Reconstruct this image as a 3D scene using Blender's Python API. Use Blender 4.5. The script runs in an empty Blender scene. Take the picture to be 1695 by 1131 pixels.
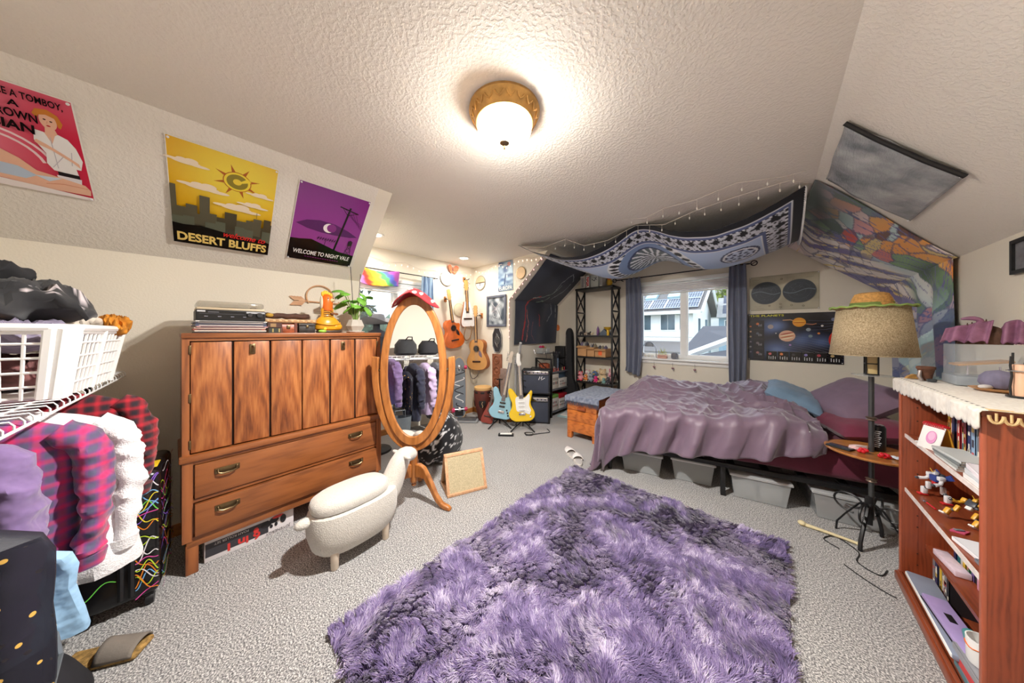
import bpy, bmesh, math, random
import numpy as np
from mathutils import Vector, Matrix, noise
R = math.radians; PI = math.pi; TAU = 2 * math.pi
random.seed(11)
SC = bpy.context.scene
C = SC.collection

# ------------------------------------------------------------------ camera, sky, sun, exposure
FPX = 464.0                                    # focal length in pixels of the 1695 wide frame
cam_d = bpy.data.cameras.new('camera')
cam_d.sensor_width = 36.0
cam_d.lens = 36.0 * FPX / 1695.0
cam_d.shift_y = -15.5 / 1695.0
cam_d.clip_start = 0.02
cam = bpy.data.objects.new('camera', cam_d)
cam.location = (0, 0, 1.35)
cam.rotation_euler = (R(90), 0, R(43))
C.objects.link(cam)
SC.camera = cam
SC.view_settings.view_transform = 'Standard'
SC.view_settings.look = 'None'
SC.view_settings.gamma = 1.0
SC.view_settings.use_curve_mapping = False
SC.view_settings.exposure = 0.95
SC.cycles.max_bounces = 10
SC.cycles.diffuse_bounces = 6
SC.cycles.transparent_max_bounces = 12
SC.cycles.sample_clamp_indirect = 6.0
SC.cycles.caustics_reflective = False
SC.cycles.caustics_refractive = False

wd = bpy.data.worlds.new('sky'); SC.world = wd
wd.use_nodes = True
nt = wd.node_tree; nt.nodes.clear()
o_ = nt.nodes.new('ShaderNodeOutputWorld'); b_ = nt.nodes.new('ShaderNodeBackground')
tc_ = nt.nodes.new('ShaderNodeTexCoord'); nz_ = nt.nodes.new('ShaderNodeTexNoise'); rp_ = nt.nodes.new('ShaderNodeValToRGB')
nz_.inputs['Scale'].default_value = 4.0; nz_.inputs['Detail'].default_value = 6.0
rp_.color_ramp.elements[0].position = 0.42; rp_.color_ramp.elements[0].color = (0.50, 0.70, 0.98, 1)
rp_.color_ramp.elements[1].position = 0.60; rp_.color_ramp.elements[1].color = (0.95, 0.97, 1.0, 1)
nt.links.new(tc_.outputs['Generated'], nz_.inputs['Vector']); nt.links.new(nz_.outputs['Fac'], rp_.inputs['Fac'])
nt.links.new(rp_.outputs['Color'], b_.inputs['Color']); nt.links.new(b_.outputs['Background'], o_.inputs['Surface'])
b_.inputs['Strength'].default_value = 1.7

sun_d = bpy.data.lights.new('sun', 'SUN'); sun_d.energy = 0.45; sun_d.angle = R(3); sun_d.color = (1.0, 0.95, 0.86)
sun = bpy.data.objects.new('sun', sun_d); C.objects.link(sun)
sun.rotation_euler = Vector((0.35, 0.75, -0.85)).to_track_quat('-Z', 'Y').to_euler()

# ------------------------------------------------------------------ room measurements (metres)
ZC, ZK = 2.44, 1.837            # flat ceiling, top of the knee walls
XL1, XL2, XR1, XR2 = -2.19, -2.90, 0.22, 0.88
YR, YG = -0.92, 4.40            # rear wall, gable wall with the window
XD, YD0, YD1 = -3.73, 0.97, 3.05   # dormer: outer wall, near and far cheek walls
LAMP = (-0.972, 0.988)
W1 = (-1.50, -0.37, 0.975, 2.09)   # gable window x0 x1 z0 z1
W2 = (1.20, 2.22, 1.02, 2.06)      # dormer window y0 y1 z0 z1

for nm, loc, rot, sx, sy in (('gable_portal', ((W1[0]+W1[1])/2, YG+0.10, (W1[2]+W1[3])/2), (R(90), 0, PI), W1[1]-W1[0], W1[3]-W1[2]),
                             ('dormer_portal', (XD-0.10, (W2[0]+W2[1])/2, (W2[2]+W2[3])/2), (R(90), 0, R(-90)), W2[1]-W2[0], W2[3]-W2[2])):
    ld = bpy.data.lights.new(nm, 'AREA'); ld.shape = 'RECTANGLE'; ld.size = sx; ld.size_y = sy
    ld.cycles.is_portal = True
    lo = bpy.data.objects.new(nm, ld); C.objects.link(lo); lo.location = loc
    d = Vector((0, -1, 0)) if 'gable' in nm else Vector((1, 0, 0))
    lo.rotation_euler = d.to_track_quat('-Z', 'Z').to_euler()

# ------------------------------------------------------------------ helpers
def lin(c):
    if isinstance(c, str):
        c = tuple(int(c.lstrip('#')[i:i+2], 16) for i in (0, 2, 4))
    return tuple(((x/255.0)/12.92 if x <= 10.31 else ((x/255.0+0.055)/1.055)**2.4) for x in c)

class G:
    """collects shapes; build() links them as ONE mesh object"""
    def __init__(s): s.v = []; s.f = []; s.k = []; s.T = Matrix(); s.cc = (1, 1, 1); s.paint = False
    def add(s, vs, fs, col=None, cols=None):
        o = len(s.v)
        s.v += [s.T @ Vector(v) for v in vs]
        s.f += [tuple(i+o for i in f) for f in fs]
        if col is not None or cols is not None: s.paint = True
        s.k += list(cols) if cols is not None else [col if col is not None else s.cc]*len(vs)
        return s
    def at(s, loc=(0, 0, 0), rz=0, rx=0, ry=0, sc=1):
        s.T = Matrix.Translation(loc) @ Matrix.Rotation(rz, 4, 'Z') @ Matrix.Rotation(ry, 4, 'Y') @ Matrix.Rotation(rx, 4, 'X') @ Matrix.Diagonal((sc, sc, sc, 1) if not isinstance(sc, tuple) else sc+(1,))
        return s
    def box(s, c, d, col=None):
        x, y, z = (q/2 for q in d)
        vs = [(c[0]+a*x, c[1]+b*y, c[2]+e*z) for e in (-1, 1) for b in (-1, 1) for a in (-1, 1)]
        return s.add(vs, [(0, 2, 3, 1), (4, 5, 7, 6), (0, 1, 5, 4), (2, 6, 7, 3), (0, 4, 6, 2), (1, 3, 7, 5)], col)
    def b2(s, p, q, col=None):                      # box between two corners
        return s.box([(a+b)/2 for a, b in zip(p, q)], [abs(b-a) for a, b in zip(p, q)], col)
    def rbox(s, c, d, r=0.01, seg=2, col=None):     # rounded box
        bm = bmesh.new(); bmesh.ops.create_cube(bm, size=1)
        for v in bm.verts: v.co = Vector((v.co.x*d[0], v.co.y*d[1], v.co.z*d[2])) + Vector(c)
        bmesh.ops.bevel(bm, geom=list(bm.edges), offset=min(r, min(d)*0.49), segments=seg, profile=0.5, affect='EDGES')
        bm.verts.index_update()
        s.add([v.co.copy() for v in bm.verts], [[v.index for v in f.verts] for f in bm.faces], col); bm.free(); return s
    def lathe(s, prof, n=24, c=(0, 0, 0), sx=1, sy=1, col=None, wob=None):
        vs = []; fs = []
        for j, (r, z) in enumerate(prof):
            for i in range(n):
                a = TAU*i/n; k = wob(a, j) if wob else 1
                vs.append((c[0]+r*k*math.cos(a)*sx, c[1]+r*k*math.sin(a)*sy, c[2]+z))
        for j in range(len(prof)-1):
            for i in range(n):
                fs.append((j*n+i, j*n+(i+1) % n, (j+1)*n+(i+1) % n, (j+1)*n+i))
        if prof[0][0] > 1e-5: fs.append(tuple(range(n-1, -1, -1)))
        if prof[-1][0] > 1e-5: fs.append(tuple((len(prof)-1)*n+i for i in range(n)))
        return s.add(vs, fs, col)
    def tube(s, pts, r, n=8, closed=False, col=None, flat=None):
        pts = [Vector(p) for p in pts]; m = len(pts); vs = []; fs = []
        rr = r if isinstance(r, (list, tuple)) else [r]*m
        up = None
        for i, p in enumerate(pts):
            a = pts[(i-1) % m] if (closed or i > 0) else p
            b = pts[(i+1) % m] if (closed or i < m-1) else p
            t = (b-a)
            t = t.normalized() if t.length > 1e-9 else Vector((0, 0, 1))
            if up is None:
                up = Vector((0, 0, 1)) if abs(t.z) < 0.9 else Vector((1, 0, 0))
            side = t.cross(up)
            if side.length < 1e-6: side = t.orthogonal()
            side.normalize(); up2 = side.cross(t).normalized(); up = up2
            for k in range(n):
                an = TAU*k/n
                vs.append(p + side*math.cos(an)*rr[i] + up2*math.sin(an)*rr[i]*(flat or 1))
        for i in range(m if closed else m-1):
            for k in range(n):
                i2 = (i+1) % m
                fs.append((i*n+k, i*n+(k+1) % n, i2*n+(k+1) % n, i2*n+k))
        if not closed:
            fs.append(tuple(range(n-1, -1, -1))); fs.append(tuple((m-1)*n+k for k in range(n)))
        return s.add(vs, fs, col)
    def cyl(s, p, q, r, r2=None, n=16, col=None): return s.tube([p, q], [r, r if r2 is None else r2], n, col=col)
    def ell(s, c, r, nu=16, nv=10, col=None):
        if not isinstance(r, (list, tuple)): r = (r, r, r)
        vs = [(c[0], c[1], c[2]-r[2])]
        for j in range(1, nv):
            t = PI*j/nv
            for i in range(nu):
                a = TAU*i/nu; vs.append((c[0]+r[0]*math.sin(t)*math.cos(a), c[1]+r[1]*math.sin(t)*math.sin(a), c[2]-r[2]*math.cos(t)))
        vs.append((c[0], c[1], c[2]+r[2])); fs = []
        for i in range(nu):
            fs.append((0, 1+(i+1) % nu, 1+i))
            for j in range(nv-2):
                fs.append((1+j*nu+i, 1+j*nu+(i+1) % nu, 1+(j+1)*nu+(i+1) % nu, 1+(j+1)*nu+i))
            fs.append((len(vs)-1, 1+(nv-2)*nu+i, 1+(nv-2)*nu+(i+1) % nu))
        return s.add(vs, fs, col)
    def prism(s, poly, h0, h1, ax='z', col=None):   # extruded 2-D outline; ax is the extrusion axis
        n = len(poly)
        def P(p, h): return (p[0], p[1], h) if ax == 'z' else ((p[0], h, p[1]) if ax == 'y' else (h, p[0], p[1]))
        vs = [P(p, h0) for p in poly]+[P(p, h1) for p in poly]
        fs = [tuple(range(n-1, -1, -1)), tuple(range(n, 2*n))]+[(i, (i+1) % n, n+(i+1) % n, n+i) for i in range(n)]
        return s.add(vs, fs, col)
    def grid(s, fn, nu, nv, colfn=None, cu=False):
        vs = []; cs = [] if colfn else None; fs = []
        for j in range(nv+1):
            for i in range(nu+(0 if cu else 1)):
                u, v = i/nu, j/nv
                vs.append(fn(u, v))
                if colfn: cs.append(colfn(u, v))
        w = nu if cu else nu+1
        for j in range(nv):
            for i in range(nu):
                i2 = (i+1) % nu if cu else i+1
                fs.append((j*w+i, j*w+i2, (j+1)*w+i2, (j+1)*w+i))
        return s.add(vs, fs, cols=cs)
    def build(s, name, m, parent=None, ang=38, flat=False):
        me = bpy.data.meshes.new(name); me.from_pydata([tuple(v) for v in s.v], [], s.f)
        if s.paint:
            at = me.color_attributes.new('Col', 'FLOAT_COLOR', 'POINT')
            arr = np.ones((len(s.v), 4), dtype=np.float32); arr[:, :3] = np.array(s.k, dtype=np.float32)
            at.data.foreach_set('color', arr.ravel())
        bm = bmesh.new(); bm.from_mesh(me); bmesh.ops.recalc_face_normals(bm, faces=bm.faces); bm.to_mesh(me); bm.free()
        if not flat:
            me.shade_smooth(); me.set_sharp_from_angle(angle=R(ang))
        me.materials.append(m)
        o = bpy.data.objects.new(name, me); C.objects.link(o)
        if parent: o.parent = parent
        return o

def tag(o, label, cat, group=None, kind=None):
    o['label'] = label; o['category'] = cat
    if group: o['group'] = group
    if kind: o['kind'] = kind
    return o
def thing(name, label, cat, loc=(0, 0, 0), rz=0, group=None):
    o = bpy.data.objects.new(name, None); o.empty_display_size = 0.05; C.objects.link(o)
    o.location = loc; o.rotation_euler = (0, 0, rz)
    return tag(o, label, cat, group)
def struct(name, g, m, parent=None):
    o = g.build(name, m, parent)
    if not parent: o['kind'] = 'structure'
    return o
def copy_tree(o, parent=None):
    c = o.copy(); C.objects.link(c); c.parent = parent
    for ch in list(o.children): copy_tree(ch, c)
    return c
def inst(src, name, parent, loc=(0, 0, 0), rot=(0, 0, 0), sc=(1, 1, 1)):
    o = bpy.data.objects.new(name, src.data); C.objects.link(o); o.parent = parent
    o.location = loc; o.rotation_euler = rot; o.scale = sc
    return o
def subsurf(o, lv=2):
    m = o.modifiers.new('smooth', 'SUBSURF'); m.levels = lv; m.render_levels = lv; return o
def solid(o, t, off=0.0):
    m = o.modifiers.new('thickness', 'SOLIDIFY'); m.thickness = t; m.offset = off; return o
def nz(x, y=0.0, z=0.0): return noise.noise(Vector((x, y, z)))
def lerp(a, b, t): return a+(b-a)*t
def sstep(a, b, x):
    t = max(0.0, min(1.0, (x-a)/(b-a))); return t*t*(3-2*t)
def mixc(a, b, t): return tuple(x+(y-x)*t for x, y in zip(a, b))

# ------------------------------------------------------------------ materials (all procedural)
MATS = {}
def base(name):
    m = bpy.data.materials.new(name); m.use_nodes = True
    return m, m.node_tree, m.node_tree.nodes['Principled BSDF']
def texco(nt, kind='Object', scale=(1, 1, 1)):
    t = nt.nodes.new('ShaderNodeTexCoord'); mp = nt.nodes.new('ShaderNodeMapping')
    mp.inputs['Scale'].default_value = scale; nt.links.new(t.outputs[kind], mp.inputs['Vector']); return mp.outputs['Vector']
def noise_n(nt, vec, scale, detail=4, rough=0.55):
    n = nt.nodes.new('ShaderNodeTexNoise'); n.inputs['Scale'].default_value = scale; n.inputs['Detail'].default_value = detail
    n.inputs['Roughness'].default_value = rough; nt.links.new(vec, n.inputs['Vector']); return n.outputs['Fac']
def ramp(nt, fac, stops, const=False):
    r = nt.nodes.new('ShaderNodeValToRGB'); e = r.color_ramp.elements
    if const: r.color_ramp.interpolation = 'CONSTANT'
    while len(e) < len(stops): e.new(0.5)
    for q, (p, c) in zip(e, stops): q.position = p; q.color = tuple(c)+(1,)
    nt.links.new(fac, r.inputs['Fac']); return r.outputs['Color']
def bump_n(nt, h, bs, strength=0.3, dist=0.01):
    b = nt.nodes.new('ShaderNodeBump'); b.inputs['Strength'].default_value = strength; b.inputs['Distance'].default_value = dist
    nt.links.new(h, b.inputs['Height']); nt.links.new(b.outputs['Normal'], bs.inputs['Normal'])
def M(name, col, rough=0.55, metal=0.0, var=0.10, scale=9.0, bump=0.0, bscale=120.0, bdist=0.002, stretch=(1, 1, 1), coat=0, sheen=0):
    if name in MATS: return MATS[name]
    m, nt, bs = base(name); c = lin(col)
    v = texco(nt, scale=stretch); f = noise_n(nt, v, scale)
    nt.links.new(ramp(nt, f, [(0.3, tuple(x*(1-var) for x in c)), (0.7, tuple(min(1, x*(1+var)) for x in c))]), bs.inputs['Base Color'])
    bs.inputs['Roughness'].default_value = rough; bs.inputs['Metallic'].default_value = metal
    if coat: bs.inputs['Coat Weight'].default_value = coat
    if sheen: bs.inputs['Sheen Weight'].default_value = sheen
    if bump: bump_n(nt, noise_n(nt, v, bscale, 3), bs, bump, bdist)
    MATS[name] = m; return m
def wood(name, c1, c2, stretch=(8, 8, 0.8), scale=5.0, rough=0.4, ring=0.0):
    if name in MATS: return MATS[name]
    m, nt, bs = base(name); v = texco(nt, scale=stretch)
    n1 = noise_n(nt, v, scale, 8, 0.65)
    w = nt.nodes.new('ShaderNodeTexWave'); w.inputs['Scale'].default_value = scale*0.7; w.inputs['Distortion'].default_value = 9.0
    w.inputs['Detail'].default_value = 3; w.inputs['Detail Scale'].default_value = 1.2
    nt.links.new(v, w.inputs['Vector'])
    mx = nt.nodes.new('ShaderNodeMath'); mx.operation = 'MULTIPLY_ADD'; mx.inputs[1].default_value = ring
    nt.links.new(w.outputs['Fac'], mx.inputs[0]); nt.links.new(n1, mx.inputs[2])
    a, b = lin(c1), lin(c2)
    nt.links.new(ramp(nt, mx.outputs[0], [(0.32, b), (0.55, mixc(a, b, 0.35)), (0.78+ring*0.5, a)]), bs.inputs['Base Color'])
    bs.inputs['Roughness'].default_value = rough; bs.inputs['Coat Weight'].default_value = 0.15
    bump_n(nt, n1, bs, 0.08, 0.002); MATS[name] = m; return m
def paint(name, rough=0.6, bump=0.0, bscale=300, sheen=0, metal=0, coat=0):   # colour comes from the mesh's own colour attribute (printed or dyed)
    if name in MATS: return MATS[name]
    m, nt, bs = base(name); a = nt.nodes.new('ShaderNodeVertexColor'); a.layer_name = 'Col'
    nt.links.new(a.outputs['Color'], bs.inputs['Base Color']); bs.inputs['Roughness'].default_value = rough; bs.inputs['Metallic'].default_value = metal
    if sheen: bs.inputs['Sheen Weight'].default_value = sheen
    if coat: bs.inputs['Coat Weight'].default_value = coat
    if bump: bump_n(nt, noise_n(nt, texco(nt), bscale, 2), bs, bump, 0.002)
    MATS[name] = m; return m
def plaid(name, c0, c1, c2, scale=16.0, axes=('X', 'Z')):
    m, nt, bs = base(name); v = texco(nt); outs = []
    for ax, ph in zip(axes, (0.3, 1.1)):
        w = nt.nodes.new('ShaderNodeTexWave'); w.wave_type = 'BANDS'; w.bands_direction = ax; w.inputs['Scale'].default_value = scale/TAU*1.0
        w.inputs['Distortion'].default_value = 0.6; w.inputs['Phase Offset'].default_value = ph; nt.links.new(v, w.inputs['Vector']); outs.append(w.outputs['Fac'])
    A, B, D_ = lin(c0), lin(c1), lin(c2)
    r1 = ramp(nt, outs[0], [(0.0, A), (0.42, B), (0.58, B), (0.8, D_)]); r2 = ramp(nt, outs[1], [(0.0, A), (0.45, B), (0.9, D_)])
    mx = nt.nodes.new('ShaderNodeMixRGB'); mx.inputs[0].default_value = 0.5
    nt.links.new(r1, mx.inputs[1]); nt.links.new(r2, mx.inputs[2]); nt.links.new(mx.outputs[0], bs.inputs['Base Color'])
    bs.inputs['Roughness'].default_value = 0.9; bs.inputs['Sheen Weight'].default_value = 0.2
    bump_n(nt, noise_n(nt, v, 9, 3), bs, 0.6, 0.03); MATS[name] = m; return m
def glassy(name, col=(255, 255, 255), rough=0.05, alpha=0.25):
    if name in MATS: return MATS[name]
    m, nt, bs = base(name); bs.inputs['Base Color'].default_value = lin(col)+(1,); bs.inputs['Roughness'].default_value = rough
    bs.inputs['Alpha'].default_value = alpha; bs.inputs['IOR'].default_value = 1.45; MATS[name] = m; return m
def cathedral(name, c1, c2, c3):      # flat-sawn veneer: nested arches on each panel
    m, nt, bs = base(name); t = nt.nodes.new('ShaderNodeTexCoord'); s = nt.nodes.new('ShaderNodeSeparateXYZ'); nt.links.new(t.outputs['Generated'], s.inputs[0])
    def mt(op, a, b, c=None):
        n = nt.nodes.new('ShaderNodeMath'); n.operation = op
        for i, q in enumerate((a, b, c)):
            if q is None: continue
            if isinstance(q, (int, float)): n.inputs[i].default_value = q
            else: nt.links.new(q, n.inputs[i])
        return n.outputs[0]
    x = mt('SUBTRACT', s.outputs[0], 0.5); n1 = noise_n(nt, texco(nt, scale=(2, 2, 0.6)), 3, 3); n2 = noise_n(nt, texco(nt, scale=(9, 9, 0.8)), 12, 4)
    f = mt('ADD', mt('MULTIPLY', mt('MULTIPLY', x, x), 2.4), s.outputs[2]); f = mt('ADD', mt('MULTIPLY', f, 13), mt('MULTIPLY', n1, 7))
    w = mt('MULTIPLY_ADD', mt('SINE', f, 0), 0.075, mt('MULTIPLY_ADD', n2, 0.55, mt('MULTIPLY', n1, 0.45)))
    nt.links.new(ramp(nt, w, [(0.28, lin(c2)), (0.48, lin(c1)), (0.74, lin(c3))]), bs.inputs['Base Color']); bs.inputs['Roughness'].default_value = 0.38; bs.inputs['Coat Weight'].default_value = 0.15
    MATS[name] = m; return m
def glow(name, col, strength):
    if name in MATS: return MATS[name]
    m, nt, bs = base(name); bs.inputs['Emission Color'].default_value = lin(col)+(1,); bs.inputs['Emission Strength'].default_value = strength
    bs.inputs['Base Color'].default_value = lin(col)+(1,); MATS[name] = m; return m

def wallmat(name, col, bump, scale, dist):
    m, nt, bs = base(name); v = texco(nt)
    c = lin(col); f = noise_n(nt, v, 1.2, 3)
    nt.links.new(ramp(nt, f, [(0.3, tuple(x*0.97 for x in c)), (0.7, tuple(min(1, x*1.02) for x in c))]), bs.inputs['Base Color'])
    bs.inputs['Roughness'].default_value = 0.75
    h = ramp(nt, noise_n(nt, v, scale, 2, 0.5), [(0.44, (0, 0, 0)), (0.60, (1, 1, 1))])
    bump_n(nt, h, bs, bump, dist); MATS[name] = m; return m
m_ceil = wallmat('ceiling_knockdown', (231, 226, 217), 0.30, 70, 0.005)
m_wall = wallmat('wall_paint', (231, 224, 209), 0.12, 90, 0.003)
def carpet():
    m, nt, bs = base('carpet_speckle'); v = texco(nt)
    a = noise_n(nt, v, 150, 3, 0.78); b = noise_n(nt, v, 2.2, 3)
    c = ramp(nt, a, [(0.39, lin((58, 57, 61))), (0.47, lin((124, 122, 123))), (0.53, lin((178, 176, 174))), (0.61, lin((236, 234, 231)))])
    d = ramp(nt, b, [(0.35, (0.90, 0.90, 0.91)), (0.65, (1, 1, 1))])
    mx = nt.nodes.new('ShaderNodeMixRGB'); mx.blend_type = 'MULTIPLY'; mx.inputs[0].default_value = 1
    nt.links.new(c, mx.inputs[1]); nt.links.new(d, mx.inputs[2]); nt.links.new(mx.outputs[0], bs.inputs['Base Color'])
    bs.inputs['Roughness'].default_value = 0.95; bs.inputs['Sheen Weight'].default_value = 0.3
    bump_n(nt, a, bs, 0.6, 0.008); return m
m_carpet = carpet()
m_print = paint('printed_paper', 0.45)
m_gloss = paint('glossy_print', 0.22)
m_cloth = paint('dyed_cloth', 0.92, 0.15, 500, 0.2)
m_plast = paint('moulded_plastic', 0.35)
m_toy = paint('plush_and_toys', 0.8)
m_white = M('white_plastic', (240, 240, 238), 0.35, var=0.02)
m_vinyl = M('white_vinyl', (244, 244, 242), 0.4, var=0.02)
m_black = M('black_metal', (24, 24, 26), 0.45, var=0.15)
m_bplas = M('black_plastic', (22, 22, 25), 0.5, var=0.1)
m_chrome = M('chrome', (205, 205, 210), 0.18, 1.0, var=0.03)
m_brass = M('aged_brass', (122, 104, 76), 0.35, 1.0, var=0.15, scale=30)
m_wire = M('wire_white', (232, 232, 230), 0.4, var=0.02)
m_card = M('cardboard', (196, 150, 104), 0.8, var=0.08)
m_oakV = wood('oak_vertical', (196, 128, 66), (140, 82, 36), (6, 6, 0.9), 6, 0.35)

# ------------------------------------------------------------------ lettering
def text_poly(txt, size=1.0, bold=0.0, shear=0.0, spacing=1.0):
    cu = bpy.data.curves.new('lettering', 'FONT'); cu.body = txt; cu.size = size; cu.offset = bold; cu.shear = shear
    cu.space_character = spacing; cu.align_x = 'CENTER'; cu.resolution_u = 3
    ob = bpy.data.objects.new('lettering', cu); C.objects.link(ob)
    me = bpy.data.meshes.new_from_object(ob)
    vs = [v.co.copy() for v in me.vertices]; fs = [list(p.vertices) for p in me.polygons]
    bpy.data.objects.remove(ob); bpy.data.curves.remove(cu); bpy.data.meshes.remove(me)
    return vs, fs
class Art(G):
    """flat print on a sheet: local x right, y up, sheet facing +z; layers stacked by fractions of a millimetre"""
    def __init__(s): super().__init__(); s.z = 0.0
    def lay(s): s.z += 0.00025
    def poly(s, pts, col):
        s.lay(); return s.add([(p[0], p[1], s.z) for p in pts], [tuple(range(len(pts)))], lin(col))
    def rect(s, x0, y0, x1, y1, col): return s.poly([(x0, y0), (x1, y0), (x1, y1), (x0, y1)], col)
    def oval(s, x, y, rx, ry, col, n=28, rot=0, a0=0, a1=TAU):
        ca, sa = math.cos(rot), math.sin(rot); pts = []
        for i in range(n):
            a = a0+(a1-a0)*i/(n if a1-a0 > 6.2 else n-1); p, q = rx*math.cos(a), ry*math.sin(a); pts.append((x+p*ca-q*sa, y+p*sa+q*ca))
        return s.poly(pts, col)
    def line(s, pts, w, col, w2=None):
        s.lay(); n = len(pts); vs = []; w2 = w if w2 is None else w2
        for i, p in enumerate(pts):
            a = pts[max(0, i-1)]; b = pts[min(n-1, i+1)]; dx, dy = b[0]-a[0], b[1]-a[1]; L = math.hypot(dx, dy) or 1
            k = lerp(w, w2, i/(n-1))/2
            vs += [(p[0]-dy/L*k, p[1]+dx/L*k, s.z), (p[0]+dy/L*k, p[1]-dx/L*k, s.z)]
        return s.add(vs, [(2*i, 2*i+1, 2*i+3, 2*i+2) for i in range(n-1)], lin(col))
    def text(s, t, x, y, size, col, bold=0.0, shear=0.0, sx=1.0, rot=0.0, spacing=1.0, fit=None):
        s.lay(); vs, fs = text_poly(t, size, bold, shear, spacing); ca, sa = math.cos(rot), math.sin(rot)
        if fit: sx = fit/(max(v.x for v in vs)-min(v.x for v in vs))
        return s.add([(x+(v.x*sx)*ca-v.y*sa, y+(v.x*sx)*sa+v.y*ca, s.z) for v in vs], fs, lin(col))
    def wash(s, x0, y0, x1, y1, colfn, nu=20, nv=20):
        s.lay(); z = s.z
        return s.grid(lambda u, v: (lerp(x0, x1, u), lerp(y0, y1, v), z), nu, nv, colfn)
def sheet_frame(o, corner, ex, ey):
    """stand a sheet object (local x right, y up) at a world corner with unit vectors ex, ey"""
    ex = Vector(ex).normalized(); ey = Vector(ey).normalized(); ez = ex.cross(ey)
    m = Matrix((ex, ey, ez)).transposed().to_4x4(); m.translation = Vector(corner)
    o.matrix_world = m; return o
# ================================================================== the room
struct('floor', G().b2((XD-0.1, YR-0.1, -0.12), (XR2+0.1, YG+0.12, 0)), m_carpet)
struct('ceiling', G().b2((XL1, YR-0.1, ZC), (XR1, YG+0.12, ZC+0.12)).b2((XD-0.1, YD0-0.1, ZC), (XL1, YD1+0.1, ZC+0.12)), m_ceil)
def slope(x1, x2, y0, y1):
    s = 1 if x2 > x1 else -1
    return G().prism([(x1, ZC), (x2, ZK), (x2+0.14*s, ZK), (x2+0.14*s, ZK+0.1), (x1+0.1*s, ZC+0.12), (x1, ZC+0.12)], y0, y1, 'y')
struct('ceiling_slope_left', slope(XL1, XL2, YR-0.1, YD0-0.1), m_ceil)
struct('ceiling_slope_far', slope(XL1, XL2, YD1+0.1, YG+0.1), m_ceil)
struct('ceiling_slope_right', slope(XR1, XR2, YR-0.1, YG+0.1), m_ceil)
struct('wall_left', G().b2((XL2-0.12, YR-0.1, 0), (XL2, YD0-0.1, ZK)), m_wall)
struct('wall_left_far', G().b2((XL2-0.12, YD1+0.1, 0), (XL2, YG+0.1, ZK)), m_wall)
struct('wall_right', G().b2((XR2, YR-0.1, 0), (XR2+0.12, YG+0.1, ZK)), m_wall)
cheek = [(XD-0.1, 0), (XL2, 0), (XL2, ZK), (XL1, ZC), (XD-0.1, ZC)]
struct('wall_dormer_near', G().prism(cheek, YD0-0.1, YD0, 'y'), m_wall)
struct('wall_dormer_far', G().prism(cheek, YD1, YD1+0.1, 'y'), m_wall)
y0, y1, z0, z1 = W2
struct('wall_dormer', G().b2((XD-0.12, YD0, 0), (XD, y0, ZC)).b2((XD-0.12, y1, 0), (XD, YD1, ZC)).b2((XD-0.12, y0, 0), (XD, y1, z0)).b2((XD-0.12, y0, z1), (XD, y1, ZC)), m_wall)
x0, x1, z0, z1 = W1
struct('wall_gable', G().prism([(XL2, 0), (x0, 0), (x0, ZC), (XL1, ZC), (XL2, ZK)], YG, YG+0.12, 'y').prism([(x1, 0), (XR2, 0), (XR2, ZK), (XR1, ZC), (x1, ZC)], YG, YG+0.12, 'y')
       .b2((x0, YG, 0), (x1, YG+0.12, z0)).b2((x0, YG, z1), (x1, YG+0.12, ZC)), m_wall)
struct('wall_rear', G().prism([(XL2, 0), (XR2, 0), (XR2, ZK), (XR1, ZC), (XL1, ZC), (XL2, ZK)], YR-0.12, YR, 'y'), m_wall)
m_base = wood('oak_baseboard', (205, 142, 78), (160, 100, 48), (1, 1, 8), 6, 0.4)
def baseboard(nm, p, q):
    g = G(); g.b2(p, q); struct(nm, g, m_base)
baseboard('baseboard_dormer', (XD, YD0, 0), (XD+0.014, YD1, 0.075))
baseboard('baseboard_guitar', (XD+0.014, YD1-0.014, 0), (XL2-0.001, YD1, 0.075))
baseboard('baseboard_left', (XL2, YR, 0), (XL2+0.014, YD0-0.002, 0.075))
baseboard('baseboard_left_far', (XL2, YD1+0.002, 0), (XL2+0.014, YG, 0.075))
baseboard('baseboard_gable', (XL2+0.014, YG-0.014, 0), (XR2-0.014, YG, 0.075))
baseboard('baseboard_right', (XR2-0.014, YR, 0), (XR2, YG, 0.075))

# ------------------------------------------------------------------ windows
m_pane = glassy('window_glass', (235, 245, 250), 0.0, 0.06)
def window(nm, T, w, h, split):
    """local x along the wall, z up, -y into the room; origin lower left corner of the opening"""
    root = bpy.data.objects.new(nm, None); C.objects.link(root); root.matrix_world = T; root['kind'] = 'structure'
    g = G(); f = 0.045
    for a, b in (((0, 0), (w, f)), ((0, h-f), (w, h)), ((0, f), (f, h-f)), ((w-f, f), (w, h-f))):
        g.b2((a[0], 0.03, a[1]), (b[0], 0.10, b[1]))
    g.build('window_frame', m_vinyl, root)
    g = G().b2((split-0.028, 0.02, f), (split+0.028, 0.09, h-f)); g.build('meeting_stile', m_vinyl, root)
    for a, b in ((f, split-0.028), (split+0.028, w-f)):
        G().b2((a, 0.058, f), (b, 0.062, h-f)).build('pane', m_pane, root)
        g = G(); t = 0.02
        g.b2((a, 0.045, f), (b, 0.075, f+t)).b2((a, 0.045, h-f-t), (b, 0.075, h-f)).b2((a, 0.045, f+t), (a+t, 0.075, h-f-t)).b2((b-t, 0.045, f+t), (b, 0.075, h-f-t))
        g.build('sash', m_vinyl, root)
    g = G(); g.rbox((w/2, -0.015, -0.012), (w+0.10, 0.09, 0.024), 0.005); g.rbox((w/2, -0.010, -0.05), (w+0.04, 0.018, 0.05), 0.004)
    g.build('window_sill', m_vinyl, root)
    return root
window('window_1', Matrix.Translation((W1[0], YG, W1[2])), W1[1]-W1[0], W1[3]-W1[2], 0.60)
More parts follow.
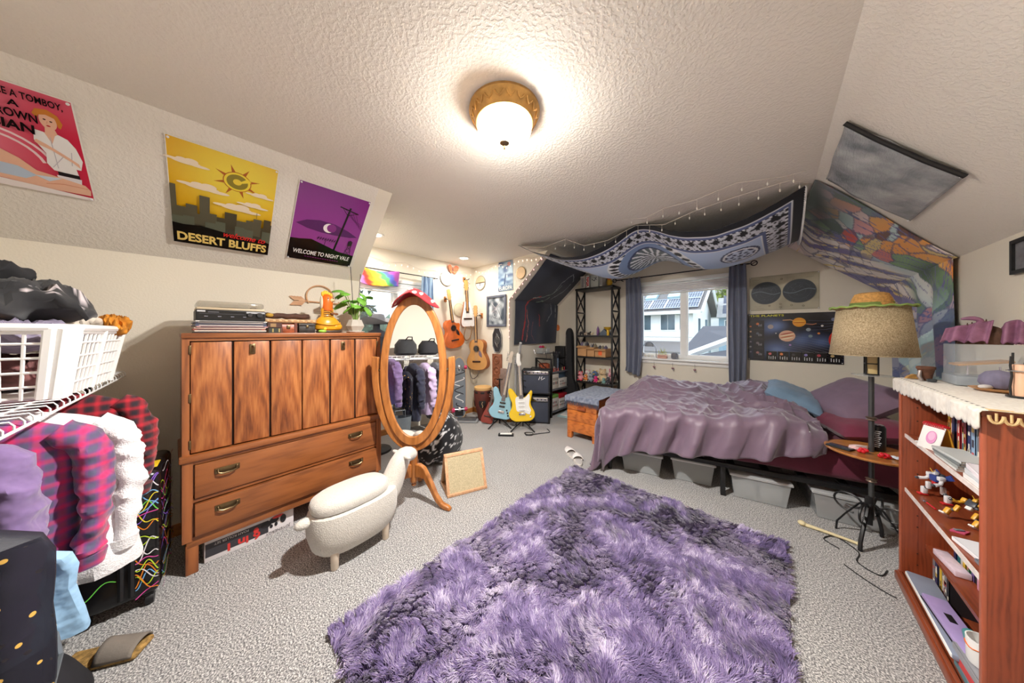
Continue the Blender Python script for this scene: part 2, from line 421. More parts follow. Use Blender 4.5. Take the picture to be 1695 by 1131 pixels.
window('window_2', Matrix.Translation((XD, W2[0], W2[2])) @ Matrix.Rotation(R(90), 4, 'Z'), W2[1]-W2[0], W2[3]-W2[2], 0.50)

def blind(label, T, w, h):
    t = thing('window_blind', label, 'blind'); t.matrix_world = T
    G().rbox((w/2, 0, 0), (w, 0.05, 0.045), 0.006).build('headrail', m_vinyl, t)
    m = M('blind_fabric', (238, 238, 240), 0.7, var=0.03)
    k = 5
    for i in range(k):
        G().rbox((w/2, 0, -0.030-(i+0.5)*(h-0.05)/k), (w-0.01, 0.036, (h-0.05)/k*0.9), 0.004).build('pleat', m, t)
    G().rbox((w/2, 0, -h+0.005), (w-0.01, 0.03, 0.02), 0.005).build('bottom_rail', m_vinyl, t)
blind('white pleated blind raised at the top of the bedside window', Matrix.Translation((W1[0]+0.01, YG-0.010, W1[3]-0.025)), W1[1]-W1[0]-0.02, 0.17)
blind('white pleated blind raised at the top of the dormer window', Matrix.Translation((XD+0.010, W2[0]+0.01, W2[3]-0.025)) @ Matrix.Rotation(R(90), 4, 'Z'), W2[1]-W2[0]-0.02, 0.16)

# ------------------------------------------------------------------ ceiling lights
t = thing('ceiling_light', 'gold flush ceiling light with frosted glass bowl and brass finial', 'lamp', (LAMP[0], LAMP[1], ZC))
m_gold = M('antique_gold', (200, 156, 92), 0.42, 0.6, var=0.2, scale=25)
G().lathe([(0.001, 0), (0.172, 0), (0.174, -0.012), (0.168, -0.020), (0.160, -0.026), (0.150, -0.048), (0.140, -0.062), (0.134, -0.062), (0.128, -0.030), (0.001, -0.026)], 48).build('pan', m_gold, t)
g = G()
for i in range(20):
    a = TAU*i/20
    g.tube([(0.163*math.cos(a+d)*(1-k*0.06), 0.163*math.sin(a+d)*(1-k*0.06), -0.026-0.022*k) for d, k in ((-0.12, 0), (-0.07, 0.6), (0, 0.9), (0.07, 0.6), (0.12, 0))], 0.004, 6)
g.build('embossed_border', m_gold, t)
mb, nt, bs = base('frosted_bowl')
v = texco(nt); f = noise_n(nt, v, 14, 4)
tr = nt.nodes.new('ShaderNodeBsdfTransparent'); mx = nt.nodes.new('ShaderNodeMixShader'); mx.inputs[0].default_value = 0.62
bs.inputs['Base Color'].default_value = lin((235, 215, 180))+(1,); bs.inputs['Roughness'].default_value = 0.3
nt.links.new(ramp(nt, f, [(0.3, lin((250, 214, 158))), (0.7, lin((255, 236, 204)))]), bs.inputs['Emission Color']); bs.inputs['Emission Strength'].default_value = 0.34
nt.links.new(tr.outputs[0], mx.inputs[1]); nt.links.new(bs.outputs[0], mx.inputs[2]); nt.links.new(mx.outputs[0], nt.nodes['Material Output'].inputs['Surface'])
G().lathe([(0.134, -0.058), (0.136, -0.075), (0.128, -0.105), (0.108, -0.132), (0.075, -0.148), (0.030, -0.155), (0.010, -0.156)], 48).build('glass_bowl', mb, t)
G().tube([(0.137*math.cos(TAU*i/48), 0.137*math.sin(TAU*i/48), -0.062) for i in range(48)], 0.004, 6, True).build('bowl_rim', m_gold, t)
G().lathe([(0.001, -0.150), (0.024, -0.152), (0.024, -0.158), (0.012, -0.166), (0.006, -0.170), (0.008, -0.178), (0.005, -0.188), (0.001, -0.190)], 20).build('finial', m_brass, t)
m_bulb = glow('lit_bulb', (255, 235, 200), 14)
for sx in (-1, 1):
    G().ell((0.055*sx, 0.02, -0.085), (0.03, 0.03, 0.034)).build('bulb', m_bulb, t)
    ld = bpy.data.lights.new('bulb_light', 'POINT'); ld.energy = 22; ld.color = (1.0, 0.96, 0.90); ld.shadow_soft_size = 0.05
    lo = bpy.data.objects.new('bulb_light', ld); C.objects.link(lo); lo.parent = t; lo.location = (0.055*sx, 0.02, -0.108)
ld = bpy.data.lights.new('added_down_light', 'AREA'); ld.shape = 'DISK'; ld.size = 0.11; ld.energy = 205; ld.color = (1.0, 0.965, 0.91)      # disk added inside the bowl, aimed down to carry most of the room light
lo = bpy.data.objects.new('added_down_light', ld); C.objects.link(lo); lo.parent = t; lo.location = (0, 0, -0.07)

m_lens = glow('downlight_lens', (255, 240, 215), 5)
for (x, y, lab) in ((-3.239, 1.249, 'recessed downlight in the dormer ceiling beside the purple poster'), (-3.32, 2.527, 'recessed downlight in the dormer ceiling above the hanging guitars')):
    t = thing('recessed_light', lab, 'downlight', (x, y, ZC), group='recessed dormer lights')
    G().lathe([(0.058, -0.001), (0.085, -0.001), (0.083, -0.008), (0.060, -0.010), (0.058, -0.004)], 32).build('trim_ring', m_white, t)
    G().lathe([(0.001, -0.003), (0.058, -0.003), (0.056, -0.006), (0.001, -0.007)], 32).build('lens', m_lens, t)
    ld = bpy.data.lights.new('downlight', 'AREA'); ld.shape = 'DISK'; ld.size = 0.11; ld.energy = 7; ld.color = (1, 0.94, 0.85)
    lo = bpy.data.objects.new('downlight', ld); C.objects.link(lo); lo.parent = t; lo.location = (0, 0, -0.012)

# ================================================================== outside
m_lap = M('white_siding', (238, 238, 232), 0.7, var=0.03)
m_roof = M('asphalt_shingle', (118, 112, 108), 0.9, var=0.22, scale=3, stretch=(2, 6, 6))
m_panel = M('solar_cell', (58, 64, 84), 0.2, var=0.12, scale=2, coat=0.5)
m_wglass = M('far_window_glass', (74, 92, 100), 0.1, var=0.3, scale=1.5)
m_trimw = M('white_trim', (246, 246, 242), 0.6, var=0.02)
m_lawn = M('street_and_lawn', (112, 122, 92), 0.95, var=0.25, scale=0.3)
struct('ground_outside', G().b2((-60, -30, -3.2), (60, 90, -3.1)), m_lawn)
hs = thing('neighbour_house', 'white two-storey neighbouring house with solar panels on its roof', 'house', (0, 24, -3.1))
G().prism([(0, 0), (8, 0), (8, 6.0), (4.0, 8.2), (0, 6.0)], -15, -4.3, 'x').build('wall', m_lap, hs)
def roof_pt(x, k, up=0.0):     # point on the near roof slope, k from eave 0 to ridge 1
    return (x, lerp(-0.5, 4.0, k)-up*0.4, lerp(5.85, 8.45, k)+up)
g = G()
for sg in (1, -1):
    y_e, y_r = (-0.5, 4.0) if sg == 1 else (8.5, 4.0)
    g.add([(-15.5, y_e, 5.85), (-3.75, y_e, 5.85), (-3.75, y_r, 8.45), (-15.5, y_r, 8.45), (-15.5, y_e, 6.03), (-3.75, y_e, 6.03), (-3.75, y_r, 8.63), (-15.5, y_r, 8.63)],
          [(0, 1, 2, 3), (4, 7, 6, 5), (0, 4, 5, 1), (1, 5, 6, 2), (3, 2, 6, 7), (0, 3, 7, 4)])
g.build('roof', m_roof, hs)
G().b2((-15.5, -0.62, 5.80), (-3.75, -0.5, 6.03)).build('gutter', m_trimw, hs)
for sg, y_e in ((1, -0.5), (-1, 8.5)):
    G().tube([(-3.72, y_e, 5.9), (-3.72, 4.0, 8.5)], 0.12, 4).build('barge_board', m_trimw, hs)
def panel(x, k, w, dk):
    p = [roof_pt(x, k, 0.26), roof_pt(x+w, k, 0.26), roof_pt(x+w, k+dk, 0.26), roof_pt(x, k+dk, 0.26)]
    q = [roof_pt(x, k, 0.20), roof_pt(x+w, k, 0.20), roof_pt(x+w, k+dk, 0.20), roof_pt(x, k+dk, 0.20)]
    o = G().add(p+q, [(0, 1, 2, 3), (4, 7, 6, 5), (0, 4, 5, 1), (1, 5, 6, 2), (2, 6, 7, 3), (3, 7, 4, 0)]).build('solar_panel', m_panel, hs)
    g = G()
    for i in range(7): g.tube([roof_pt(x+w*i/6, k, 0.28), roof_pt(x+w*i/6, k+dk, 0.28)], 0.018 if 0 < i < 6 else 0.035, 4)
    for i in range(3): g.tube([roof_pt(x, k+dk*i/2, 0.28), roof_pt(x+w, k+dk*i/2, 0.28)], 0.018 if i == 1 else 0.035, 4)
    g.build('grid_lines', m_chrome, o)
for i in range(5): panel(-10.6+i*1.12, 0.06, 1.04, 0.30)
for i in range(5): panel(-10.4+i*1.12, 0.72, 1.04, 0.24)
for r_ in range(3): panel(-4.95, 0.06+r_*0.31, 1.0, 0.29)
for x in (-8.0, -6.3):
    g = G(); p = [roof_pt(x, 0.42, 0.36), roof_pt(x+0.85, 0.42, 0.36), roof_pt(x+0.85, 0.66, 0.36), roof_pt(x, 0.66, 0.36)]; q = [roof_pt(x, 0.42, 0.1), roof_pt(x+0.85, 0.42, 0.1), roof_pt(x+0.85, 0.66, 0.1), roof_pt(x, 0.66, 0.1)]
    g.add(p+q, [(0, 1, 2, 3), (0, 4, 5, 1), (1, 5, 6, 2), (2, 6, 7, 3), (3, 7, 4, 0)]); g.build('skylight', M('skylight_glass', (170, 200, 205), 0.1), hs)
for x in (-10.2, -8.15, -6.45, -5.15):
    wn = G().b2((x-0.06, -0.05, 4.55), (x+(1.0 if x != -5.15 else 0.6)+0.06, 0.02, 5.85)).build('window', m_trimw, hs)
    w = 1.0 if x != -5.15 else 0.6
    for k in (0, 1):
        G().b2((x+k*w/2+0.02, -0.08, 4.63), (x+(k+1)*w/2-0.02, -0.04, 5.78)).build('pane', m_wglass, wn)
G().b2((-15, -0.06, 4.1), (-4.25, -0.01, 4.22)).build('band_board', m_trimw, hs)
for i in range(14): G().b2((-15.02, -0.025, 0.2+i*0.28), (-4.28, 0.0, 0.22+i*0.28)).build('siding_board', m_lap, hs)
G().prism([(-2.4, 3.1), (0, 3.75), (0, 3.6), (-2.4, 2.95)], -15, -4.6, 'x').build('porch_roof', m_roof, hs)
G().b2((-15, -2.2, 0), (-4.8, -2.05, 2.9)).build('porch_wall', M('ochre_siding', (196, 168, 96), 0.8), hs)
for x in (-9.2, -7.6, -6.1):
    wn = G().b2((x, -2.24, 1.3), (x+1.1, -2.19, 2.5)).build('porch_window', m_trimw, hs); G().b2((x+0.07, -2.27, 1.37), (x+1.03, -2.23, 2.43)).build('pane', m_wglass, wn)
wn = G().b2((-4.32, 1.6, 4.3), (-4.25, 2.5, 5.6)).build('window', m_trimw, hs); G().b2((-4.26, 1.68, 4.38), (-4.22, 2.42, 5.52)).build('pane', m_wglass, wn)
wn = G().b2((-4.32, 4.6, 4.3), (-4.25, 5.6, 5.6)).build('window', m_trimw, hs); G().b2((-4.26, 4.68, 4.38), (-4.22, 5.52, 5.52)).build('pane', m_wglass, wn)

h2 = thing('grey_house', 'pale grey house with two dark solar panels between the big house and the curtain', 'house', (0, 30, -3.1))
G().b2((-3.5, 0.3, 0), (3.5, 7, 6.0)).build('wall', M('blue_grey_siding', (150, 176, 192), 0.8), h2)
G().prism([(-0.3, 5.7), (7.4, 5.7), (6.0, 7.5), (1.0, 7.5)], -3.6, 3.6, 'x').build('roof', M('grey_shingle', (170, 168, 164), 0.9, var=0.15, scale=4), h2)
for z in (0, 1):
    G().add([(-3.2, 0.02+z*0.62, 6.0+z*0.85), (-1.9, 0.02+z*0.62, 6.0+z*0.85), (-1.9, 0.52+z*0.62, 6.75+z*0.85), (-3.2, 0.52+z*0.62, 6.75+z*0.85), (-3.2, -0.08+z*0.62, 6.0+z*0.85), (-1.9, -0.08+z*0.62, 6.0+z*0.85), (-1.9, 0.42+z*0.62, 6.8+z*0.85), (-3.2, 0.42+z*0.62, 6.8+z*0.85)],
            [(4, 5, 6, 7), (0, 4, 7, 3), (1, 2, 6, 5), (3, 7, 6, 2), (0, 1, 5, 4)]).build('solar_panel', m_panel, h2)
for x in (-3.1, -2.2):
    wn = G().b2((x, 0.24, 4.2), (x+0.75, 0.30, 5.5)).build('window', m_trimw, h2); G().b2((x+0.06, 0.21, 4.27), (x+0.69, 0.25, 5.43)).build('pane', m_wglass, wn)
h3 = thing('garage_block', 'plain white building between the two neighbouring houses', 'building', (0, 38, -3.1))
G().b2((-7.2, 0, 0), (-3.6, 5, 6.1)).build('wall', m_lap, h3); G().b2((-7.3, -0.15, 6.1), (-3.5, 5.1, 6.3)).build('roof_edge', m_trimw, h3)
h4 = thing('hillside_house', 'dark brown house up on the wooded hillside', 'house', (0, 62, -3.1))
m_dk = M('dark_siding', (92, 82, 76), 0.8)
G().b2((-11.5, 0, 0), (-5, 6, 10.6)).build('wall', m_dk, h4)
G().prism([(-0.8, 10.4), (7, 10.4), (3, 12.4)], -12.3, -4.2, 'x').build('roof', m_roof, h4)
for x, z in ((-10.6, 8.8), (-9.2, 8.8), (-7.9, 8.8), (-10.4, 6.6), (-8.2, 6.6)):
    wn = G().b2((x, -0.06, z), (x+0.9, 0.0, z+1.2)).build('window', m_trimw, h4); G().b2((x+0.07, -0.1, z+0.07), (x+0.83, -0.05, z+1.13)).build('pane', m_wglass, wn)

lr = thing('lower_roof', 'dark shingled lower gable roof with white rake boards under the window', 'roof', (0, 12, -3.1))
def slab(pts, t, nm, m, par):
    n = len(pts); g = G(); g.add([tuple(p) for p in pts]+[(p[0], p[1], p[2]-t) for p in pts], [tuple(range(n)), tuple(range(2*n-1, n-1, -1))]+[(i, n+i, n+(i+1) % n, (i+1) % n) for i in range(n)])
    return g.build(nm, m, par)
m_dkroof = M('charcoal_shingle', (74, 74, 80), 0.9, var=0.2, scale=8, stretch=(3, 8, 8))
slab([(-2.6, -0.6, 3.50), (-0.9, -0.6, 4.32), (-0.9, 5.0, 4.75), (-2.6, 5.0, 4.75)], 0.15, 'shingle_slope', m_dkroof, lr)
slab([(-0.9, -0.6, 4.32), (3.5, -0.6, 4.4), (3.5, 5.0, 4.75), (-0.9, 5.0, 4.75)], 0.15, 'shingle_slope', m_dkroof, lr)
G().tube([(-2.75, -0.66, 3.38), (-0.3, -0.66, 4.55)], 0.11, 4).build('rake_board', m_trimw, lr)
slab([(-2.7, -2.2, 3.15), (-1.5, -2.2, 3.78), (0.2, -0.9, 4.2), (-2.0, -0.7, 3.65)], 0.12, 'shingle_slope', m_dkroof, lr)
slab([(-1.5, -2.2, 3.78), (-0.2, -2.2, 3.2), (0.6, -0.9, 3.9), (0.2, -0.9, 4.2)], 0.12, 'shingle_slope', m_dkroof, lr)
G().prism([(-2.6, 0), (-0.3, 0), (-0.3, 3.10), (-1.5, 3.64), (-2.6, 3.05)], -2.0, 0, 'y').build('gable_wall', m_lap, lr)
G().b2((-2.6, 0.0, 0), (3.4, 5.0, 3.3)).build('wall', m_lap, lr)
G().lathe([(0.10, 0), (0.10, 0.22), (0.13, 0.22), (0.13, 0.26), (0.001, 0.28)], 14, (-1.2, 2.2, 4.60)).build('roof_vent', m_black, lr)

struct('hill_outside', G().grid(lambda u, v: (lerp(-70, 60, u), lerp(66, 110, v), -3.1+lerp(2.5, 12.5, v)*(0.8+0.5*nz(u*6, v*3, 4))), 40, 12), M('wooded_hill', (88, 104, 66), 0.95, var=0.4, scale=0.6))
m_leafA = M('leaf_green', (92, 130, 56), 0.7, var=0.45, scale=1.5)
m_leafB = M('leaf_dark', (58, 84, 56), 0.7, var=0.4, scale=1.5)
m_leafC = M('leaf_lime', (150, 164, 66), 0.7, var=0.35, scale=1.5)
m_trunk = M('bark', (92, 74, 60), 0.9, var=0.3, scale=10)
def tree(label, x, y, h, r, m, n=900, seed=1, group='trees outside', leaf=0.16, ground=-3.1):
    rnd = random.Random(seed); t = thing('tree', label, 'tree', (x, y, ground), group=group)
    G().tube([(0, 0, 0), (0.1, 0, h*0.4), (0, 0.1, h*0.8)], [r*0.09, r*0.07, r*0.02], 8).build('trunk', m_trunk, t)
    g = G(); cl = [(rnd.uniform(-1, 1)*r*0.6, rnd.uniform(-1, 1)*r*0.6, h*(0.45+0.5*rnd.random())) for _ in range(14)]
    for i in range(n):
        c = cl[i % 14]; d = Vector((rnd.gauss(0, 1), rnd.gauss(0, 1), rnd.gauss(0, 1))); d = d.normalized()*r*0.42*rnd.random()**0.4
        p = Vector(c)+d; a = Vector((rnd.uniform(-1, 1), rnd.uniform(-1, 1), rnd.uniform(-1, 1))).normalized(); b = a.orthogonal().normalized()
        L = leaf*rnd.uniform(0.7, 1.5)
        g.add([p-a*L, p+b*L*0.5, p+a*L, p-b*L*0.5], [(0, 1, 2, 3)])
    o = g.build('foliage', m, t, flat=True); o['kind'] = 'stuff'
tree('yellow-green tree rising beside the far hillside house', -4.6, 49, 12.6, 2.2, m_leafC, 1500, 3, leaf=0.28)
tree('dark green tree rising at the corner of the solar panel roof', -6.4, 34.5, 9.4, 1.1, m_leafB, 900, 4, leaf=0.2)
tree('dark conifer-like tree filling the far pane of the dormer window', -13.0, 7.9, 8.6, 1.7, m_leafB, 2600, 5, leaf=0.13)
tree('bright leafy tree outside the dormer window behind the mirror', -9.6, 5.2, 5.0, 1.2, m_leafA, 2600, 6, leaf=0.10)
tree('dark tree seen behind the grey hat stand', -12.6, 3.6, 8.0, 1.6, m_leafB, 2200, 8, leaf=0.13)
hedge = G()
for i in range(160): 
    a = random.random()
    hedge.ell((-20+random.uniform(-2, 2), random.uniform(-2, 20), random.uniform(-3, 1.6)), (random.uniform(.7, 1.4),)*3, 8, 6)
o = hedge.build('hedge', m_leafB); tag(o, 'dense dark hedge far beyond the dormer window', 'hedge', kind='stuff')
# ================================================================== posters and cloths
EL = (Vector((0, 1, 0)), Vector((XL1-XL2, 0, ZC-ZK)).normalized())      # left slope: right, up
ER = (Vector((0, -1, 0)), Vector((XR1-XR2, 0, ZC-ZK)).normalized())
EG = (Vector((1, 0, 0)), Vector((0, 0, 1)))
EW = (Vector((0, 1, 0)), Vector((0, 0, 1)))
EK = (Vector((0, -1, 0)), Vector((0, 0, 1)))
m_pin = M('clear_pin', (235, 235, 238), 0.2, var=0.02)
def poster(name, label, cat, corner, e, w, h, art, lift=0.004, m=None, pins=True, rot=0.0, thick=0.0012):
    t = thing(name, label, cat)
    ex, ey = e
    if rot: q = Matrix.Rotation(rot, 3, ex.cross(ey)); ex, ey = q @ ex, q @ ey
    sheet_frame(t, Vector(corner)+ex.cross(ey)*lift, ex, ey)
    G().b2((0, 0, -thick), (w, h, 0)).build('sheet', M('poster_paper', (236, 232, 224), 0.6, var=0.02), t)
    art.build('printed_design', m or m_print, t, flat=True)
    if pins:
        for x, y in ((0.012, 0.012), (w-0.012, 0.012), (0.012, h-0.012), (w-0.012, h-0.012)):
            G().lathe([(0.001, 0.0105), (0.005, 0.010), (0.006, 0.005), (0.003, 0.003), (0.003, -0.003)], 8, (x, y, 0)).build('pin', m_pin, t)
    return t

# --- yellow poster
w, h = 0.455, 0.665; A = Art()
def sky(u, v): 
    d = math.hypot((u-0.62)*w, (v-0.78)*h); return mixc(lin((238, 214, 70)), lin((222, 168, 20)), sstep(0.05, 0.38, d))
A.wash(0.004, 0.004, w-0.004, h-0.004, sky, 24, 30)
sx, sy = 0.60*w, 0.765*h
for i in range(8):
    a = TAU*i/8+0.3
    A.poly([(sx+0.056*math.cos(a-0.16), sy+0.056*math.sin(a-0.16)), (sx+0.105*math.cos(a), sy+0.105*math.sin(a)), (sx+0.056*math.cos(a+0.16), sy+0.056*math.sin(a+0.16))], (178, 96, 30))
A.oval(sx, sy, 0.062, 0.062, (178, 96, 30)); A.oval(sx, sy, 0.058, 0.058, (240, 216, 60)); A.oval(sx, sy, 0.047, 0.047, (140, 126, 36)); A.oval(sx, sy, 0.019, 0.019, (232, 204, 60))
A.poly([(sx+0.010, sy+0.004), (sx+0.045, sy+0.038), (sx+0.062, sy+0.020), (sx+0.016, sy-0.003)], (240, 216, 60))
def cloud(x, y, k):
    for dx, dy, rx, ry in ((0, 0, 0.055, 0.013), (0.02, 0.012, 0.026, 0.014), (-0.015, 0.010, 0.022, 0.012), (0.05, -0.006, 0.04, 0.008), (-0.05, 0.004, 0.03, 0.007)):
        A.oval(x+dx*k, y+dy*k, rx*k, ry*k, (238, 222, 196), 16)
cloud(0.07, 0.545, 1.0); cloud(0.13, 0.415, 1.25); cloud(0.375, 0.455, 0.8); cloud(0.275, 0.330, 1.3); cloud(0.345, 0.375, 0.9)
x = 0.004; rnd = random.Random(5)
for ww, hh in ((0.022, 0.40), (0.035, 0.265), (0.045, 0.290), (0.010, 0.235), (0.042, 0.365), (0.030, 0.255), (0.035, 0.240), (0.055, 0.290), (0.045, 0.245), (0.035, 0.262), (0.040, 0.285), (0.012, 0.225), (0.036, 0.295), (0.045, 0.262)):
    x2 = min(w-0.004, x+ww); A.rect(x, 0.1, x2, hh, (74, 68, 52) if rnd.random() < 0.6 else (92, 88, 70)); x = x2
A.line([(0.372, 0.29), (0.372, 0.335)], 0.002, (74, 68, 52))
x = 0.004
for hh in (0.20, 0.21, 0.16, 0.19, 0.21, 0.17, 0.20, 0.19, 0.15, 0.2):
    A.rect(x, 0.08, x+0.0447, hh, (96, 100, 84) if hh > 0.18 else (70, 66, 54)); x += 0.0447
A.poly([(0.004, 0.004), (w-0.004, 0.004), (w-0.004, 0.105), (0.40, 0.125), (0.33, 0.115), (0.28, 0.125), (0.20, 0.140), (0.12, 0.155), (0.05, 0.145), (0.004, 0.150)], (14, 12, 10))
A.text('DESERT BLUFFS', w*0.5, 0.026, 0.085, (238, 208, 120), 0.003, 0, fit=w*0.92)
A.text('welcome to', w*0.70, 0.102, 0.060, (214, 48, 44), 0.0012, 0.4, rot=-0.02, fit=w*0.46)
poster('yellow_poster', 'yellow city skyline poster reading Desert Bluffs', 'poster', (-2.778, -0.165, 1.940), EL, w, h, A, 0.008, m_gloss)

# --- purple poster
w, h = 0.450, 0.655; A = Art()
A.wash(0.004, 0.004, w-0.004, h-0.004, lambda u, v: mixc(lin((160, 70, 160)), lin((124, 44, 130)), v), 4, 10)
A.poly([(0.02, 0.330), (0.08, 0.372), (0.16, 0.392), (0.26, 0.385), (0.36, 0.350), (0.43, 0.312), (0.38, 0.296), (0.28, 0.288), (0.18, 0.290), (0.09, 0.304)], (86, 34, 98))   # dark cloud bank
A.oval(0.225, 0.340, 0.036, 0.040, (240, 232, 236)); A.oval(0.243, 0.345, 0.031, 0.036, (128, 48, 130))
A.poly([(0.004, 0.004), (w-0.004, 0.004), (w-0.004, 0.125), (0.33, 0.140), (0.13, 0.215), (0.06, 0.200), (0.004, 0.195)], (16, 14, 16))
A.line([(0.292, 0.13), (0.330, 0.555)], 0.013, (20, 14, 24)); A.line([(0.262, 0.545), (0.390, 0.520)], 0.009, (20, 14, 24)); A.line([(0.275, 0.545), (0.322, 0.49)], 0.003, (20, 14, 24)); A.line([(0.380, 0.520), (0.324, 0.49)], 0.003, (20, 14, 24))
for k in range(4): A.line([(0.30+0.025*k, 0.535-0.006*k), (0.36+0.02*k, 0.47-0.02*k), (0.444, 0.43-0.012*k)], 0.0018, (44, 18, 52))
A.line([(0.22, 0.175), (0.225, 0.235)], 0.003, (40, 14, 48)); A.line([(0.165, 0.240), (0.290, 0.236)], 0.003, (40, 14, 48))
for k in range(8): A.line([(0.168+k*0.016, 0.225), (0.176+k*0.016, 0.253)], 0.004, (40, 14, 48))
for a, b in (((0.362, 0.09), (0.386, 0.225)), ((0.420, 0.085), (0.402, 0.225)), ((0.365, 0.12), (0.412, 0.17)), ((0.415, 0.12), (0.372, 0.17)), ((0.372, 0.17), (0.407, 0.215)), ((0.412, 0.17), (0.382, 0.215))): A.line([a, b], 0.003, (40, 14, 48))
A.rect(0.378, 0.222, 0.408, 0.262, (34, 14, 34)); A.poly([(0.374, 0.262), (0.412, 0.262), (0.393, 0.276)], (34, 14, 34))
A.text('WELCOME TO NIGHT VALE', w*0.5, 0.070, 0.055, (240, 236, 236), 0.001, 0.1, fit=w*0.86)
for k in range(14): A.rect(0.11+k*0.017, 0.045, 0.122+k*0.017, 0.052, (120, 40, 110))
poster('purple_poster', 'purple night poster with crescent moon reading Welcome to Night Vale', 'poster', (-2.780, 0.395, 1.939), EL, w, h, A, 0.008, m_gloss)

# --- pink vintage poster
w, h = 0.38, 0.494; A = Art()
A.wash(0.005, 0.005, w-0.005, h-0.005, lambda u, v: mixc(mixc(lin((206, 44, 74)), lin((232, 128, 150)), sstep(0.9, 0.2, u)), lin((226, 118, 140)), sstep(0.6, 1.0, v)*0.5), 12, 14)
for r_ in (0.15, 0.125): 
    A.line([(0.14+r_*math.cos(a), 0.135+r_*math.sin(a)) for a in [0.2+i*0.19 for i in range(14)]], 0.010, (238, 210, 214))
skin, skin2 = (236, 188, 162), (216, 150, 124)
A.T = Matrix.Translation((0.095, 0, 0)) @ Matrix.Diagonal((0.75, 1, 1, 1))      # standing figure in a white shirt
A.oval(0.278, 0.372, 0.028, 0.038, skin); A.poly([(0.262, 0.345), (0.292, 0.345), (0.302, 0.310), (0.256, 0.310)], skin)
A.poly([(0.232, 0.392), (0.246, 0.416), (0.285, 0.424), (0.315, 0.408), (0.326, 0.376), (0.316, 0.352), (0.308, 0.356), (0.304, 0.392), (0.276, 0.400), (0.252, 0.392), (0.244, 0.374)], (206, 130, 58))
A.oval(0.268, 0.378, 0.005, 0.003, (60, 40, 36)); A.oval(0.288, 0.374, 0.005, 0.003, (60, 40, 36)); A.oval(0.276, 0.352, 0.007, 0.003, (190, 40, 50)); A.line([(0.276, 0.372), (0.273, 0.362)], 0.002, skin2)
A.poly([(0.222, 0.320), (0.252, 0.318), (0.272, 0.298), (0.300, 0.322), (0.330, 0.310), (0.352, 0.275), (0.366, 0.215), (0.352, 0.165), (0.334, 0.165), (0.338, 0.130), (0.250, 0.135), (0.232, 0.165), (0.240, 0.215), (0.212, 0.270)], (242, 240, 240))
A.poly([(0.254, 0.318), (0.272, 0.270), (0.290, 0.316)], skin); A.line([(0.270, 0.300), (0.268, 0.150)], 0.003, (196, 192, 200)); A.line([(0.332, 0.250), (0.322, 0.180)], 0.003, (196, 192, 200)); A.line([(0.300, 0.220), (0.250, 0.150)], 0.003, (206, 200, 208))
A.poly([(0.212, 0.262), (0.226, 0.250), (0.262, 0.238), (0.330, 0.196), (0.352, 0.175), (0.350, 0.198), (0.300, 0.232), (0.250, 0.262), (0.220, 0.276)], skin)
A.rect(0.262, 0.112, 0.340, 0.134, (34, 26, 30)); A.poly([(0.255, 0.114), (0.345, 0.114), (0.340, 0.08), (0.26, 0.08)], (230, 226, 232))
A.T = Matrix()
A.poly([(0.04, 0.06), (0.05, 0.13), (0.10, 0.20), (0.15, 0.195), (0.20, 0.16), (0.235, 0.115), (0.28, 0.105), (0.36, 0.085), (0.373, 0.060), (0.370, 0.03), (0.25, 0.028), (0.14, 0.04)], skin)
A.poly([(0.06, 0.075), (0.11, 0.062), (0.20, 0.060), (0.232, 0.088), (0.19, 0.118), (0.13, 0.122), (0.09, 0.100)], (190, 206, 226)); A.line([(0.13, 0.122), (0.118, 0.185)], 0.004, (190, 206, 226))
A.oval(0.075, 0.205, 0.030, 0.036, skin, rot=0.5); A.poly([(0.045, 0.205), (0.055, 0.250), (0.100, 0.252), (0.118, 0.222), (0.104, 0.205), (0.092, 0.232), (0.065, 0.230)], (150, 60, 40)); A.oval(0.068, 0.205, 0.004, 0.003, (60, 30, 30)); A.oval(0.072, 0.188, 0.006, 0.003, (190, 30, 40))
A.poly([(0.225, 0.090), (0.300, 0.100), (0.260, 0.070)], (206, 220, 236)); A.line([(0.25, 0.055), (0.30, 0.07), (0.365, 0.068)], 0.003, skin2)
A.poly([(0.005, 0.005), (w-0.005, 0.005), (w-0.005, 0.02), (0.20, 0.035), (0.005, 0.05)], (240, 232, 232))
blk = (26, 16, 18)
A.text('ONCE A TOMBOY,', 0.258, 0.442, 0.040, blk, 0.0008, 0.1, fit=0.185); A.text('A', 0.232, 0.402, 0.036, blk, 0.001, 0.1)
A.text('GROWN', 0.222, 0.352, 0.050, blk, 0.0012, 0.12, fit=0.115); A.text('LESBIAN', 0.180, 0.298, 0.056, blk, 0.0018, 0.12, fit=0.17)
poster('pink_poster', 'pink vintage pin-up poster of two women with black lettering', 'poster', (-2.648, -0.80, 2.0505), EL, w, h, A, 0.004, m_gloss)

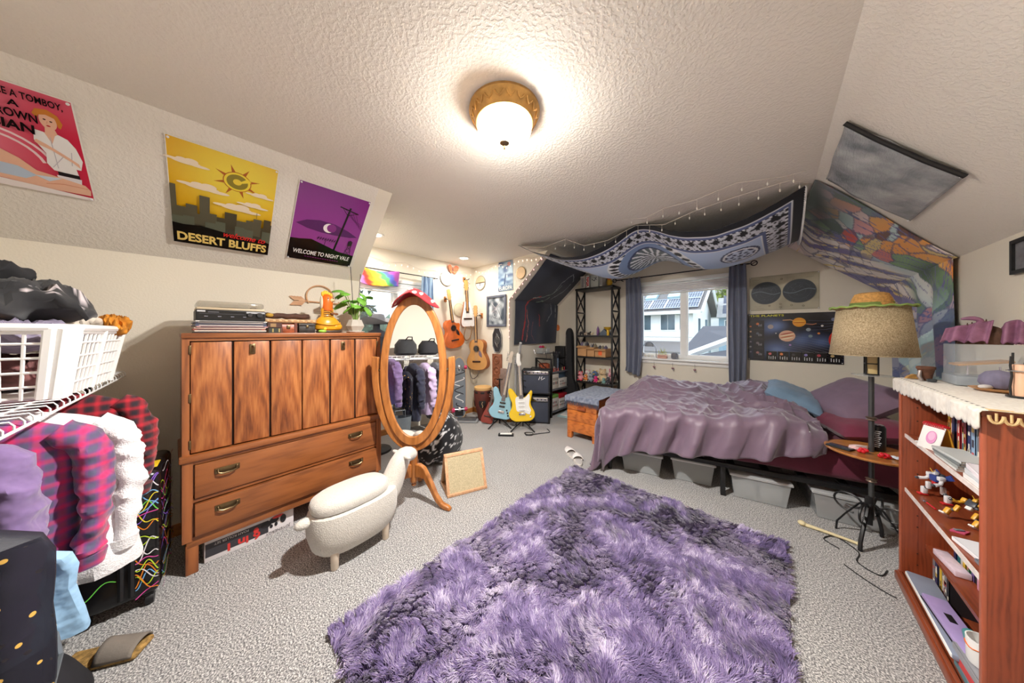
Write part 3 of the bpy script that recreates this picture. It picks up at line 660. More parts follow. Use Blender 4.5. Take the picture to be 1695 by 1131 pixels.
# --- planets poster
w, h = 0.75, 0.545; A = Art()
def space(u, v):
    b = max(0, nz(u*4, v*4, 3))*1.5; k = math.exp(-((u-0.33)**2+(v-0.25)**2)*40)+math.exp(-((u-0.27)**2+(v-0.75)**2)*60)+0.8*math.exp(-((u-0.8)**2+(v-0.42)**2)*120)+0.7*math.exp(-((u-0.6)**2+(v-0.45)**2)*60)
    return mixc(lin((22, 22, 34)), lin((120, 150, 215)), min(1, k*0.8*(0.6+b*0.5)+0.06*b))
A.wash(0, 0, w, h, space, 40, 30)
for k in range(7): A.line([(0.30, 0.30-0.02*k), (0.50, 0.27-0.025*k), (0.75, 0.20-0.030*k)], 0.0015, (120, 126, 150))
for k in range(4): A.line([(0.50, 0.46-0.035*k), (0.62, 0.45-0.03*k), (0.75, 0.45-0.02*k)], 0.0015, (110, 112, 140))
A.line([(0.30, 0.467), (0.36, 0.470), (0.40, 0.455)], 0.010, (196, 150, 110)); A.line([(0.47, 0.425), (0.53, 0.415), (0.56, 0.425)], 0.010, (176, 120, 90)); A.oval(0.43, 0.442, 0.052, 0.050, (226, 150, 40))
for k, c in enumerate(((240, 190, 70), (200, 110, 30), (235, 170, 60))): A.oval(0.43, 0.452-0.014*k, 0.046, 0.006, c)
A.oval(0.335, 0.290, 0.066, 0.062, (226, 178, 150))
for k, c in enumerate(((170, 70, 60), (245, 226, 190), (200, 120, 80), (246, 230, 200))): A.oval(0.335, 0.318-0.018*k, 0.060-0.004*abs(k-1), 0.006, c, rot=0.25)
A.oval(0.73, 0.250, 0.085, 0.110, (206, 40, 30), a0=R(80), a1=R(280)); A.oval(0.74, 0.19, 0.05, 0.05, (236, 120, 40), a0=R(80), a1=R(280))
for x, y, r_, c in ((0.50, 0.36, 0.018, (150, 160, 170)), (0.515, 0.29, 0.016, (120, 140, 150)), (0.575, 0.32, 0.010, (226, 140, 70)), (0.60, 0.40, 0.010, (220, 214, 210)), (0.68, 0.465, 0.018, (110, 120, 150)), (0.20, 0.395, 0.025, (170, 160, 160)), (0.245, 0.32, 0.006, (230, 230, 230)), (0.36, 0.19, 0.010, (160, 130, 200))): A.oval(x, y, r_, r_, c, 14)
A.rect(0.05, 0.01, 0.145, 0.47, (34, 34, 44))
for k in range(4): A.oval(0.088, 0.43-0.112*k, 0.014, 0.014, ((214, 120, 70), (90, 100, 116), (120, 110, 120), (170, 120, 120))[k], 14); A.rect(0.055, 0.365-0.112*k, 0.14, 0.367-0.112*k, (90, 90, 100))
for k in range(6):
    A.oval(0.025, 0.40-0.06*k, 0.010, 0.010, ((200, 120, 80), (210, 170, 140), (180, 160, 130), (120, 110, 130), (140, 140, 150), (100, 100, 120))[k], 10)
for k in range(6):
    x = 0.165+k*0.095; A.rect(x, 0.008, x+0.088, 0.115, (18, 18, 24)); A.line([(x, 0.115), (x+0.088, 0.115)], 0.0015, (150, 150, 160))
    A.oval(x+0.03, 0.085, 0.014, 0.014, ((214, 110, 110), (226, 140, 90), (60, 60, 66), (150, 140, 200), (190, 80, 90), (200, 170, 120))[k], 14)
    for j in range(4): A.rect(x+0.018+j*0.018, 0.025, x+0.024+j*0.018, 0.06-0.006*(j % 2), (206, 206, 212))
for k in range(12): A.rect(0.095+0.012*(k % 3), 0.40-0.112*(k//3), 0.101+0.012*(k % 3), 0.425-0.112*(k//3)-0.004*(k % 2), (150, 150, 160))
A.text('THE PLANETS', 0.165, 0.512, 0.030, (222, 220, 70), 0.0005, 0, fit=0.29)
poster('planets_poster', 'dark wall chart of the planets under the bedside curtain edge', 'poster', (-0.224, YG-0.0005, 1.017), EG, w, h, A, 0.006, m_gloss)

# --- double star map
w, h = 0.575, 0.405; A = Art()
A.wash(0.002, 0.002, w-0.002, h-0.002, lambda u, v: mixc(lin((196, 190, 166)), lin((166, 160, 138)), max(0, min(1, 0.5+nz(u*5, v*5, 8)))), 14, 10)
A.line([(0.01, 0.01), (w-0.01, 0.01), (w-0.01, h-0.01), (0.01, h-0.01), (0.01, 0.01)], 0.002, (110, 108, 96))
for cx_ in (0.148, 0.418):
    A.oval(cx_, 0.205, 0.130, 0.130, (70, 76, 84), 40); A.oval(cx_, 0.205, 0.124, 0.124, (52, 60, 70), 40)
    for k in range(26):
        a = random.uniform(0, TAU); r_ = 0.115*random.random()**0.5; x, y = cx_+r_*math.cos(a), 0.205+r_*math.sin(a)
        A.line([(x, y), (x+random.uniform(-.02, .02)*(1-r_/0.13), y+random.uniform(-.02, .02)*(1-r_/0.13)), (x+random.uniform(-.025, .025)*(1-r_/0.13), y+random.uniform(-.025, .025)*(1-r_/0.13))], 0.0012, (120, 134, 146))
    A.line([(cx_-0.122+0.0244*k, 0.205+0.02*math.sin(k*0.6)*(1 if cx_ < 0.3 else -1)) for k in range(11)], 0.008, (108, 124, 136))
    for rr in (0.09, 0.05): A.line([(cx_+rr*math.cos(TAU*k/30), 0.205+rr*math.sin(TAU*k/30)) for k in range(31)], 0.0010, (100, 112, 122))
for x, y in ((0.27, 0.07), (0.27, 0.035), (0.18, 0.055), (0.36, 0.052), (0.45, 0.04), (0.28, 0.35)): A.oval(x, y, 0.010, 0.010, (104, 100, 86), 12); A.oval(x, y, 0.006, 0.006, (178, 170, 146), 12)
for x, y in ((0.08, 0.05), (0.10, 0.03), (0.50, 0.35), (0.06, 0.36)): A.line([(x-0.03, y), (x+0.03, y)], 0.003, (140, 134, 116))
poster('star_map', 'tan antique map with two dark star hemispheres', 'poster', (-0.213, YG-0.0005, 1.598), EG, w, h, A, 0.004)

# --- europa poster
w, h = 0.315, 0.455; A = Art()
A.wash(0, 0, w, h, lambda u, v: mixc(mixc(lin((60, 96, 150)), lin((176, 206, 226)), max(0, min(1, 0.5+1.2*nz(u*3, v*9, 2)))), lin((30, 44, 66)), sstep(0.75, 1, v)*0.6+sstep(0.3, 0, v)*0.6), 20, 26)
A.poly([(0.15, 0.1), (0.17, 0.26), (0.155, 0.27), (0.12, 0.1)], (36, 70, 116)); A.oval(0.19, 0.22, 0.012, 0.02, (236, 246, 250)); A.oval(0.23, 0.40, 0.035, 0.03, (196, 120, 110))
A.text('EUROPA', w/2, 0.018, 0.085, (232, 232, 226), 0.001, 0, fit=0.27); A.rect(0.01, 0.41, 0.08, 0.425, (190, 200, 206))
poster('europa_poster', 'blue icy poster lettered EUROPA on the guitar wall', 'poster', (-3.134, YD1-0.0005, 1.975), EG, w, h, A, 0.003)

# --- framed print
t = thing('picture_frame', 'grey framed silvery print above the eight-sided plaque', 'picture', (-3.385, YD1, 1.435))
w, h = 0.43, 0.49; m_fr = M('pewter_frame', (104, 110, 126), 0.4, 0.4, var=0.12)
for p, q in (((0, 0), (w, 0.035)), ((0, h-0.035), (w, h)), ((0, 0.035), (0.035, h-0.035)), ((w-0.035, 0.035), (w, h-0.035))):
    G().rbox(((p[0]+q[0])/2, -0.014, (p[1]+q[1])/2), (q[0]-p[0], 0.024, q[1]-p[1]), 0.005).build('frame_rail', m_fr, t)
A = Art(); A.wash(0, 0, w-0.06, h-0.06, lambda u, v: mixc(lin((62, 74, 88)), lin((206, 214, 220)), max(0, min(1, 0.45+1.1*nz(u*4, v*6, 5)-0.9*abs(u-0.5)**2))), 26, 30)
for k in range(14): A.line([(random.uniform(.05, .32), random.uniform(.05, .38)) for _ in range(3)], 0.004, random.choice([(226, 232, 236), (52, 60, 72), (196, 170, 180)]))
o = A.build('print', m_print, t, flat=True); o.matrix_local = Matrix.Translation((0.03, -0.006, 0.03)) @ Matrix.Rotation(R(90), 4, 'X')

# --- glossy dark poster on the right slope
m, nt, bs = base('poster_painted_glare'); v_ = texco(nt, scale=(3, 14, 3))
nt.links.new(ramp(nt, noise_n(nt, texco(nt), 4, 4), [(0.3, lin((132, 138, 148))), (0.7, lin((240, 242, 246)))]), bs.inputs['Base Color']); bs.inputs['Metallic'].default_value = 0.35; bs.inputs['Roughness'].default_value = 0.25  # glare on the dark sheet is put into the colour as pale silver tones
bump_n(nt, noise_n(nt, v_, 9, 4), bs, 0.5, 0.01)
t = thing('glossy_poster', 'shiny dark poster with painted pale glare pinned to the sloped ceiling', 'poster')
ex, ey = ER; sheet_frame(t, Vector((0.638, 2.997, 2.058))+ex.cross(ey)*0.012, ex, ey)
w, h = 0.70, 0.50
q = G().grid(lambda u, v: (u*w+0.16*v, v*h, 0.012*math.sin(PI*v)*(1-u)+0.01*nz(u*3, v*4, 1)), 30, 24).build('sheet', m, t); solid(q, 0.0015)
b = G(); b.tube([(w, 0, 0.004), (w+0.05, 0.3*h, 0.012), (w+0.11, 0.7*h, 0.010), (w+0.16, h, 0.004)], 0.010, 8); b.build('rolled_edge', m_bplas, t)
for x, y in ((0.01, 0.01), (w-0.01, 0.01), (0.17, h-0.01), (w+0.15, h-0.01)): G().ell((x, y, 0.006), 0.005, 8, 6).build('pin', m_pin, t)

# ------------------------------------------------------------------ blue sun tapestry slung under the ceiling
def curve(pts):
    xs = [p[0] for p in pts]; zs = [p[1] for p in pts]
    def f(x):
        if x <= xs[0]: return zs[0]
        for i in range(len(xs)-1):
            if x <= xs[i+1]:
                t = (x-xs[i])/(xs[i+1]-xs[i]); m0 = (zs[i+1]-zs[i-1])/(xs[i+1]-xs[i-1]) if i > 0 else (zs[i+1]-zs[i])/(xs[i+1]-xs[i])
                m1 = (zs[i+2]-zs[i])/(xs[i+2]-xs[i]) if i+2 < len(xs) else (zs[i+1]-zs[i])/(xs[i+1]-xs[i]); d = xs[i+1]-xs[i]
                return (2*t**3-3*t*t+1)*zs[i]+(t**3-2*t*t+t)*m0*d+(-2*t**3+3*t*t)*zs[i+1]+(t**3-t*t)*m1*d
        return zs[-1]
    return f
near = curve([(-2.32, 2.432), (-2.1, 2.31), (-1.71, 2.20), (-1.34, 2.29), (-1.01, 2.432), (-0.70, 2.30), (-0.375, 2.225), (-0.10, 2.285), (0.19, 2.42)])
mid = curve([(-2.32, 2.40), (-2.0, 2.24), (-1.46, 2.04), (-0.99, 2.20), (-0.55, 2.02), (-0.17, 2.05), (0.19, 2.20)])
TW, TH_ = 2.5, 1.5
def blue_pos(u, v):
    Y0 = lerp(2.60, 2.93, sstep(0, 0.45, u)); Y = lerp(Y0, 4.22, v); X = lerp(-2.32+0.20*sstep(0, 0.5, v), 0.170, u); a, b = near(X), mid(X); c = 2.425-0.05*math.sin(u*PI*2)**2
    z = a*(1-v)*(1-2*v)+4*b*v*(1-v)+c*v*(2*v-1)
    return (X, Y, min(2.434, ZC-0.012-(max(0, XL1-X)*0.9 if Y > 2.9 else 0), z+0.010*nz(u*14, v*3, 2)))
K_, SL, LB, WH, NV = lin((20, 22, 32)), lin((84, 96, 138)), lin((146, 176, 220)), lin((226, 230, 238)), lin((54, 64, 100))
def blue_col(u, v):
    x, y = u*TW, v*TH_; e = min(x, TW-x, y, TH_-y); along = x if e in (y, TH_-y) else y
    if e < 0.060: return K_
    if e < 0.068: return WH
    if e < 0.090: return SL
    if e < 0.104: return WH if math.sin(along*150) > 0.1 else K_
    if e < 0.205:                                   # border of repeated dark beasts
        p = (along*10.5) % 1.0; q = (e-0.104)/0.101
        k = nz(p*3.0+1.3, q*3.2, 7.7)+0.55*nz(p*8, q*8, 3.1)
        return K_ if k > 0.02 else mixc(WH, SL, 0.35)
    if e < 0.218: return WH if math.sin(along*150) > 0.1 else K_
    if e < 0.250: return SL
    if e < 0.258: return WH
    c = mixc(LB, mixc(LB, WH, 0.6), 0.5+0.5*nz(x*2, y*3, 5))
    for (cx_, cy_, r_) in ((1.25, 0.62, 0.50), (0.42, 0.42, 0.14), (2.08, 0.45, 0.15), (0.42, 1.1, 0.14), (2.08, 1.1, 0.15)):
        d = math.hypot(x-cx_, y-cy_)/r_; a = math.atan2(y-cy_, x-cx_)
        if d < 1.0:
            if r_ > 0.3:
                if d < 0.30: return lin((70, 78, 84)) if math.sin(a*14) > 0 else WH
                if d < 0.55: return WH if math.sin(a*22) > 0.55*(d-0.3)/0.25 else lin((92, 104, 112))
                if d < 0.60: return NV
                if d < 0.78: return mixc(SL, LB, 0.5)
                if d < 0.97: return K_ if abs(math.sin(a*16)) > 0.35+0.6*abs(d-0.87)/0.1 else WH
                return WH
            if d > 0.88: return NV
            if d > 0.76: return WH
            return NV if math.sin(a*8)+math.sin(d*20) > 0.4 else mixc(LB, WH, 0.5)
    return c
t = thing('sun_tapestry', 'blue sun mandala tapestry slung under the ceiling over the bed', 'tapestry')
q = G().grid(blue_pos, 300, 170, blue_col).build('cloth', m_cloth, t); solid(q, 0.003)
g = G()
for k in range(70):
    v = k/69; p = Vector(blue_pos(1.0, v*0.92)); g.tube([p, p+Vector((0.006, 0.004*random.uniform(-1, 1), -0.022)), p+Vector((0.004, 0.01*random.uniform(-1, 1), -0.045))], 0.004, 5)
o = g.build('fringe', M('white_fringe', (226, 226, 226), 0.9), t); o['kind'] = 'stuff'

# ------------------------------------------------------------------ colourful tapestry on the right slope and knee wall
L1 = math.hypot(XR2-XR1, ZC-ZK); NR = Vector((-(ZC-ZK), 0, -(XR2-XR1))).normalized()
def col_pos(u, v):
    a = u*1.72; yn = lerp(2.93, 3.28, sstep(0, 0.55, u)); Y = lerp(yn, 4.33, v)
    off = 0.012+0.17*(v**0.9)*(1-0.2*u)
    if a < L1:
        k = a/L1; P = Vector((lerp(XR1, XR2, k), Y, lerp(ZC, ZK, k)))+NR*(off*(0.5+0.5*sstep(0, 0.25, k)) if v < 1 else off); P.z = min(P.z, ZC-0.006)
    else:
        b = a-L1; fall = math.exp(-b*3.0); P = Vector((XR2, Y, ZK-b))+Vector((-1, 0, 0))*(0.02+off*fall*0.75+0.02*(1+math.sin(Y*26+b*2))*min(1, b*3))+Vector((0, 0, -off*0.55))
    return tuple(P)
pal = [lin(c) for c in ((62, 84, 78), (240, 156, 80), (226, 84, 74), (244, 220, 130), (180, 212, 216), (110, 108, 164), (244, 236, 230), (140, 180, 130), (226, 168, 186))]
def col_col(u, v):
    x, y = (1-v), u*1.9
    w1 = nz(x*2.2, y*2.0, 1.1)*0.7; sw = nz(x*3+w1, y*3-w1, 4.4)
    band = sstep(0.0, 0.28, u+0.25*(v-0.2)+0.10*sw)
    ang = math.atan2(u-0.75, (1-v)-0.9+0.001); rays = nz(ang*15, math.hypot(u-0.75, v-0.1)*2.2, 6.6)
    q, pp = noise.voronoi(Vector((x*9+w1*3+0.5*sw, y*6+w1*3, 0.3))); edge = q[1]-q[0]
    i = int(abs(math.sin(pp[0].x*12.9+pp[0].y*78.2)*4375.8)*9) % 9
    c = mixc(pal[i], pal[(i+2) % 9], max(0, min(1, 0.5+sw)))
    if v > 0.40: c = mixc(c, (pal[6] if rays > 0.1 else (pal[3] if rays > -0.08 else pal[5])), 0.9*sstep(0.40, 0.58, v))
    if abs(rays) < 0.045: c = pal[5]
    if edge < 0.05: c = mixc(lin((70, 72, 120)), c, 0.3)
    if u > 0.55: c = mixc(c, pal[4] if sw > 0 else lin((92, 108, 150)), sstep(0.55, 0.8, u)*0.75)
    dark = mixc(pal[0], lin((110, 116, 116)), 0.5+0.5*sw)
    return mixc(dark, c, band)
t = thing('tree_tapestry', 'multicoloured abstract tapestry drooping from the sloped ceiling above the pillows', 'tapestry')
q = G().grid(col_pos, 190, 150, col_col).build('cloth', m_cloth, t); solid(q, 0.003)

# ------------------------------------------------------------------ black tapestry on the far left slope
L2 = math.hypot(XL2-XL1, ZC-ZK); NL = Vector((ZC-ZK, 0, -(XL1-XL2))).normalized()
def blk_pos(u, v):
    Y = lerp(3.13, 4.26, u)+0.03*math.sin(v*4); a = v*1.58
    if a < L2-0.03:
        k = (a+0.03)/L2; P = Vector((lerp(XL1, XL2, k), Y, lerp(ZC, ZK, k)))+NL*(0.012+0.03*math.sin(PI*u)*math.sin(PI*min(1, k)))
    else:
        b = a-(L2-0.03); P = Vector((XL2+0.02+0.035*math.exp(-b*4)*math.sin(PI*u)+0.012*(1+math.sin(u*14+b*3)), Y, ZK-b))
    return tuple(P)
def seg_d(p, a, b):
    dx, dy = b[0]-a[0], b[1]-a[1]; t = max(0, min(1, ((p[0]-a[0])*dx+(p[1]-a[1])*dy)/(dx*dx+dy*dy))); return math.hypot(p[0]-a[0]-t*dx, p[1]-a[1]-t*dy)
strokes = [([(0.18, 0.95), (0.22, 0.75), (0.20, 0.62), (0.30, 0.52), (0.42, 0.46)], (176, 50, 52), 0.012), ([(0.26, 0.97), (0.30, 0.8), (0.24, 0.66)], (190, 120, 110), 0.006), ([(0.30, 0.50), (0.50, 0.46), (0.62, 0.40), (0.66, 0.28)], (150, 170, 164), 0.006),
           ([(0.45, 0.55), (0.58, 0.52), (0.62, 0.45)], (150, 180, 160), 0.006), ([(0.62, 0.40), (0.60, 0.24), (0.72, 0.12), (0.85, 0.2), (0.82, 0.36), (0.70, 0.48)], (170, 178, 186), 0.005), ([(0.80, 0.55), (0.84, 0.66), (0.74, 0.76)], (150, 158, 166), 0.006),
           ([(0.92, 0.56), (0.93, 0.72)], (150, 158, 166), 0.005), ([(0.50, 0.70), (0.54, 0.82)], (150, 50, 56), 0.010), ([(0.38, 0.78), (0.36, 0.9), (0.42, 0.97)], (120, 80, 84), 0.005)]
def blk_col(u, v):
    c = mixc(lin((34, 38, 50)), lin((58, 64, 80)), max(0, min(1, 0.5+nz(u*3, v*3, 3))))
    p = (u+0.012*nz(u*20, v*20, 1), v+0.012*nz(u*20, v*20, 9))
    for pts, col, w_ in strokes:
        if min(seg_d(p, pts[i], pts[i+1]) for i in range(len(pts)-1)) < w_*(0.7+0.9*abs(nz(u*30, v*30, 2))): c = lin(col)
    return c
t = thing('dark_tapestry', 'dark blue-black tapestry with red and pale brush marks on the sloped wall', 'tapestry')
q = G().grid(blk_pos, 130, 150, blk_col).build('cloth', m_cloth, t); solid(q, 0.003)
# ================================================================== dresser
m_wv = wood('walnut_upright_grain', (168, 100, 54), (104, 56, 30), (3.4, 3.4, 0.50), 2.6, 0.38, 0.30)
m_wv2 = cathedral('walnut_arches', (158, 92, 48), (106, 56, 30), (196, 128, 72))
m_wh = wood('walnut_level_grain', (160, 96, 52), (108, 60, 32), (0.5, 6, 6), 3.2, 0.38, 0.15)
m_gap = M('dark_gap', (46, 24, 14), 0.7)
DW, DD, DH = 1.09, 0.45, 1.345
dr = thing('dresser', 'tall walnut dresser with six panelled doors above two long drawers', 'dresser', (-2.36, -0.11, 0), R(93.5))
DMAT = Matrix.Translation((-2.36, -0.11, 0)) @ Matrix.Rotation(R(93.5), 4, 'Z')
g = G(); g.b2((0, 0.012, 0.66), (0.028, DD, 1.318)).b2((DW-0.028, 0.012, 0.66), (DW, DD, 1.318)).b2((0.028, 0.06, 0.66), (DW-0.028, DD, 1.318))
g.build('upper_case', m_wv, dr)
G().rbox((DW/2, DD/2, DH-0.014), (DW+0.006, DD+0.004, 0.028), 0.004).build('top', m_wh, dr)
G().b2((0.028, 0.012, 1.300), (DW-0.028, 0.06, 1.318)).build('top_rail', m_wh, dr)
G().rbox((DW/2, DD/2-0.006, 0.645), (DW+0.024, DD+0.012, 0.036), 0.008).build('waist_moulding', m_wh, dr)
g = G(); g.b2((0, 0.0, 0.185), (0.040, DD, 0.628)).b2((DW-0.040, 0.0, 0.185), (DW, DD, 0.628)).b2((0.04, 0.03, 0.185), (DW-0.04, DD, 0.628)); g.build('lower_case', m_wv, dr)
for z in (0.405, 0.196, 0.618): G().b2((0.04, 0.004, z-0.009), (DW-0.04, 0.03, z+0.009)).build('drawer_rail', m_wh, dr)
dw = (DW-0.056-0.006)/2
for k in (0, 1):
    x0 = 0.028+0.002+k*(dw+0.002)
    d = G().b2((x0, 0.030, 0.668), (x0+dw, 0.048, 1.296)).build('door', m_gap, dr)
    pw = (dw-0.012)/3
    for j in range(3):
        a = x0+j*(pw+0.006); G().rbox((a+pw/2, 0.024, 0.982), (pw-0.004, 0.018, 0.622), 0.003).build('panel', m_wv2, d)
    hx = x0+pw*1.5 if k == 0 else x0+pw*1.5
    hp = G().rbox((hx+0.006, 0.011, 1.245), (0.028, 0.008, 0.062), 0.003).build('handle', m_brass, d)
    g = G(); g.tube([(x0+pw*1.5+0.006, 0.008, 1.262), (x0+pw*1.5+0.006, -0.008, 1.250), (x0+pw*1.5+0.006, -0.006, 1.226)], 0.006, 8)
    o = g.build('handle', m_brass, d)
    for z in (0.72, 0.98, 1.25): G().rbox((x0-0.001 if k == 0 else x0+dw+0.001, 0.014, z), (0.010, 0.014, 0.05), 0.002).build('hinge', m_brass, d)
def bail(g, x, z):
    g.rbox((x, -0.010, z+0.004), (0.105, 0.004, 0.032), 0.0015)
    g.ell((x-0.04, -0.016, z+0.008), 0.007, 8, 6).ell((x+0.04, -0.016, z+0.008), 0.007, 8, 6)
    g.tube([(x-0.04, -0.018, z+0.008), (x-0.038, -0.024, z-0.006), (x-0.02, -0.026, z-0.013), (x+0.02, -0.026, z-0.013), (x+0.038, -0.024, z-0.006), (x+0.04, -0.018, z+0.008)], 0.0045, 8)
for z0, z1, tilt in ((0.418, 0.604, 0.0), (0.212, 0.388, 0.012)):
    w_ = G(); w_.rbox((DW/2, 0.004-tilt/2, (z0+z1)/2), (DW-0.092, 0.02+tilt, z1-z0), 0.004); d = w_.build('drawer', m_wh, dr)
    for x in (0.175, 0.885):
        q = G(); bail(q, x, (z0+z1)/2+0.03); q.build('handle', m_brass, d).location = (0, -tilt/1.2, 0)
g = G(); g.rbox((DW/2, 0.022, 0.170), (DW-0.03, 0.036, 0.045), 0.005).rbox((0.035, DD/2, 0.170), (0.036, DD-0.04, 0.045), 0.005).rbox((DW-0.035, DD/2, 0.170), (0.036, DD-0.04, 0.045), 0.005); g.build('apron', m_wh, dr)
for x in (0.037, DW-0.037):
    for y in (0.030, DD-0.030): G().rbox((x, y, 0.083), (0.05, 0.05, 0.166), 0.005).build('leg', m_wv, dr)

# --- box of exercise kit under the dresser
def ontop(x, y, z=DH): return tuple(DMAT @ Vector((x, y, z)))
t = thing('exercise_box', 'white cardboard carton with upside-down lettering lying under the dresser', 'box', ontop(0.085, 0.055, 0), R(93.5))
G().rbox((0.21, 0.13, 0.070), (0.42, 0.26, 0.138), 0.003).build('carton', M('white_card', (226, 220, 222), 0.6, var=0.04), t)
A = Art(); bw, bh = 0.42, 0.138
A.rect(0.004, 0.030, 0.285, 0.108, (52, 50, 56)); red = (206, 52, 48); wt = (226, 224, 224)
# printed upright, then the whole panel is turned upside down as the box lies
A.text('6 in 1', 0.165, 0.062, 0.062, red, 0.002, 0, rot=PI, fit=0.15); A.text('FOAM ROLLER SET', 0.115, 0.102, 0.020, wt, 0.0, 0, rot=PI, fit=0.15)
A.text('JOYENERGY', 0.335, 0.028, 0.026, (70, 66, 70), 0.0, 0, rot=PI, fit=0.13)
for x, y, rx, ry, c in ((0.275, 0.085, 0.028, 0.022, (34, 32, 36)), (0.315, 0.098, 0.024, 0.020, (34, 32, 36)), (0.225, 0.075, 0.013, 0.018, red), (0.335, 0.112, 0.030, 0.010, red), (0.362, 0.085, 0.016, 0.028, (40, 38, 42)), (0.30, 0.062, 0.008, 0.012, (34, 32, 36)), (0.325, 0.066, 0.008, 0.014, (34, 32, 36))): A.oval(x, y, rx, ry, c, 16)
o = A.build('printed_panel', m_print, t, flat=True); o.matrix_local = Matrix.Translation((0, -0.0012, 0)) @ Matrix.Rotation(R(90), 4, 'X')

# --- things standing on the dresser
rnd = random.Random(3); z = DH
sleeves = [(44, 42, 48), (226, 214, 200), (150, 80, 70), (210, 190, 176), (196, 150, 150), (90, 96, 120), (60, 64, 84), (120, 126, 144), (206, 204, 200)]
for i, c in enumerate(sleeves):
    w_ = 0.0075; t = G().rbox((0, 0, 0), (0.312, 0.305, w_), 0.001, 1, col=lin(c)); t.box((0, -0.1529, 0), (0.28, 0.0006, w_*0.5), lin((215, 205, 195) if i % 2 else (70, 66, 72)))
    o = t.build('record_sleeve', m_print); o.location = ontop(0.205+rnd.uniform(-.006, .006), 0.195+rnd.uniform(-.006, .006), z+w_/2+0.0004); o.rotation_euler = (0, 0, R(93.5)+rnd.uniform(-.03, .03)); z += w_+0.0006
    tag(o, ('black', 'cream', 'rust', 'pale tan', 'dusty pink', 'slate', 'navy-grey', 'blue-grey', 'white')[i]+' record sleeve in the stack under the black receiver, '+('lowest', 'second up', 'third up', 'fourth up', 'middle', 'fourth from the top', 'third from the top', 'second from the top', 'topmost')[i], 'record', 'stack of records on the dresser')
t = thing('stereo_receiver', 'black stereo receiver with knobs on a stack of records', 'receiver', ontop(0.205, 0.195, z), R(93.5))
G().rbox((0, 0, 0.034), (0.305, 0.27, 0.062), 0.004).build('case', m_bplas, t)
A = Art(); A.rect(-0.148, 0.010, 0.148, 0.060, (18, 18, 22)); A.rect(-0.148, 0.052, -0.115, 0.060, (206, 206, 210)); A.rect(-0.105, 0.050, -0.06, 0.053, (120, 120, 128)); A.rect(0.06, 0.050, 0.148, 0.060, (176, 176, 180)); A.rect(-0.14, 0.041, 0.05, 0.0425, (90, 90, 96))
for k in range(4): A.rect(-0.12+k*0.055, 0.024, -0.105+k*0.055, 0.028, (130, 130, 140))
A.build('faceplate', m_gloss, t, flat=True).matrix_local = Matrix.Translation((0, -0.1355, 0.0)) @ Matrix.Rotation(R(90), 4, 'X')
for x, r_ in ((0.075, 0.013), (0.122, 0.016)): G().lathe([(r_, 0), (r_, 0.012), (r_*0.85, 0.016), (0.001, 0.016)], 18).build('knob', m_bplas, t).matrix_local = Matrix.Translation((x, -0.136, 0.040)) @ Matrix.Rotation(R(90), 4, 'X')
for x in (-.12, .12):
    for y in (-.1, .1): G().lathe([(0.012, 0), (0.012, 0.004)], 10, (x, y, 0)).build('foot', m_bplas, t)
t = thing('turntable', 'record player under a smoky dust cover on the stereo receiver', 'record player', ontop(0.205, 0.20, z+0.065), R(93.5))
G().rbox((0, 0, 0.008), (0.300, 0.25, 0.014), 0.003).build('plinth', M('tan_plinth', (196, 178, 150), 0.5), t)
G().lathe([(0.001, 0.016), (0.10, 0.016), (0.10, 0.020), (0.001, 0.020)], 28).build('platter', m_bplas, t)
G().tube([(0.12, 0.08, 0.03), (0.12, -0.03, 0.028), (0.09, -0.06, 0.024)], 0.004, 6).build('tone_arm', m_chrome, t)
G().rbox((0, 0, 0.034), (0.296, 0.246, 0.038), 0.012).build('dust_cover', glassy('smoky_acrylic', (150, 140, 122), 0.08, 0.45), t)

def book(name, label, c, size, M4, group=None, cover=None, cat='book', spine=None):
    """size = (width across spine.. depth, thickness); local: spine faces -y, lies flat with thickness along z"""
    w_, d_, h_ = size; t = thing(name, label, cat, group=group); t.matrix_world = M4
    G().rbox((0, 0.001, h_/2), (w_-0.006, d_-0.006, h_-0.005), 0.0008, 1).build('pages', M('page_edges', (228, 220, 202), 0.8, var=0.06), t)
    g = G(); cc = lin(c); g.box((0, 0, 0.0012), (w_, d_, 0.0024), cc).box((0, 0, h_-0.0012), (w_, d_, 0.0024), cc).rbox((0, -d_/2+0.001, h_/2), (w_, 0.004, h_), 0.0015, 1, col=cc)
    if spine:
        for p, q_, cs in spine: g.box((w_*p, -d_/2-0.0013, h_/2), (w_*q_, 0.0006, h_*0.7), lin(cs))
    g.build('cover', m_print, t); return t
def DL(x, y, z, rz=0): return DMAT @ Matrix.Translation((x, y, z)) @ Matrix.Rotation(rz, 4, 'Z')
book('old_book', 'dark green old book under the tan board on the dresser', (40, 46, 38), (0.075, 0.12, 0.034), DL(0.410, 0.14, DH, 0.05), spine=[(-.2, .1, (170, 150, 90)), (.25, .1, (170, 150, 90))])
book('old_book', 'dark brown old book lying on the green book on the dresser', (70, 40, 32), (0.075, 0.12, 0.034), DL(0.410, 0.14, DH+0.035, -0.04), spine=[(-.1, .4, (150, 120, 80))])
t = thing('trinket_chest', 'small orange-brown wooden treasure chest with clasp on the dresser', 'box', ontop(0.482, 0.12), R(93.5))
m_tr = wood('red_wood', (186, 96, 52), (110, 48, 24), (3, 8, 8), 6, 0.4)
G().rbox((0, 0, 0.022), (0.10, 0.075, 0.044), 0.003).build('body', m_tr, t)
G().prism([(-0.0375, 0.044), (0.0375, 0.044), (0.034, 0.058), (0.02, 0.068), (-0.02, 0.068), (-0.034, 0.058)], -0.05, 0.05, 'x').build('lid', m_tr, t)
for x in (-0.042, 0.042): G().b2((x-0.008, -0.0395, 0.001), (x+0.008, 0.0395, 0.070)).build('strap', M('dark_red_strap', (104, 48, 30), 0.5), t)
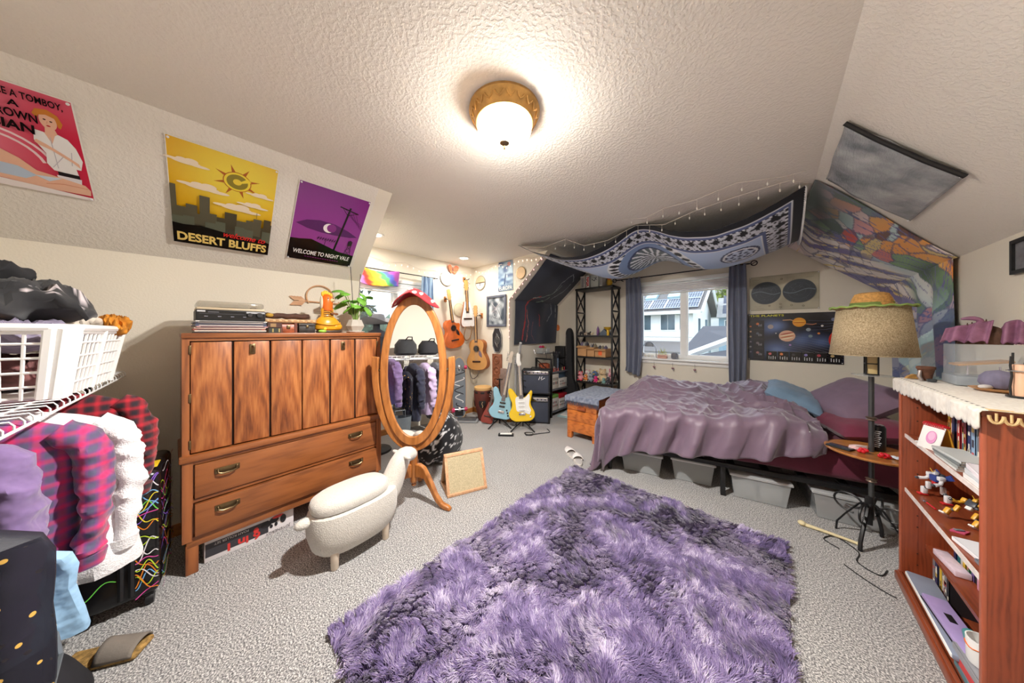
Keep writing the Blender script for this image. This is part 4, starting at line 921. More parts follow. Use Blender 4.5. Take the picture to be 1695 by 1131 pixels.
G().rbox((0, -0.041, 0.040), (0.02, 0.006, 0.026), 0.003).build('clasp', m_brass, t)
t = thing('black_tin', 'small black embossed tin box on the dresser beside the boot figurine', 'box', ontop(0.592, 0.12), R(93.5))
G().rbox((0, 0, 0.024), (0.10, 0.075, 0.048), 0.004).build('body', M('dark_tin', (52, 48, 46), 0.5, 0.3, var=0.4, scale=40), t)
G().rbox((0, 0, 0.058), (0.104, 0.079, 0.018), 0.004).build('lid', M('dark_tin2', (62, 58, 56), 0.5, 0.3, var=0.4, scale=40), t)
G().rbox((0, -0.041, 0.045), (0.016, 0.006, 0.018), 0.002).build('clasp', m_brass, t)
t = thing('carved_board', 'tan patterned wooden board laid across the small boxes', 'board', ontop(0.50, 0.13, DH+0.0705), R(93.5))
G().rbox((0, 0, 0.012), (0.295, 0.11, 0.024), 0.005).build('board', M('tan_carving', (176, 136, 94), 0.6, var=0.35, scale=40), t)
for k in range(9): G().ell((-0.13+k*0.0325, -0.056, 0.013), (0.010, 0.003, 0.007), 8, 6).build('carved_bead', M('pale_carving', (206, 172, 128), 0.6), t)
t = thing('driftwood', 'dark brown twisted stick on top of the carved board', 'stick', ontop(0.48, 0.12, DH+0.096), R(93.5))
G().tube([(-0.13+k*0.026, 0.004*math.sin(k*1.3), 0.021+0.003*math.sin(k*2.1)) for k in range(11)], [0.016, 0.020, 0.018, 0.021, 0.018, 0.020, 0.019, 0.021, 0.017, 0.019, 0.016], 10).build('stick', M('dark_bark', (74, 46, 34), 0.8, var=0.35, scale=30, bump=0.5, bscale=60), t)
G().ell((-0.095, -0.012, 0.024), (0.022, 0.012, 0.014)).build('lichen_patch', M('ochre_lichen', (176, 138, 52), 0.8), t)

# boot figurine
t = thing('boot_figurine', 'yellow lace-up boot figurine with an orange bird rising out of it', 'figurine', ontop(0.735, 0.14), R(93.5))
m_yb = M('yellow_glaze', (226, 160, 34), 0.3, var=0.12); m_or = M('orange_glaze', (226, 108, 30), 0.35, var=0.12)
G().rbox((0.010, 0, 0.010), (0.155, 0.085, 0.020), 0.009).build('sole', M('dark_sole', (60, 44, 30), 0.5), t)
g = G(); g.lathe([(0.060, 0.016), (0.082, 0.03), (0.086, 0.06), (0.080, 0.09), (0.060, 0.112), (0.045, 0.125), (0.042, 0.15), (0.044, 0.175), (0.040, 0.190), (0.036, 0.180)], 28, sy=0.62); g.ell((0.05, 0, 0.048), (0.055, 0.048, 0.036))
g.build('boot', m_yb, t)
G().tube([(0.098*math.cos(a)*0.9, 0.060*math.sin(a), 0.07+0.008*math.cos(a*2)) for a in [TAU*i/28 for i in range(28)]], 0.006, 6, True).build('welt', m_yb, t)
for k in range(4):
    G().tube([(-0.03, -0.026, 0.125+k*0.015), (0.0, -0.032, 0.130+k*0.015), (0.03, -0.026, 0.122+k*0.015)], 0.003, 6).build('lace', M('brown_lace', (120, 72, 34), 0.7), t)
g = G(); g.ell((0.028, -0.038, 0.150), (0.016, 0.005, 0.010)).ell((0.052, -0.038, 0.146), (0.014, 0.005, 0.010)); g.build('bow', M('brown_lace', (120, 72, 34), 0.7), t)
g = G(); g.lathe([(0.034, 0.170), (0.038, 0.21), (0.040, 0.245), (0.036, 0.275), (0.022, 0.295), (0.001, 0.302)], 20); g.build('bird', m_or, t)
G().lathe([(0.016, 0), (0.013, 0.014), (0.001, 0.03)], 10).build('beak', M('cream_beak', (238, 214, 160), 0.4), t).matrix_local = Matrix.Translation((0.022, -0.026, 0.252)) @ Matrix.Rotation(R(90), 4, 'X') @ Matrix.Rotation(R(25), 4, 'Y')
g = G()
for k in range(5): g.ell((-0.03+k*0.014, 0, 0.300+0.010*math.sin(k*1.1)), (0.011, 0.010, 0.020), 10, 8)
g.build('crest', M('yellow_crest', (240, 190, 50), 0.4), t)
for x in (-0.004, 0.030): G().ell((x, -0.038, 0.266), 0.004, 8, 6).build('eye', m_bplas, t)
G().ell((-0.038, 0, 0.235), (0.010, 0.022, 0.05)).build('wing', M('white_wing', (240, 226, 200), 0.4), t)
t = thing('rubber_duck', 'tiny yellow and green toy duck in front of the boot figurine', 'toy duck', ontop(0.675, 0.045), R(75))
G().ell((0, 0, 0.012), (0.026, 0.016, 0.012)).build('body', M('lime_rubber', (150, 206, 80), 0.4), t); G().ell((0.016, 0, 0.030), (0.012, 0.012, 0.012)).build('head', M('yellow_rubber', (240, 208, 50), 0.4), t)
G().ell((0.030, 0, 0.028), (0.007, 0.006, 0.003)).build('bill', m_or, t)

# potted plant
t = thing('potted_plant', 'leafy green plant in a faceted grey pot on the dresser', 'plant', ontop(0.945, 0.15), R(93.5))
m_pot = M('grey_ceramic', (188, 182, 172), 0.45, var=0.06)
G().lathe([(0.001, 0), (0.060, 0.0), (0.072, 0.010), (0.070, 0.012), (0.055, 0.006), (0.001, 0.006)], 10).build('saucer', m_white, t)
G().lathe([(0.045, 0.008), (0.070, 0.050), (0.072, 0.056), (0.050, 0.108), (0.044, 0.108), (0.060, 0.06), (0.001, 0.055)], 8).build('pot', m_pot, t)
G().lathe([(0.001, 0.098), (0.046, 0.096)], 12).build('soil', M('soil', (60, 44, 34), 0.95, var=0.3, scale=60), t)
m_lf = M('plant_leaf', (116, 178, 62), 0.45, var=0.22, scale=12); m_st = M('plant_stem', (120, 150, 70), 0.6)
leafg = G(); leafg.grid(lambda u, v: ((v-0.06)*0.095*1.0, (u-0.5)*2*0.048*math.sin(PI*min(1, v*0.93+0.05))**0.7*(1+0.06*math.sin(v*20)), -0.018*(v*v)*1.3-0.012*(u-0.5)**2*4+0.008*math.sin(v*3)), 8, 8)
src = None; rnd = random.Random(8)
for i in range(17):
    a = rnd.uniform(0, TAU); r_ = rnd.uniform(0.02, 0.12); zt = rnd.uniform(0.20, 0.34); tip = Vector((r_*math.cos(a)*1.2+0.02, r_*math.sin(a)*0.7, zt))
    s_ = G().tube([(0.01*math.cos(a), 0.01*math.sin(a), 0.095), tip*0.5+Vector((0, 0, 0.06)), tip], [0.003, 0.0025, 0.002], 5).build('stem', m_st, t)
    if src is None: src = leafg.build('leaf', m_lf, s_); solid(src, 0.0008); o = src; o.location = tip; o.rotation_euler = (rnd.uniform(-.3, .3), rnd.uniform(-.1, .6), a)
    else:
        o = src.copy(); C.objects.link(o); o.parent = s_; o.location = tip; o.rotation_euler = (rnd.uniform(-.4, .4), rnd.uniform(-.2, .7), a+rnd.uniform(-.6, .6)); k = rnd.uniform(0.75, 1.15); o.scale = (k, k, k)
G().tube([(-0.012, 0.0, 0.095), (-0.020, 0.0, 0.25), (-0.03, 0.0, 0.43), (-0.034, 0.01, 0.55)], 0.0025, 6).build('support_stick', m_bplas, t)
G().tube([(0.012, 0.01, 0.095), (0.03, 0.01, 0.28), (0.045, 0.01, 0.50)], 0.002, 6).build('support_stick', m_bplas, t)

# wall arrow
t = thing('wall_arrow', 'pale wooden arrow with a ring hung on the wall above the dresser', 'wall decoration', (XL2+0.008, 0.645, 1.610), 0)
m_pw = wood('pale_wood', (222, 178, 140), (190, 140, 100), (8, 1, 8), 5, 0.6)
G().tube([(0.004, -0.15, 0.004), (0.004, 0.15, -0.006)], 0.006, 6).build('shaft', m_pw, t)
G().prism([(0.14, 0.014), (0.185, -0.006), (0.14, -0.026)], 0.0, 0.010, 'x').build('arrowhead', m_pw, t)
for k in range(4):
    y = -0.18+k*0.02
    G().prism([(y, 0.004), (y+0.018, 0.006), (y-0.014, 0.040), (y-0.034, 0.036)], 0.0, 0.008, 'x').build('feather', m_pw, t); G().prism([(y, 0.0), (y+0.018, 0.0), (y-0.010, -0.036), (y-0.030, -0.034)], 0.0, 0.008, 'x').build('feather', m_pw, t)
G().tube([(0.008, 0.0+0.098*math.cos(a), 0.045+0.098*math.sin(a)) for a in [R(-35)+R(250)*i/30 for i in range(31)]], 0.006, 8).build('ring', m_pw, t)

# ================================================================== sheep storage stool
t = thing('sheep_stool', 'white boucle sheep-shaped storage stool beside the dresser', 'stool', (-1.93, 0.62, 0), R(95.7))
m_bc = M('boucle_wool', (204, 199, 190), 0.95, var=0.06, scale=60, bump=0.7, bscale=150, bdist=0.006, sheen=0.4)
def blob(g, prof, n=28, p=2.6):     # rounded slab: prof (z, halflength, halfwidth)
    vs = []; fs = []
    for (z, a, b) in prof:
        for i in range(n):
            q = TAU*i/n; c, s = math.cos(q), math.sin(q); vs.append((a*math.copysign(abs(c)**(2/p), c), b*math.copysign(abs(s)**(2/p), s), z))
    for j in range(len(prof)-1):
        for i in range(n): fs.append((j*n+i, j*n+(i+1) % n, (j+1)*n+(i+1) % n, (j+1)*n+i))
    fs.append(tuple(range(n-1, -1, -1))); fs.append(tuple((len(prof)-1)*n+i for i in range(n)))
    return g.add(vs, fs)
blob(G(), [(0.070, 0.17, 0.085), (0.078, 0.205, 0.115), (0.11, 0.235, 0.138), (0.18, 0.255, 0.150), (0.26, 0.258, 0.150), (0.305, 0.250, 0.143), (0.316, 0.235, 0.130)]).build('body', m_bc, t)
g = blob(G(), [(0.318, 0.205, 0.118), (0.322, 0.218, 0.130), (0.345, 0.222, 0.134), (0.372, 0.212, 0.126), (0.390, 0.185, 0.104), (0.399, 0.14, 0.07), (0.402, 0.06, 0.03)]); o = g.build('lid_cushion', m_bc, t); o.location = (-0.022, 0, 0)
def skin(name, pts, m, par, n=14):       # tapered closed tube with flattening
    return subsurf(G().tube([p[0] for p in pts], [p[1] for p in pts], n).build(name, m, par), 1)
skin('neck_and_head', [((0.195, 0, 0.19), 0.060), ((0.220, 0, 0.25), 0.085), ((0.262, 0, 0.34), 0.075), ((0.300, 0, 0.42), 0.070), ((0.340, 0, 0.462), 0.066), ((0.385, 0, 0.452), 0.056), ((0.418, 0, 0.425), 0.038), ((0.424, 0, 0.415), 0.012)], m_bc, t)
for s in (-1, 1):
    G().ell((0.315, 0.070*s, 0.468), (0.016, 0.042, 0.014)).build('ear', m_bc, t)
    G().ell((0.385, 0.042*s, 0.470), 0.006, 8, 6).build('eye', m_bplas, t)
G().ell((-0.272, 0, 0.285), (0.045, 0.030, 0.028)).build('tail', m_bc, t)
m_lg = M('bleached_leg', (216, 200, 182), 0.6, var=0.08, scale=20)
for x in (-0.15, 0.15):
    for y in (-0.088, 0.088): G().lathe([(0.001, 0), (0.017, 0.0), (0.020, 0.006), (0.023, 0.10)], 16, (x, y, 0)).build('leg', m_lg, t)

# ================================================================== cheval mirror
MR = (-2.11, 1.108)
MRZ = 44.5
t = thing('cheval_mirror', 'oval oak cheval mirror standing on three curved legs', 'mirror', (MR[0], MR[1], 0), R(MRZ))
def oval_band(a0, b0, a1, b1, y0, y1, cz, n=64, start=0.0, end=TAU, nm='frame', m=m_oakV, par=None):
    g = G(); cl = end-start > 6.2; N = n if cl else n+1; vs = []
    for i in range(N):
        q = start+(end-start)*i/n; c, s = math.cos(q), math.sin(q)
        vs += [(a0*c, y0, cz+b0*s), (a1*c, y0, cz+b1*s), (a1*c, y1, cz+b1*s), (a0*c, y1, cz+b0*s)]
    fs = []
    for i in range(n):
        j = (i+1) % N
        for k in range(4): fs.append((i*4+k, i*4+(k+1) % 4, j*4+(k+1) % 4, j*4+k))
    if not cl: fs += [(0, 1, 2, 3), (N*4-4, N*4-1, N*4-2, N*4-3)]
    o = g.add(vs, fs).build(nm, m, par); b = o.modifiers.new('edge', 'BEVEL'); b.width = 0.006; b.segments = 2; b.limit_method = 'ANGLE'; return o
MZ = 1.045
o = oval_band(0.205, 0.525, 0.262, 0.595, -0.020, 0.020, 0, nm='oval_frame', par=t); o.location = (0.0, 0, MZ); o.rotation_euler = (R(-1.5), 0, 0)
mm, nt, bs = base('mirror_silver'); bs.inputs['Base Color'].default_value = (0.93, 0.94, 0.94, 1); bs.inputs['Metallic'].default_value = 1; bs.inputs['Roughness'].default_value = 0.0
n = 64; gg = G(); gg.prism([(0.212*math.cos(TAU*i/n), 0.532*math.sin(TAU*i/n)) for i in range(n)], -0.008, 0.006, 'y'); q = gg.build('mirror_glass', mm, o, flat=True)
oval_band(0.278, 0.60, 0.330, 0.665, -0.018, 0.018, MZ+0.02, start=R(172), end=R(368), nm='yoke', par=t)
for s in (-1, 1): G().cyl((0.262*s, 0, MZ), (0.325*s, 0, MZ), 0.010, n=10).build('pivot_knob', m_brass, t)
G().lathe([(0.001, 0.115), (0.012, 0.118), (0.020, 0.130), (0.014, 0.140), (0.026, 0.150), (0.030, 0.165), (0.030, 0.43), (0.032, 0.436), (0.030, 0.448), (0.001, 0.450)], 24, (0, 0, 0)).build('post', m_oakV, t)
for a in (21-MRZ, 141-MRZ, 261-MRZ):
    g = G(); pts = [(0.02, 0.30), (0.06, 0.305), (0.11, 0.285), (0.17, 0.20), (0.225, 0.10), (0.275, 0.045), (0.330, 0.032), (0.350, 0.018)]
    bot = [(0.350, 0.0), (0.310, 0.0), (0.265, 0.010), (0.215, 0.050), (0.160, 0.13), (0.110, 0.195), (0.06, 0.20), (0.02, 0.19)]
    g.prism(pts+bot, -0.019, 0.019, 'y'); o = g.build('leg', m_oakV, t, ang=50); o.rotation_euler = (0, 0, R(a)); b = o.modifiers.new('edge', 'BEVEL'); b.width = 0.008; b.segments = 2; b.limit_method = 'ANGLE'
# mushroom hat hung over the frame
t = thing('mushroom_hat', 'red felt mushroom hat with white spots hung over the mirror top', 'hat', (MR[0], MR[1], MZ+0.600), R(MRZ))
def hat_pos(u, v):
    a = u*TAU; r_ = 0.005+0.19*v; fl = 1.0+0.10*math.sin(a*3+0.5)
    z = 0.055-0.135*(v**1.6)*(0.18+0.82*abs(math.cos(a))**1.2)-0.02*v
    z = max(z, -0.30)
    return (r_*math.cos(a)*0.95*fl, r_*math.sin(a)*0.55, z)
o = G().grid(hat_pos, 36, 14, cu=True).build('felt_cap', M('red_felt', (176, 28, 40), 0.9, var=0.15, scale=20, sheen=0.3), t); solid(o, 0.008)
for u, v in ((0.72, 0.35), (0.86, 0.62), (0.62, 0.66), (0.97, 0.8), (0.55, 0.9), (0.78, 0.85)):
    p = Vector(hat_pos(u, v)); o = G().ell((0, 0, 0), (0.022, 0.006, 0.016), 12, 8).build('spot', M('cream_felt', (240, 226, 214), 0.9), t); o.location = p+Vector((0.004*math.cos(u*TAU), 0.006*math.sin(u*TAU), 0.004)); o.rotation_euler = (R(-35), 0, 0)

# ================================================================== cat scratcher
t = thing('cat_scratcher', 'folding sisal cat scratcher with pale wooden frame by the mirror', 'scratcher', (-1.877, 1.467, 0), math.atan2(1.628-1.306, -1.815+1.939))
m_sis = M('sisal', (186, 172, 140), 0.95, var=0.2, scale=120, bump=0.6, bscale=260)
W_ = 0.345; Hh = 0.325
def panel_frame(nm, M4):
    p = G().b2((-W_/2+0.02, -0.006, 0.02), (W_/2-0.02, 0.006, Hh-0.02)).build(nm, m_sis, t); p.matrix_local = M4
    for a, b in (((-W_/2, 0), (W_/2, 0.024)), ((-W_/2, Hh-0.024), (W_/2, Hh)), ((-W_/2, 0.024), (-W_/2+0.024, Hh-0.024)), ((W_/2-0.024, 0.024), (W_/2, Hh-0.024))):
        G().rbox(((a[0]+b[0])/2, 0, (a[1]+b[1])/2), (b[0]-a[0], 0.022, b[1]-a[1]), 0.003).build('frame_strip', m_pw, p)
panel_frame('sisal_panel', Matrix.Translation((0, -0.0, 0)) @ Matrix.Rotation(R(-22), 4, 'X'))
panel_frame('sisal_panel', Matrix.Translation((0, 0.245, 0)) @ Matrix.Rotation(R(22), 4, 'X'))
panel_frame('sisal_panel', Matrix.Translation((0, -0.01, 0.013)) @ Matrix.Rotation(R(-90), 4, 'X') @ Matrix.Diagonal((1, 1, 0.80, 1)))

# ================================================================== suitcase
t = thing('suitcase', 'black wheeled suitcase printed with neon squiggles', 'suitcase', (-2.235, -0.175, 0), R(88))
SW, SD, SH = 0.25, 0.40, 0.61           # local x = thickness, y = width into the corner
G().rbox((-SW/2, SD/2, 0.055+SH/2), (SW, SD, SH), 0.035, 3).build('shell', M('gloss_black_shell', (20, 19, 22), 0.25, var=0.1), t)
for x in (-0.085, -0.115): G().tube([(x, -0.003, 0.09), (x, -0.003, 0.055+SH-0.03), (x, 0.03, 0.055+SH+0.003), (x, SD-0.03, 0.055+SH+0.003), (x, SD+0.003, 0.62), (x, SD+0.003, 0.10)], 0.010, 6).build('zip_band', m_bplas, t)
neon = [(232, 84, 170), (240, 140, 50), (200, 230, 60), (120, 220, 90), (232, 50, 50), (240, 236, 240), (130, 190, 240), (240, 220, 60), (150, 110, 220)]
A = Art(); rnd = random.Random(21)
for k in range(34):
    y = rnd.uniform(0.08, 0.63); a = rnd.uniform(-0.10, 0.10); b = rnd.uniform(0.0, 0.03); ph = rnd.uniform(0, TAU); x0, x1 = (-0.073, -0.004) if k % 4 else (-0.245, -0.128)
    A.line([(lerp(x0, x1, i/12), min(0.655, max(0.065, y+a*(i/12-0.5)+b*math.sin(ph+i*0.55)))) for i in range(13)], 0.004, rnd.choice(neon))
A.build('neon_print', m_gloss, t, flat=True).matrix_local = Matrix.Translation((0, -0.001, 0)) @ Matrix.Rotation(R(90), 4, 'X')
A = Art()
for k in range(30):
    y = rnd.uniform(0.08, 0.63); a = rnd.uniform(-0.14, 0.14); b = rnd.uniform(0.0, 0.05); ph = rnd.uniform(0, TAU)
    A.line([(lerp(0.02, SD-0.02, i/16), min(0.655, max(0.065, y+a*(i/16-0.5)+b*math.sin(ph+i*0.5)))) for i in range(17)], 0.0045, rnd.choice(neon))
o = A.build('neon_print', m_gloss, t, flat=True); o.matrix_local = Matrix.Translation((0.001, 0, 0)) @ Matrix.Rotation(R(90), 4, 'Z') @ Matrix.Rotation(R(90), 4, 'X')
G().rbox((-0.05, 0.09, 0.055+SH+0.008), (0.075, 0.10, 0.006), 0.003).build('luggage_tag', M('yellow_tag', (230, 190, 40), 0.4), t)
G().tube([(-0.125, 0.10, 0.055+SH), (-0.125, 0.12, 0.055+SH+0.03), (-0.125, 0.28, 0.055+SH+0.03), (-0.125, 0.30, 0.055+SH)], 0.012, 8).build('handle', m_bplas, t)
for x in (-0.035, -0.215):
    for y in (0.04, SD-0.04):
        g = G().lathe([(0.001, -0.013), (0.026, -0.013), (0.028, 0), (0.026, 0.013), (0.001, 0.013)], 16); g2 = g.build('wheel', m_bplas, t); g2.matrix_local = Matrix.Translation((x, y, 0.028)) @ Matrix.Rotation(R(90), 4, 'Y')
        G().rbox((x, y, 0.056), (0.03, 0.04, 0.02), 0.005).build('wheel_fork', m_bplas, t)

# ================================================================== closet rail with clothes
RZ, RY = 1.055, -0.62
t = thing('closet_rail', 'white wire closet shelf with hanging rail along the back wall', 'clothes rail', (-1.7, RY, RZ))
x0, x1 = -1.19, 1.45
for k, y in enumerate((-0.29, -0.20, -0.10, 0.0, 0.10, 0.20)): G().cyl((x0, y, 0.052), (x1, y, 0.052), 0.0035, n=6).build('long_wire', m_wire, t)
cw = None
for k in range(44):
    xx = x0+(x1-x0)*k/43
    if cw is None: cw = G().tube([(0, -0.295, 0.056), (0, 0.255, 0.056), (0, 0.262, 0.045), (0, 0.262, 0.03)], 0.0025, 5).build('cross_wire', m_wire, t); cw.location = (xx, 0, 0)
    else: inst(cw, 'cross_wire', t, (xx, 0, 0))
G().cyl((x0, 0.262, 0.03), (x1, 0.262, 0.03), 0.004, n=6).build('front_lip', m_wire, t)
G().cyl((x0, 0, 0), (x1, 0, 0), 0.014, n=12).build('hanging_rod', m_wire, t)
for xx in (x0+0.05, 0.3, x1-0.05): G().tube([(xx, -0.295, -0.25), (xx, 0.05, 0.045)], 0.007, 6).build('brace', m_wire, t)

def garment(name, label, cat, mat_, X, w, L, thick, sleeve=0.55, seed=0, yoff=0.0, rz=0.0, flare=1.0, fuzzy=False, group='clothes on the closet rail', top=0.0, hood=False, swing=0.0):
    t = thing(name, label, cat, (X, RY+yoff, RZ-0.055), R(90)+rz, group)
    prof = [(-0.005, 0.05, 0.030), (-0.02, 0.075, 0.040), (-0.05, w*0.32, 0.050), (-0.085, w*0.46, 0.055), (-0.13, w*0.50, thick*0.42), (-0.20, w*0.49, thick*0.5), (-L*0.55, w*0.47*(1+(flare-1)*0.5), thick*0.5), (-L*0.8, w*0.48*flare, thick*0.52), (-L*0.97, w*0.49*flare, thick*0.5), (-L, w*0.485*flare, thick*0.48)]
    prof = [(z+top, a, b) for z, a, b in prof]
    n = 44; vs = []; fs = []; N = len(prof)
    fine = []
    for j in range(N-1):
        k = 4 if j > 4 else 2
        for q in range(k): f = q/k; fine.append(tuple(lerp(prof[j][i], prof[j+1][i], f) for i in range(3)))
    fine.append(prof[-1]); N = len(fine)
    for (z, a, b) in fine:
        fall = min(1, -z/L*1.4)
        for i in range(n):
            q = TAU*i/n; c, s = math.cos(q), math.sin(q)
            k = 1+0.45*fall*nz(c*2.2+seed, s*2.2, z*2.0+seed*3.1)+0.12*fall*math.sin(q*7+seed+z*5)+0.25*fall*(0.4-abs(nz(c*4+z*7, s*3, seed)))
            vs.append((a*c*(1+0.10*fall*nz(c+seed*2, s, z*3)), b*s*k*1.15+0.02*fall*nz(c*3+seed, z*2, 1)+swing*(-z), z+0.012*fall*nz(c*2, s*2, seed)))
    for j in range(N-1):
        for i in range(n): fs.append((j*n+i, j*n+(i+1) % n, (j+1)*n+(i+1) % n, (j+1)*n+i))
    fs.append(tuple(range(n)))
    g = G().add(vs, fs); o = g.build('body', mat_, t)
    if sleeve:
        for s in (-1, 1):
            sw = 0.03*nz(seed, s*3.3, 1)
            pts = [(s*w*0.40, 0, -0.085+top), (s*w*0.50, 0.0, -0.13+top), (s*(w*0.545), -0.012+sw, -0.22+top), (s*(w*0.56), -0.02+sw, -0.34+top), (s*(w*0.55), -0.03+sw+swing*0.4, -0.085-sleeve*0.8+top), (s*(w*0.52), -0.04+sw+swing*0.5, -0.085-sleeve+top)]
            rr = [0.050, 0.058, 0.056, 0.052, 0.046, 0.040]
            fp_, fr_ = [], []
            for i in range(41):
                q = i/40*(len(pts)-1); j = min(len(pts)-2, int(q)); e = sstep(0, 1, q-j); fp_.append(Vector(pts[j]).lerp(Vector(pts[j+1]), q-j)); fr_.append(lerp(rr[j], rr[j+1], e))
            so = G().tube(fp_, fr_, 22, flat=0.62); ax_ = fp_
            for i, v_ in enumerate(so.v):
                c_ = fp_[i//22]; dd_ = v_-c_; rg = 1-2.4*abs(nz(v_.z*13+v_.x*10+seed, v_.y*12, s*2.0)); v_ += dd_.normalized()*(0.013*max(-0.6, rg)+0.013*nz(v_.z*26, v_.x*22+seed, v_.y*20)) if dd_.length > 0 else dd_
            so = so.build('sleeve', mat_, t)
            G().tube([(s*(w*0.52), -0.04+sw+swing*0.5, -0.085-sleeve+0.005+top), (s*(w*0.518), -0.041+sw+swing*0.5, -0.085-sleeve-0.04+top)], [0.047, 0.040], 16).build('cuff', mat_, t)
    G().tube([(-0.19, 0, -0.10+top), (0, 0, -0.015+top), (0.19, 0, -0.10+top), (-0.19, 0, -0.10+top)], 0.006, 6).build('hanger', m_bplas, t)
    G().tube([(0, 0, -0.015+top), (0, 0, 0.045), (0.012, 0, 0.058), (0.006, 0, 0.072), (-0.012, 0, 0.071), (-0.018, 0, 0.060)], 0.0025, 6).build('hanger_hook', m_chrome, t)
    return t
p_mag = plaid('magenta_plaid', (206, 40, 96), (120, 60, 120), (80, 76, 104), 46)
p_red = plaid('red_black_plaid', (178, 26, 44), (84, 22, 34), (34, 24, 34), 50)
m_pur = M('purple_fleece', (116, 94, 138), 0.95, var=0.12, scale=25, bump=0.7, bscale=8, bdist=0.04, sheen=0.3)
m_wfz = M('white_sherpa', (238, 236, 238), 0.98, var=0.06, scale=80, bump=0.8, bscale=160, bdist=0.006, sheen=0.4)
m_lblue = M('sky_blue_cotton', (150, 188, 220), 0.9, var=0.1, scale=10, bump=0.7, bscale=8, bdist=0.04)
m_navy = M('navy_cloth', (44, 46, 66), 0.92, var=0.2, scale=14, sheen=0.2)
m_grey = M('grey_cloth', (96, 96, 102), 0.92, var=0.2, scale=14, sheen=0.2)
m_lav = M('lavender_cloth', (192, 172, 206), 0.92, var=0.1, scale=14, sheen=0.2)
def tulle():
    m, nt, bs = base('star_tulle'); v = texco(nt)
    vo = nt.nodes.new('ShaderNodeTexVoronoi'); vo.inputs['Scale'].default_value = 26; nt.links.new(v, vo.inputs['Vector'])
    f = ramp(nt, vo.outputs['Distance'], [(0.0, (1, 1, 1)), (0.16, (0, 0, 0))], True)
    mx = nt.nodes.new('ShaderNodeMixRGB'); nt.links.new(f, mx.inputs[0]); mx.inputs[1].default_value = lin((26, 26, 40))+(1,); mx.inputs[2].default_value = lin((224, 178, 84))+(1,)
    nt.links.new(mx.outputs[0], bs.inputs['Base Color']); bs.inputs['Roughness'].default_value = 0.6
    a = nt.nodes.new('ShaderNodeMath'); a.operation = 'MAXIMUM'; a.inputs[1].default_value = 0.86; nt.links.new(f, a.inputs[0]); nt.links.new(a.outputs[0], bs.inputs['Alpha']); return m
m_tul = tulle()
garment('star_dress', 'sheer black dress with small gold stars at the near end of the rail', 'dress', m_tul, -1.42, 0.40, 0.50, 0.09, 0.0, 1.7, 0.13, top=-0.10)
garment('purple_sweatshirt', 'heather purple sweatshirt hanging in front of the magenta plaid shirt', 'sweatshirt', m_pur, -1.58, 0.46, 0.62, 0.15, 0.52, 2.2, -0.01, top=0.10)
garment('plaid_shirt', 'magenta and grey plaid flannel shirt beside the purple sweatshirt', 'shirt', p_mag, -1.86, 0.50, 0.56, 0.13, 0.46, 3.1, 0.05, top=0.09)
garment('sky_blue_shirt', 'pale blue cotton shirt showing below the plaid flannel', 'shirt', m_lblue, -1.72, 0.42, 0.36, 0.08, 0.0, 4.4, 0.11, flare=1.1, top=-0.30)
garment('sherpa_jacket', 'white fuzzy jacket hanging beside the squiggle suitcase', 'jacket', m_wfz, -2.04, 0.52, 0.70, 0.17, 0.50, 5.2, 0.09, flare=1.3, top=0.07)
garment('flannel_shirt', 'red and black checked flannel hanging under the laundry basket', 'shirt', p_red, -2.24, 0.50, 0.52, 0.16, 0.40, 6.1, 0.12, top=0.11)
for k, (X, mt, nm, lb, L) in enumerate(((-1.24, m_navy, 'navy_jacket', 'navy jacket on the rail reflected near the middle of the mirror', 0.80), (-1.06, m_lav, 'lavender_shirt', 'lavender long shirt on the rail reflected in the mirror', 0.74), (-0.88, m_grey, 'grey_coat', 'grey coat on the rail reflected in the mirror', 0.85),
                                      (-0.70, M('charcoal_cloth', (40, 40, 44), 0.92), 'charcoal_hoodie', 'charcoal hoodie on the rail reflected in the mirror', 0.70), (-0.52, M('white_cotton', (228, 226, 228), 0.9), 'white_blouse', 'white blouse at the end of the rail reflected in the mirror', 0.66))):
    garment(nm, lb, 'garment', mt, X, 0.42, L, 0.13, 0.5, 7+k*1.3, -0.01)
t = thing('black_bag', 'black strap bag hanging from the rail beside the checked flannel', 'bag', (-2.50, -0.42, 0.82))
o = G().rbox((0, 0, -0.05), (0.16, 0.18, 0.30), 0.05, 3).build('bag_body', M('black_canvas', (28, 28, 28), 0.85), t)
G().tube([(0.02, 0.06, 0.08), (0.04, 0.14, 0.0), (0.05, 0.16, -0.10), (0.03, 0.12, -0.17)], 0.014, 8, flat=0.4).build('strap', m_bplas, t)
G().tube([(0.0, 0, 0.09), (0, 0.0, 0.25), (0, -0.10, 0.262)], 0.012, 8, flat=0.4).build('strap', m_bplas, t)

# laundry basket with clothes
BZ = RZ+0.060
t = thing('laundry_basket', 'white plastic laundry basket on the wire shelf heaped with clothes', 'basket', (-2.155, -0.545, BZ), R(-3))
def bpt(a, b, z):     # a,b in -1..1 around a rectangle that widens upward
    k = 0.84+0.16*(z/0.25); return (a*0.315*k, b*0.225*k, z)
g = G(); 
g.rbox((0, 0, 0.006), (0.52, 0.36, 0.012), 0.005); g.build('base', m_white, t)
g = G(); 
rim = [bpt(a, b, 0.25) for a, b in ((-1, -0.8), (-0.85, -1), (0.85, -1), (1, -0.8), (1, 0.8), (0.85, 1), (-0.85, 1), (-1, 0.8))]
g.tube(rim, 0.014, 8, True); g.tube([(p[0]*0.985, p[1]*0.985, 0.235) for p in rim], 0.009, 6, True); g.build('rim', m_white, t)
for zz in (0.045, 0.095, 0.145, 0.195):
    G().tube([bpt(a, b, zz) for a, b in ((-1, -0.8), (-0.85, -1), (0.85, -1), (1, -0.8), (1, 0.8), (0.85, 1), (-0.85, 1), (-1, 0.8))], 0.005, 6, True).build('hoop', m_white, t)
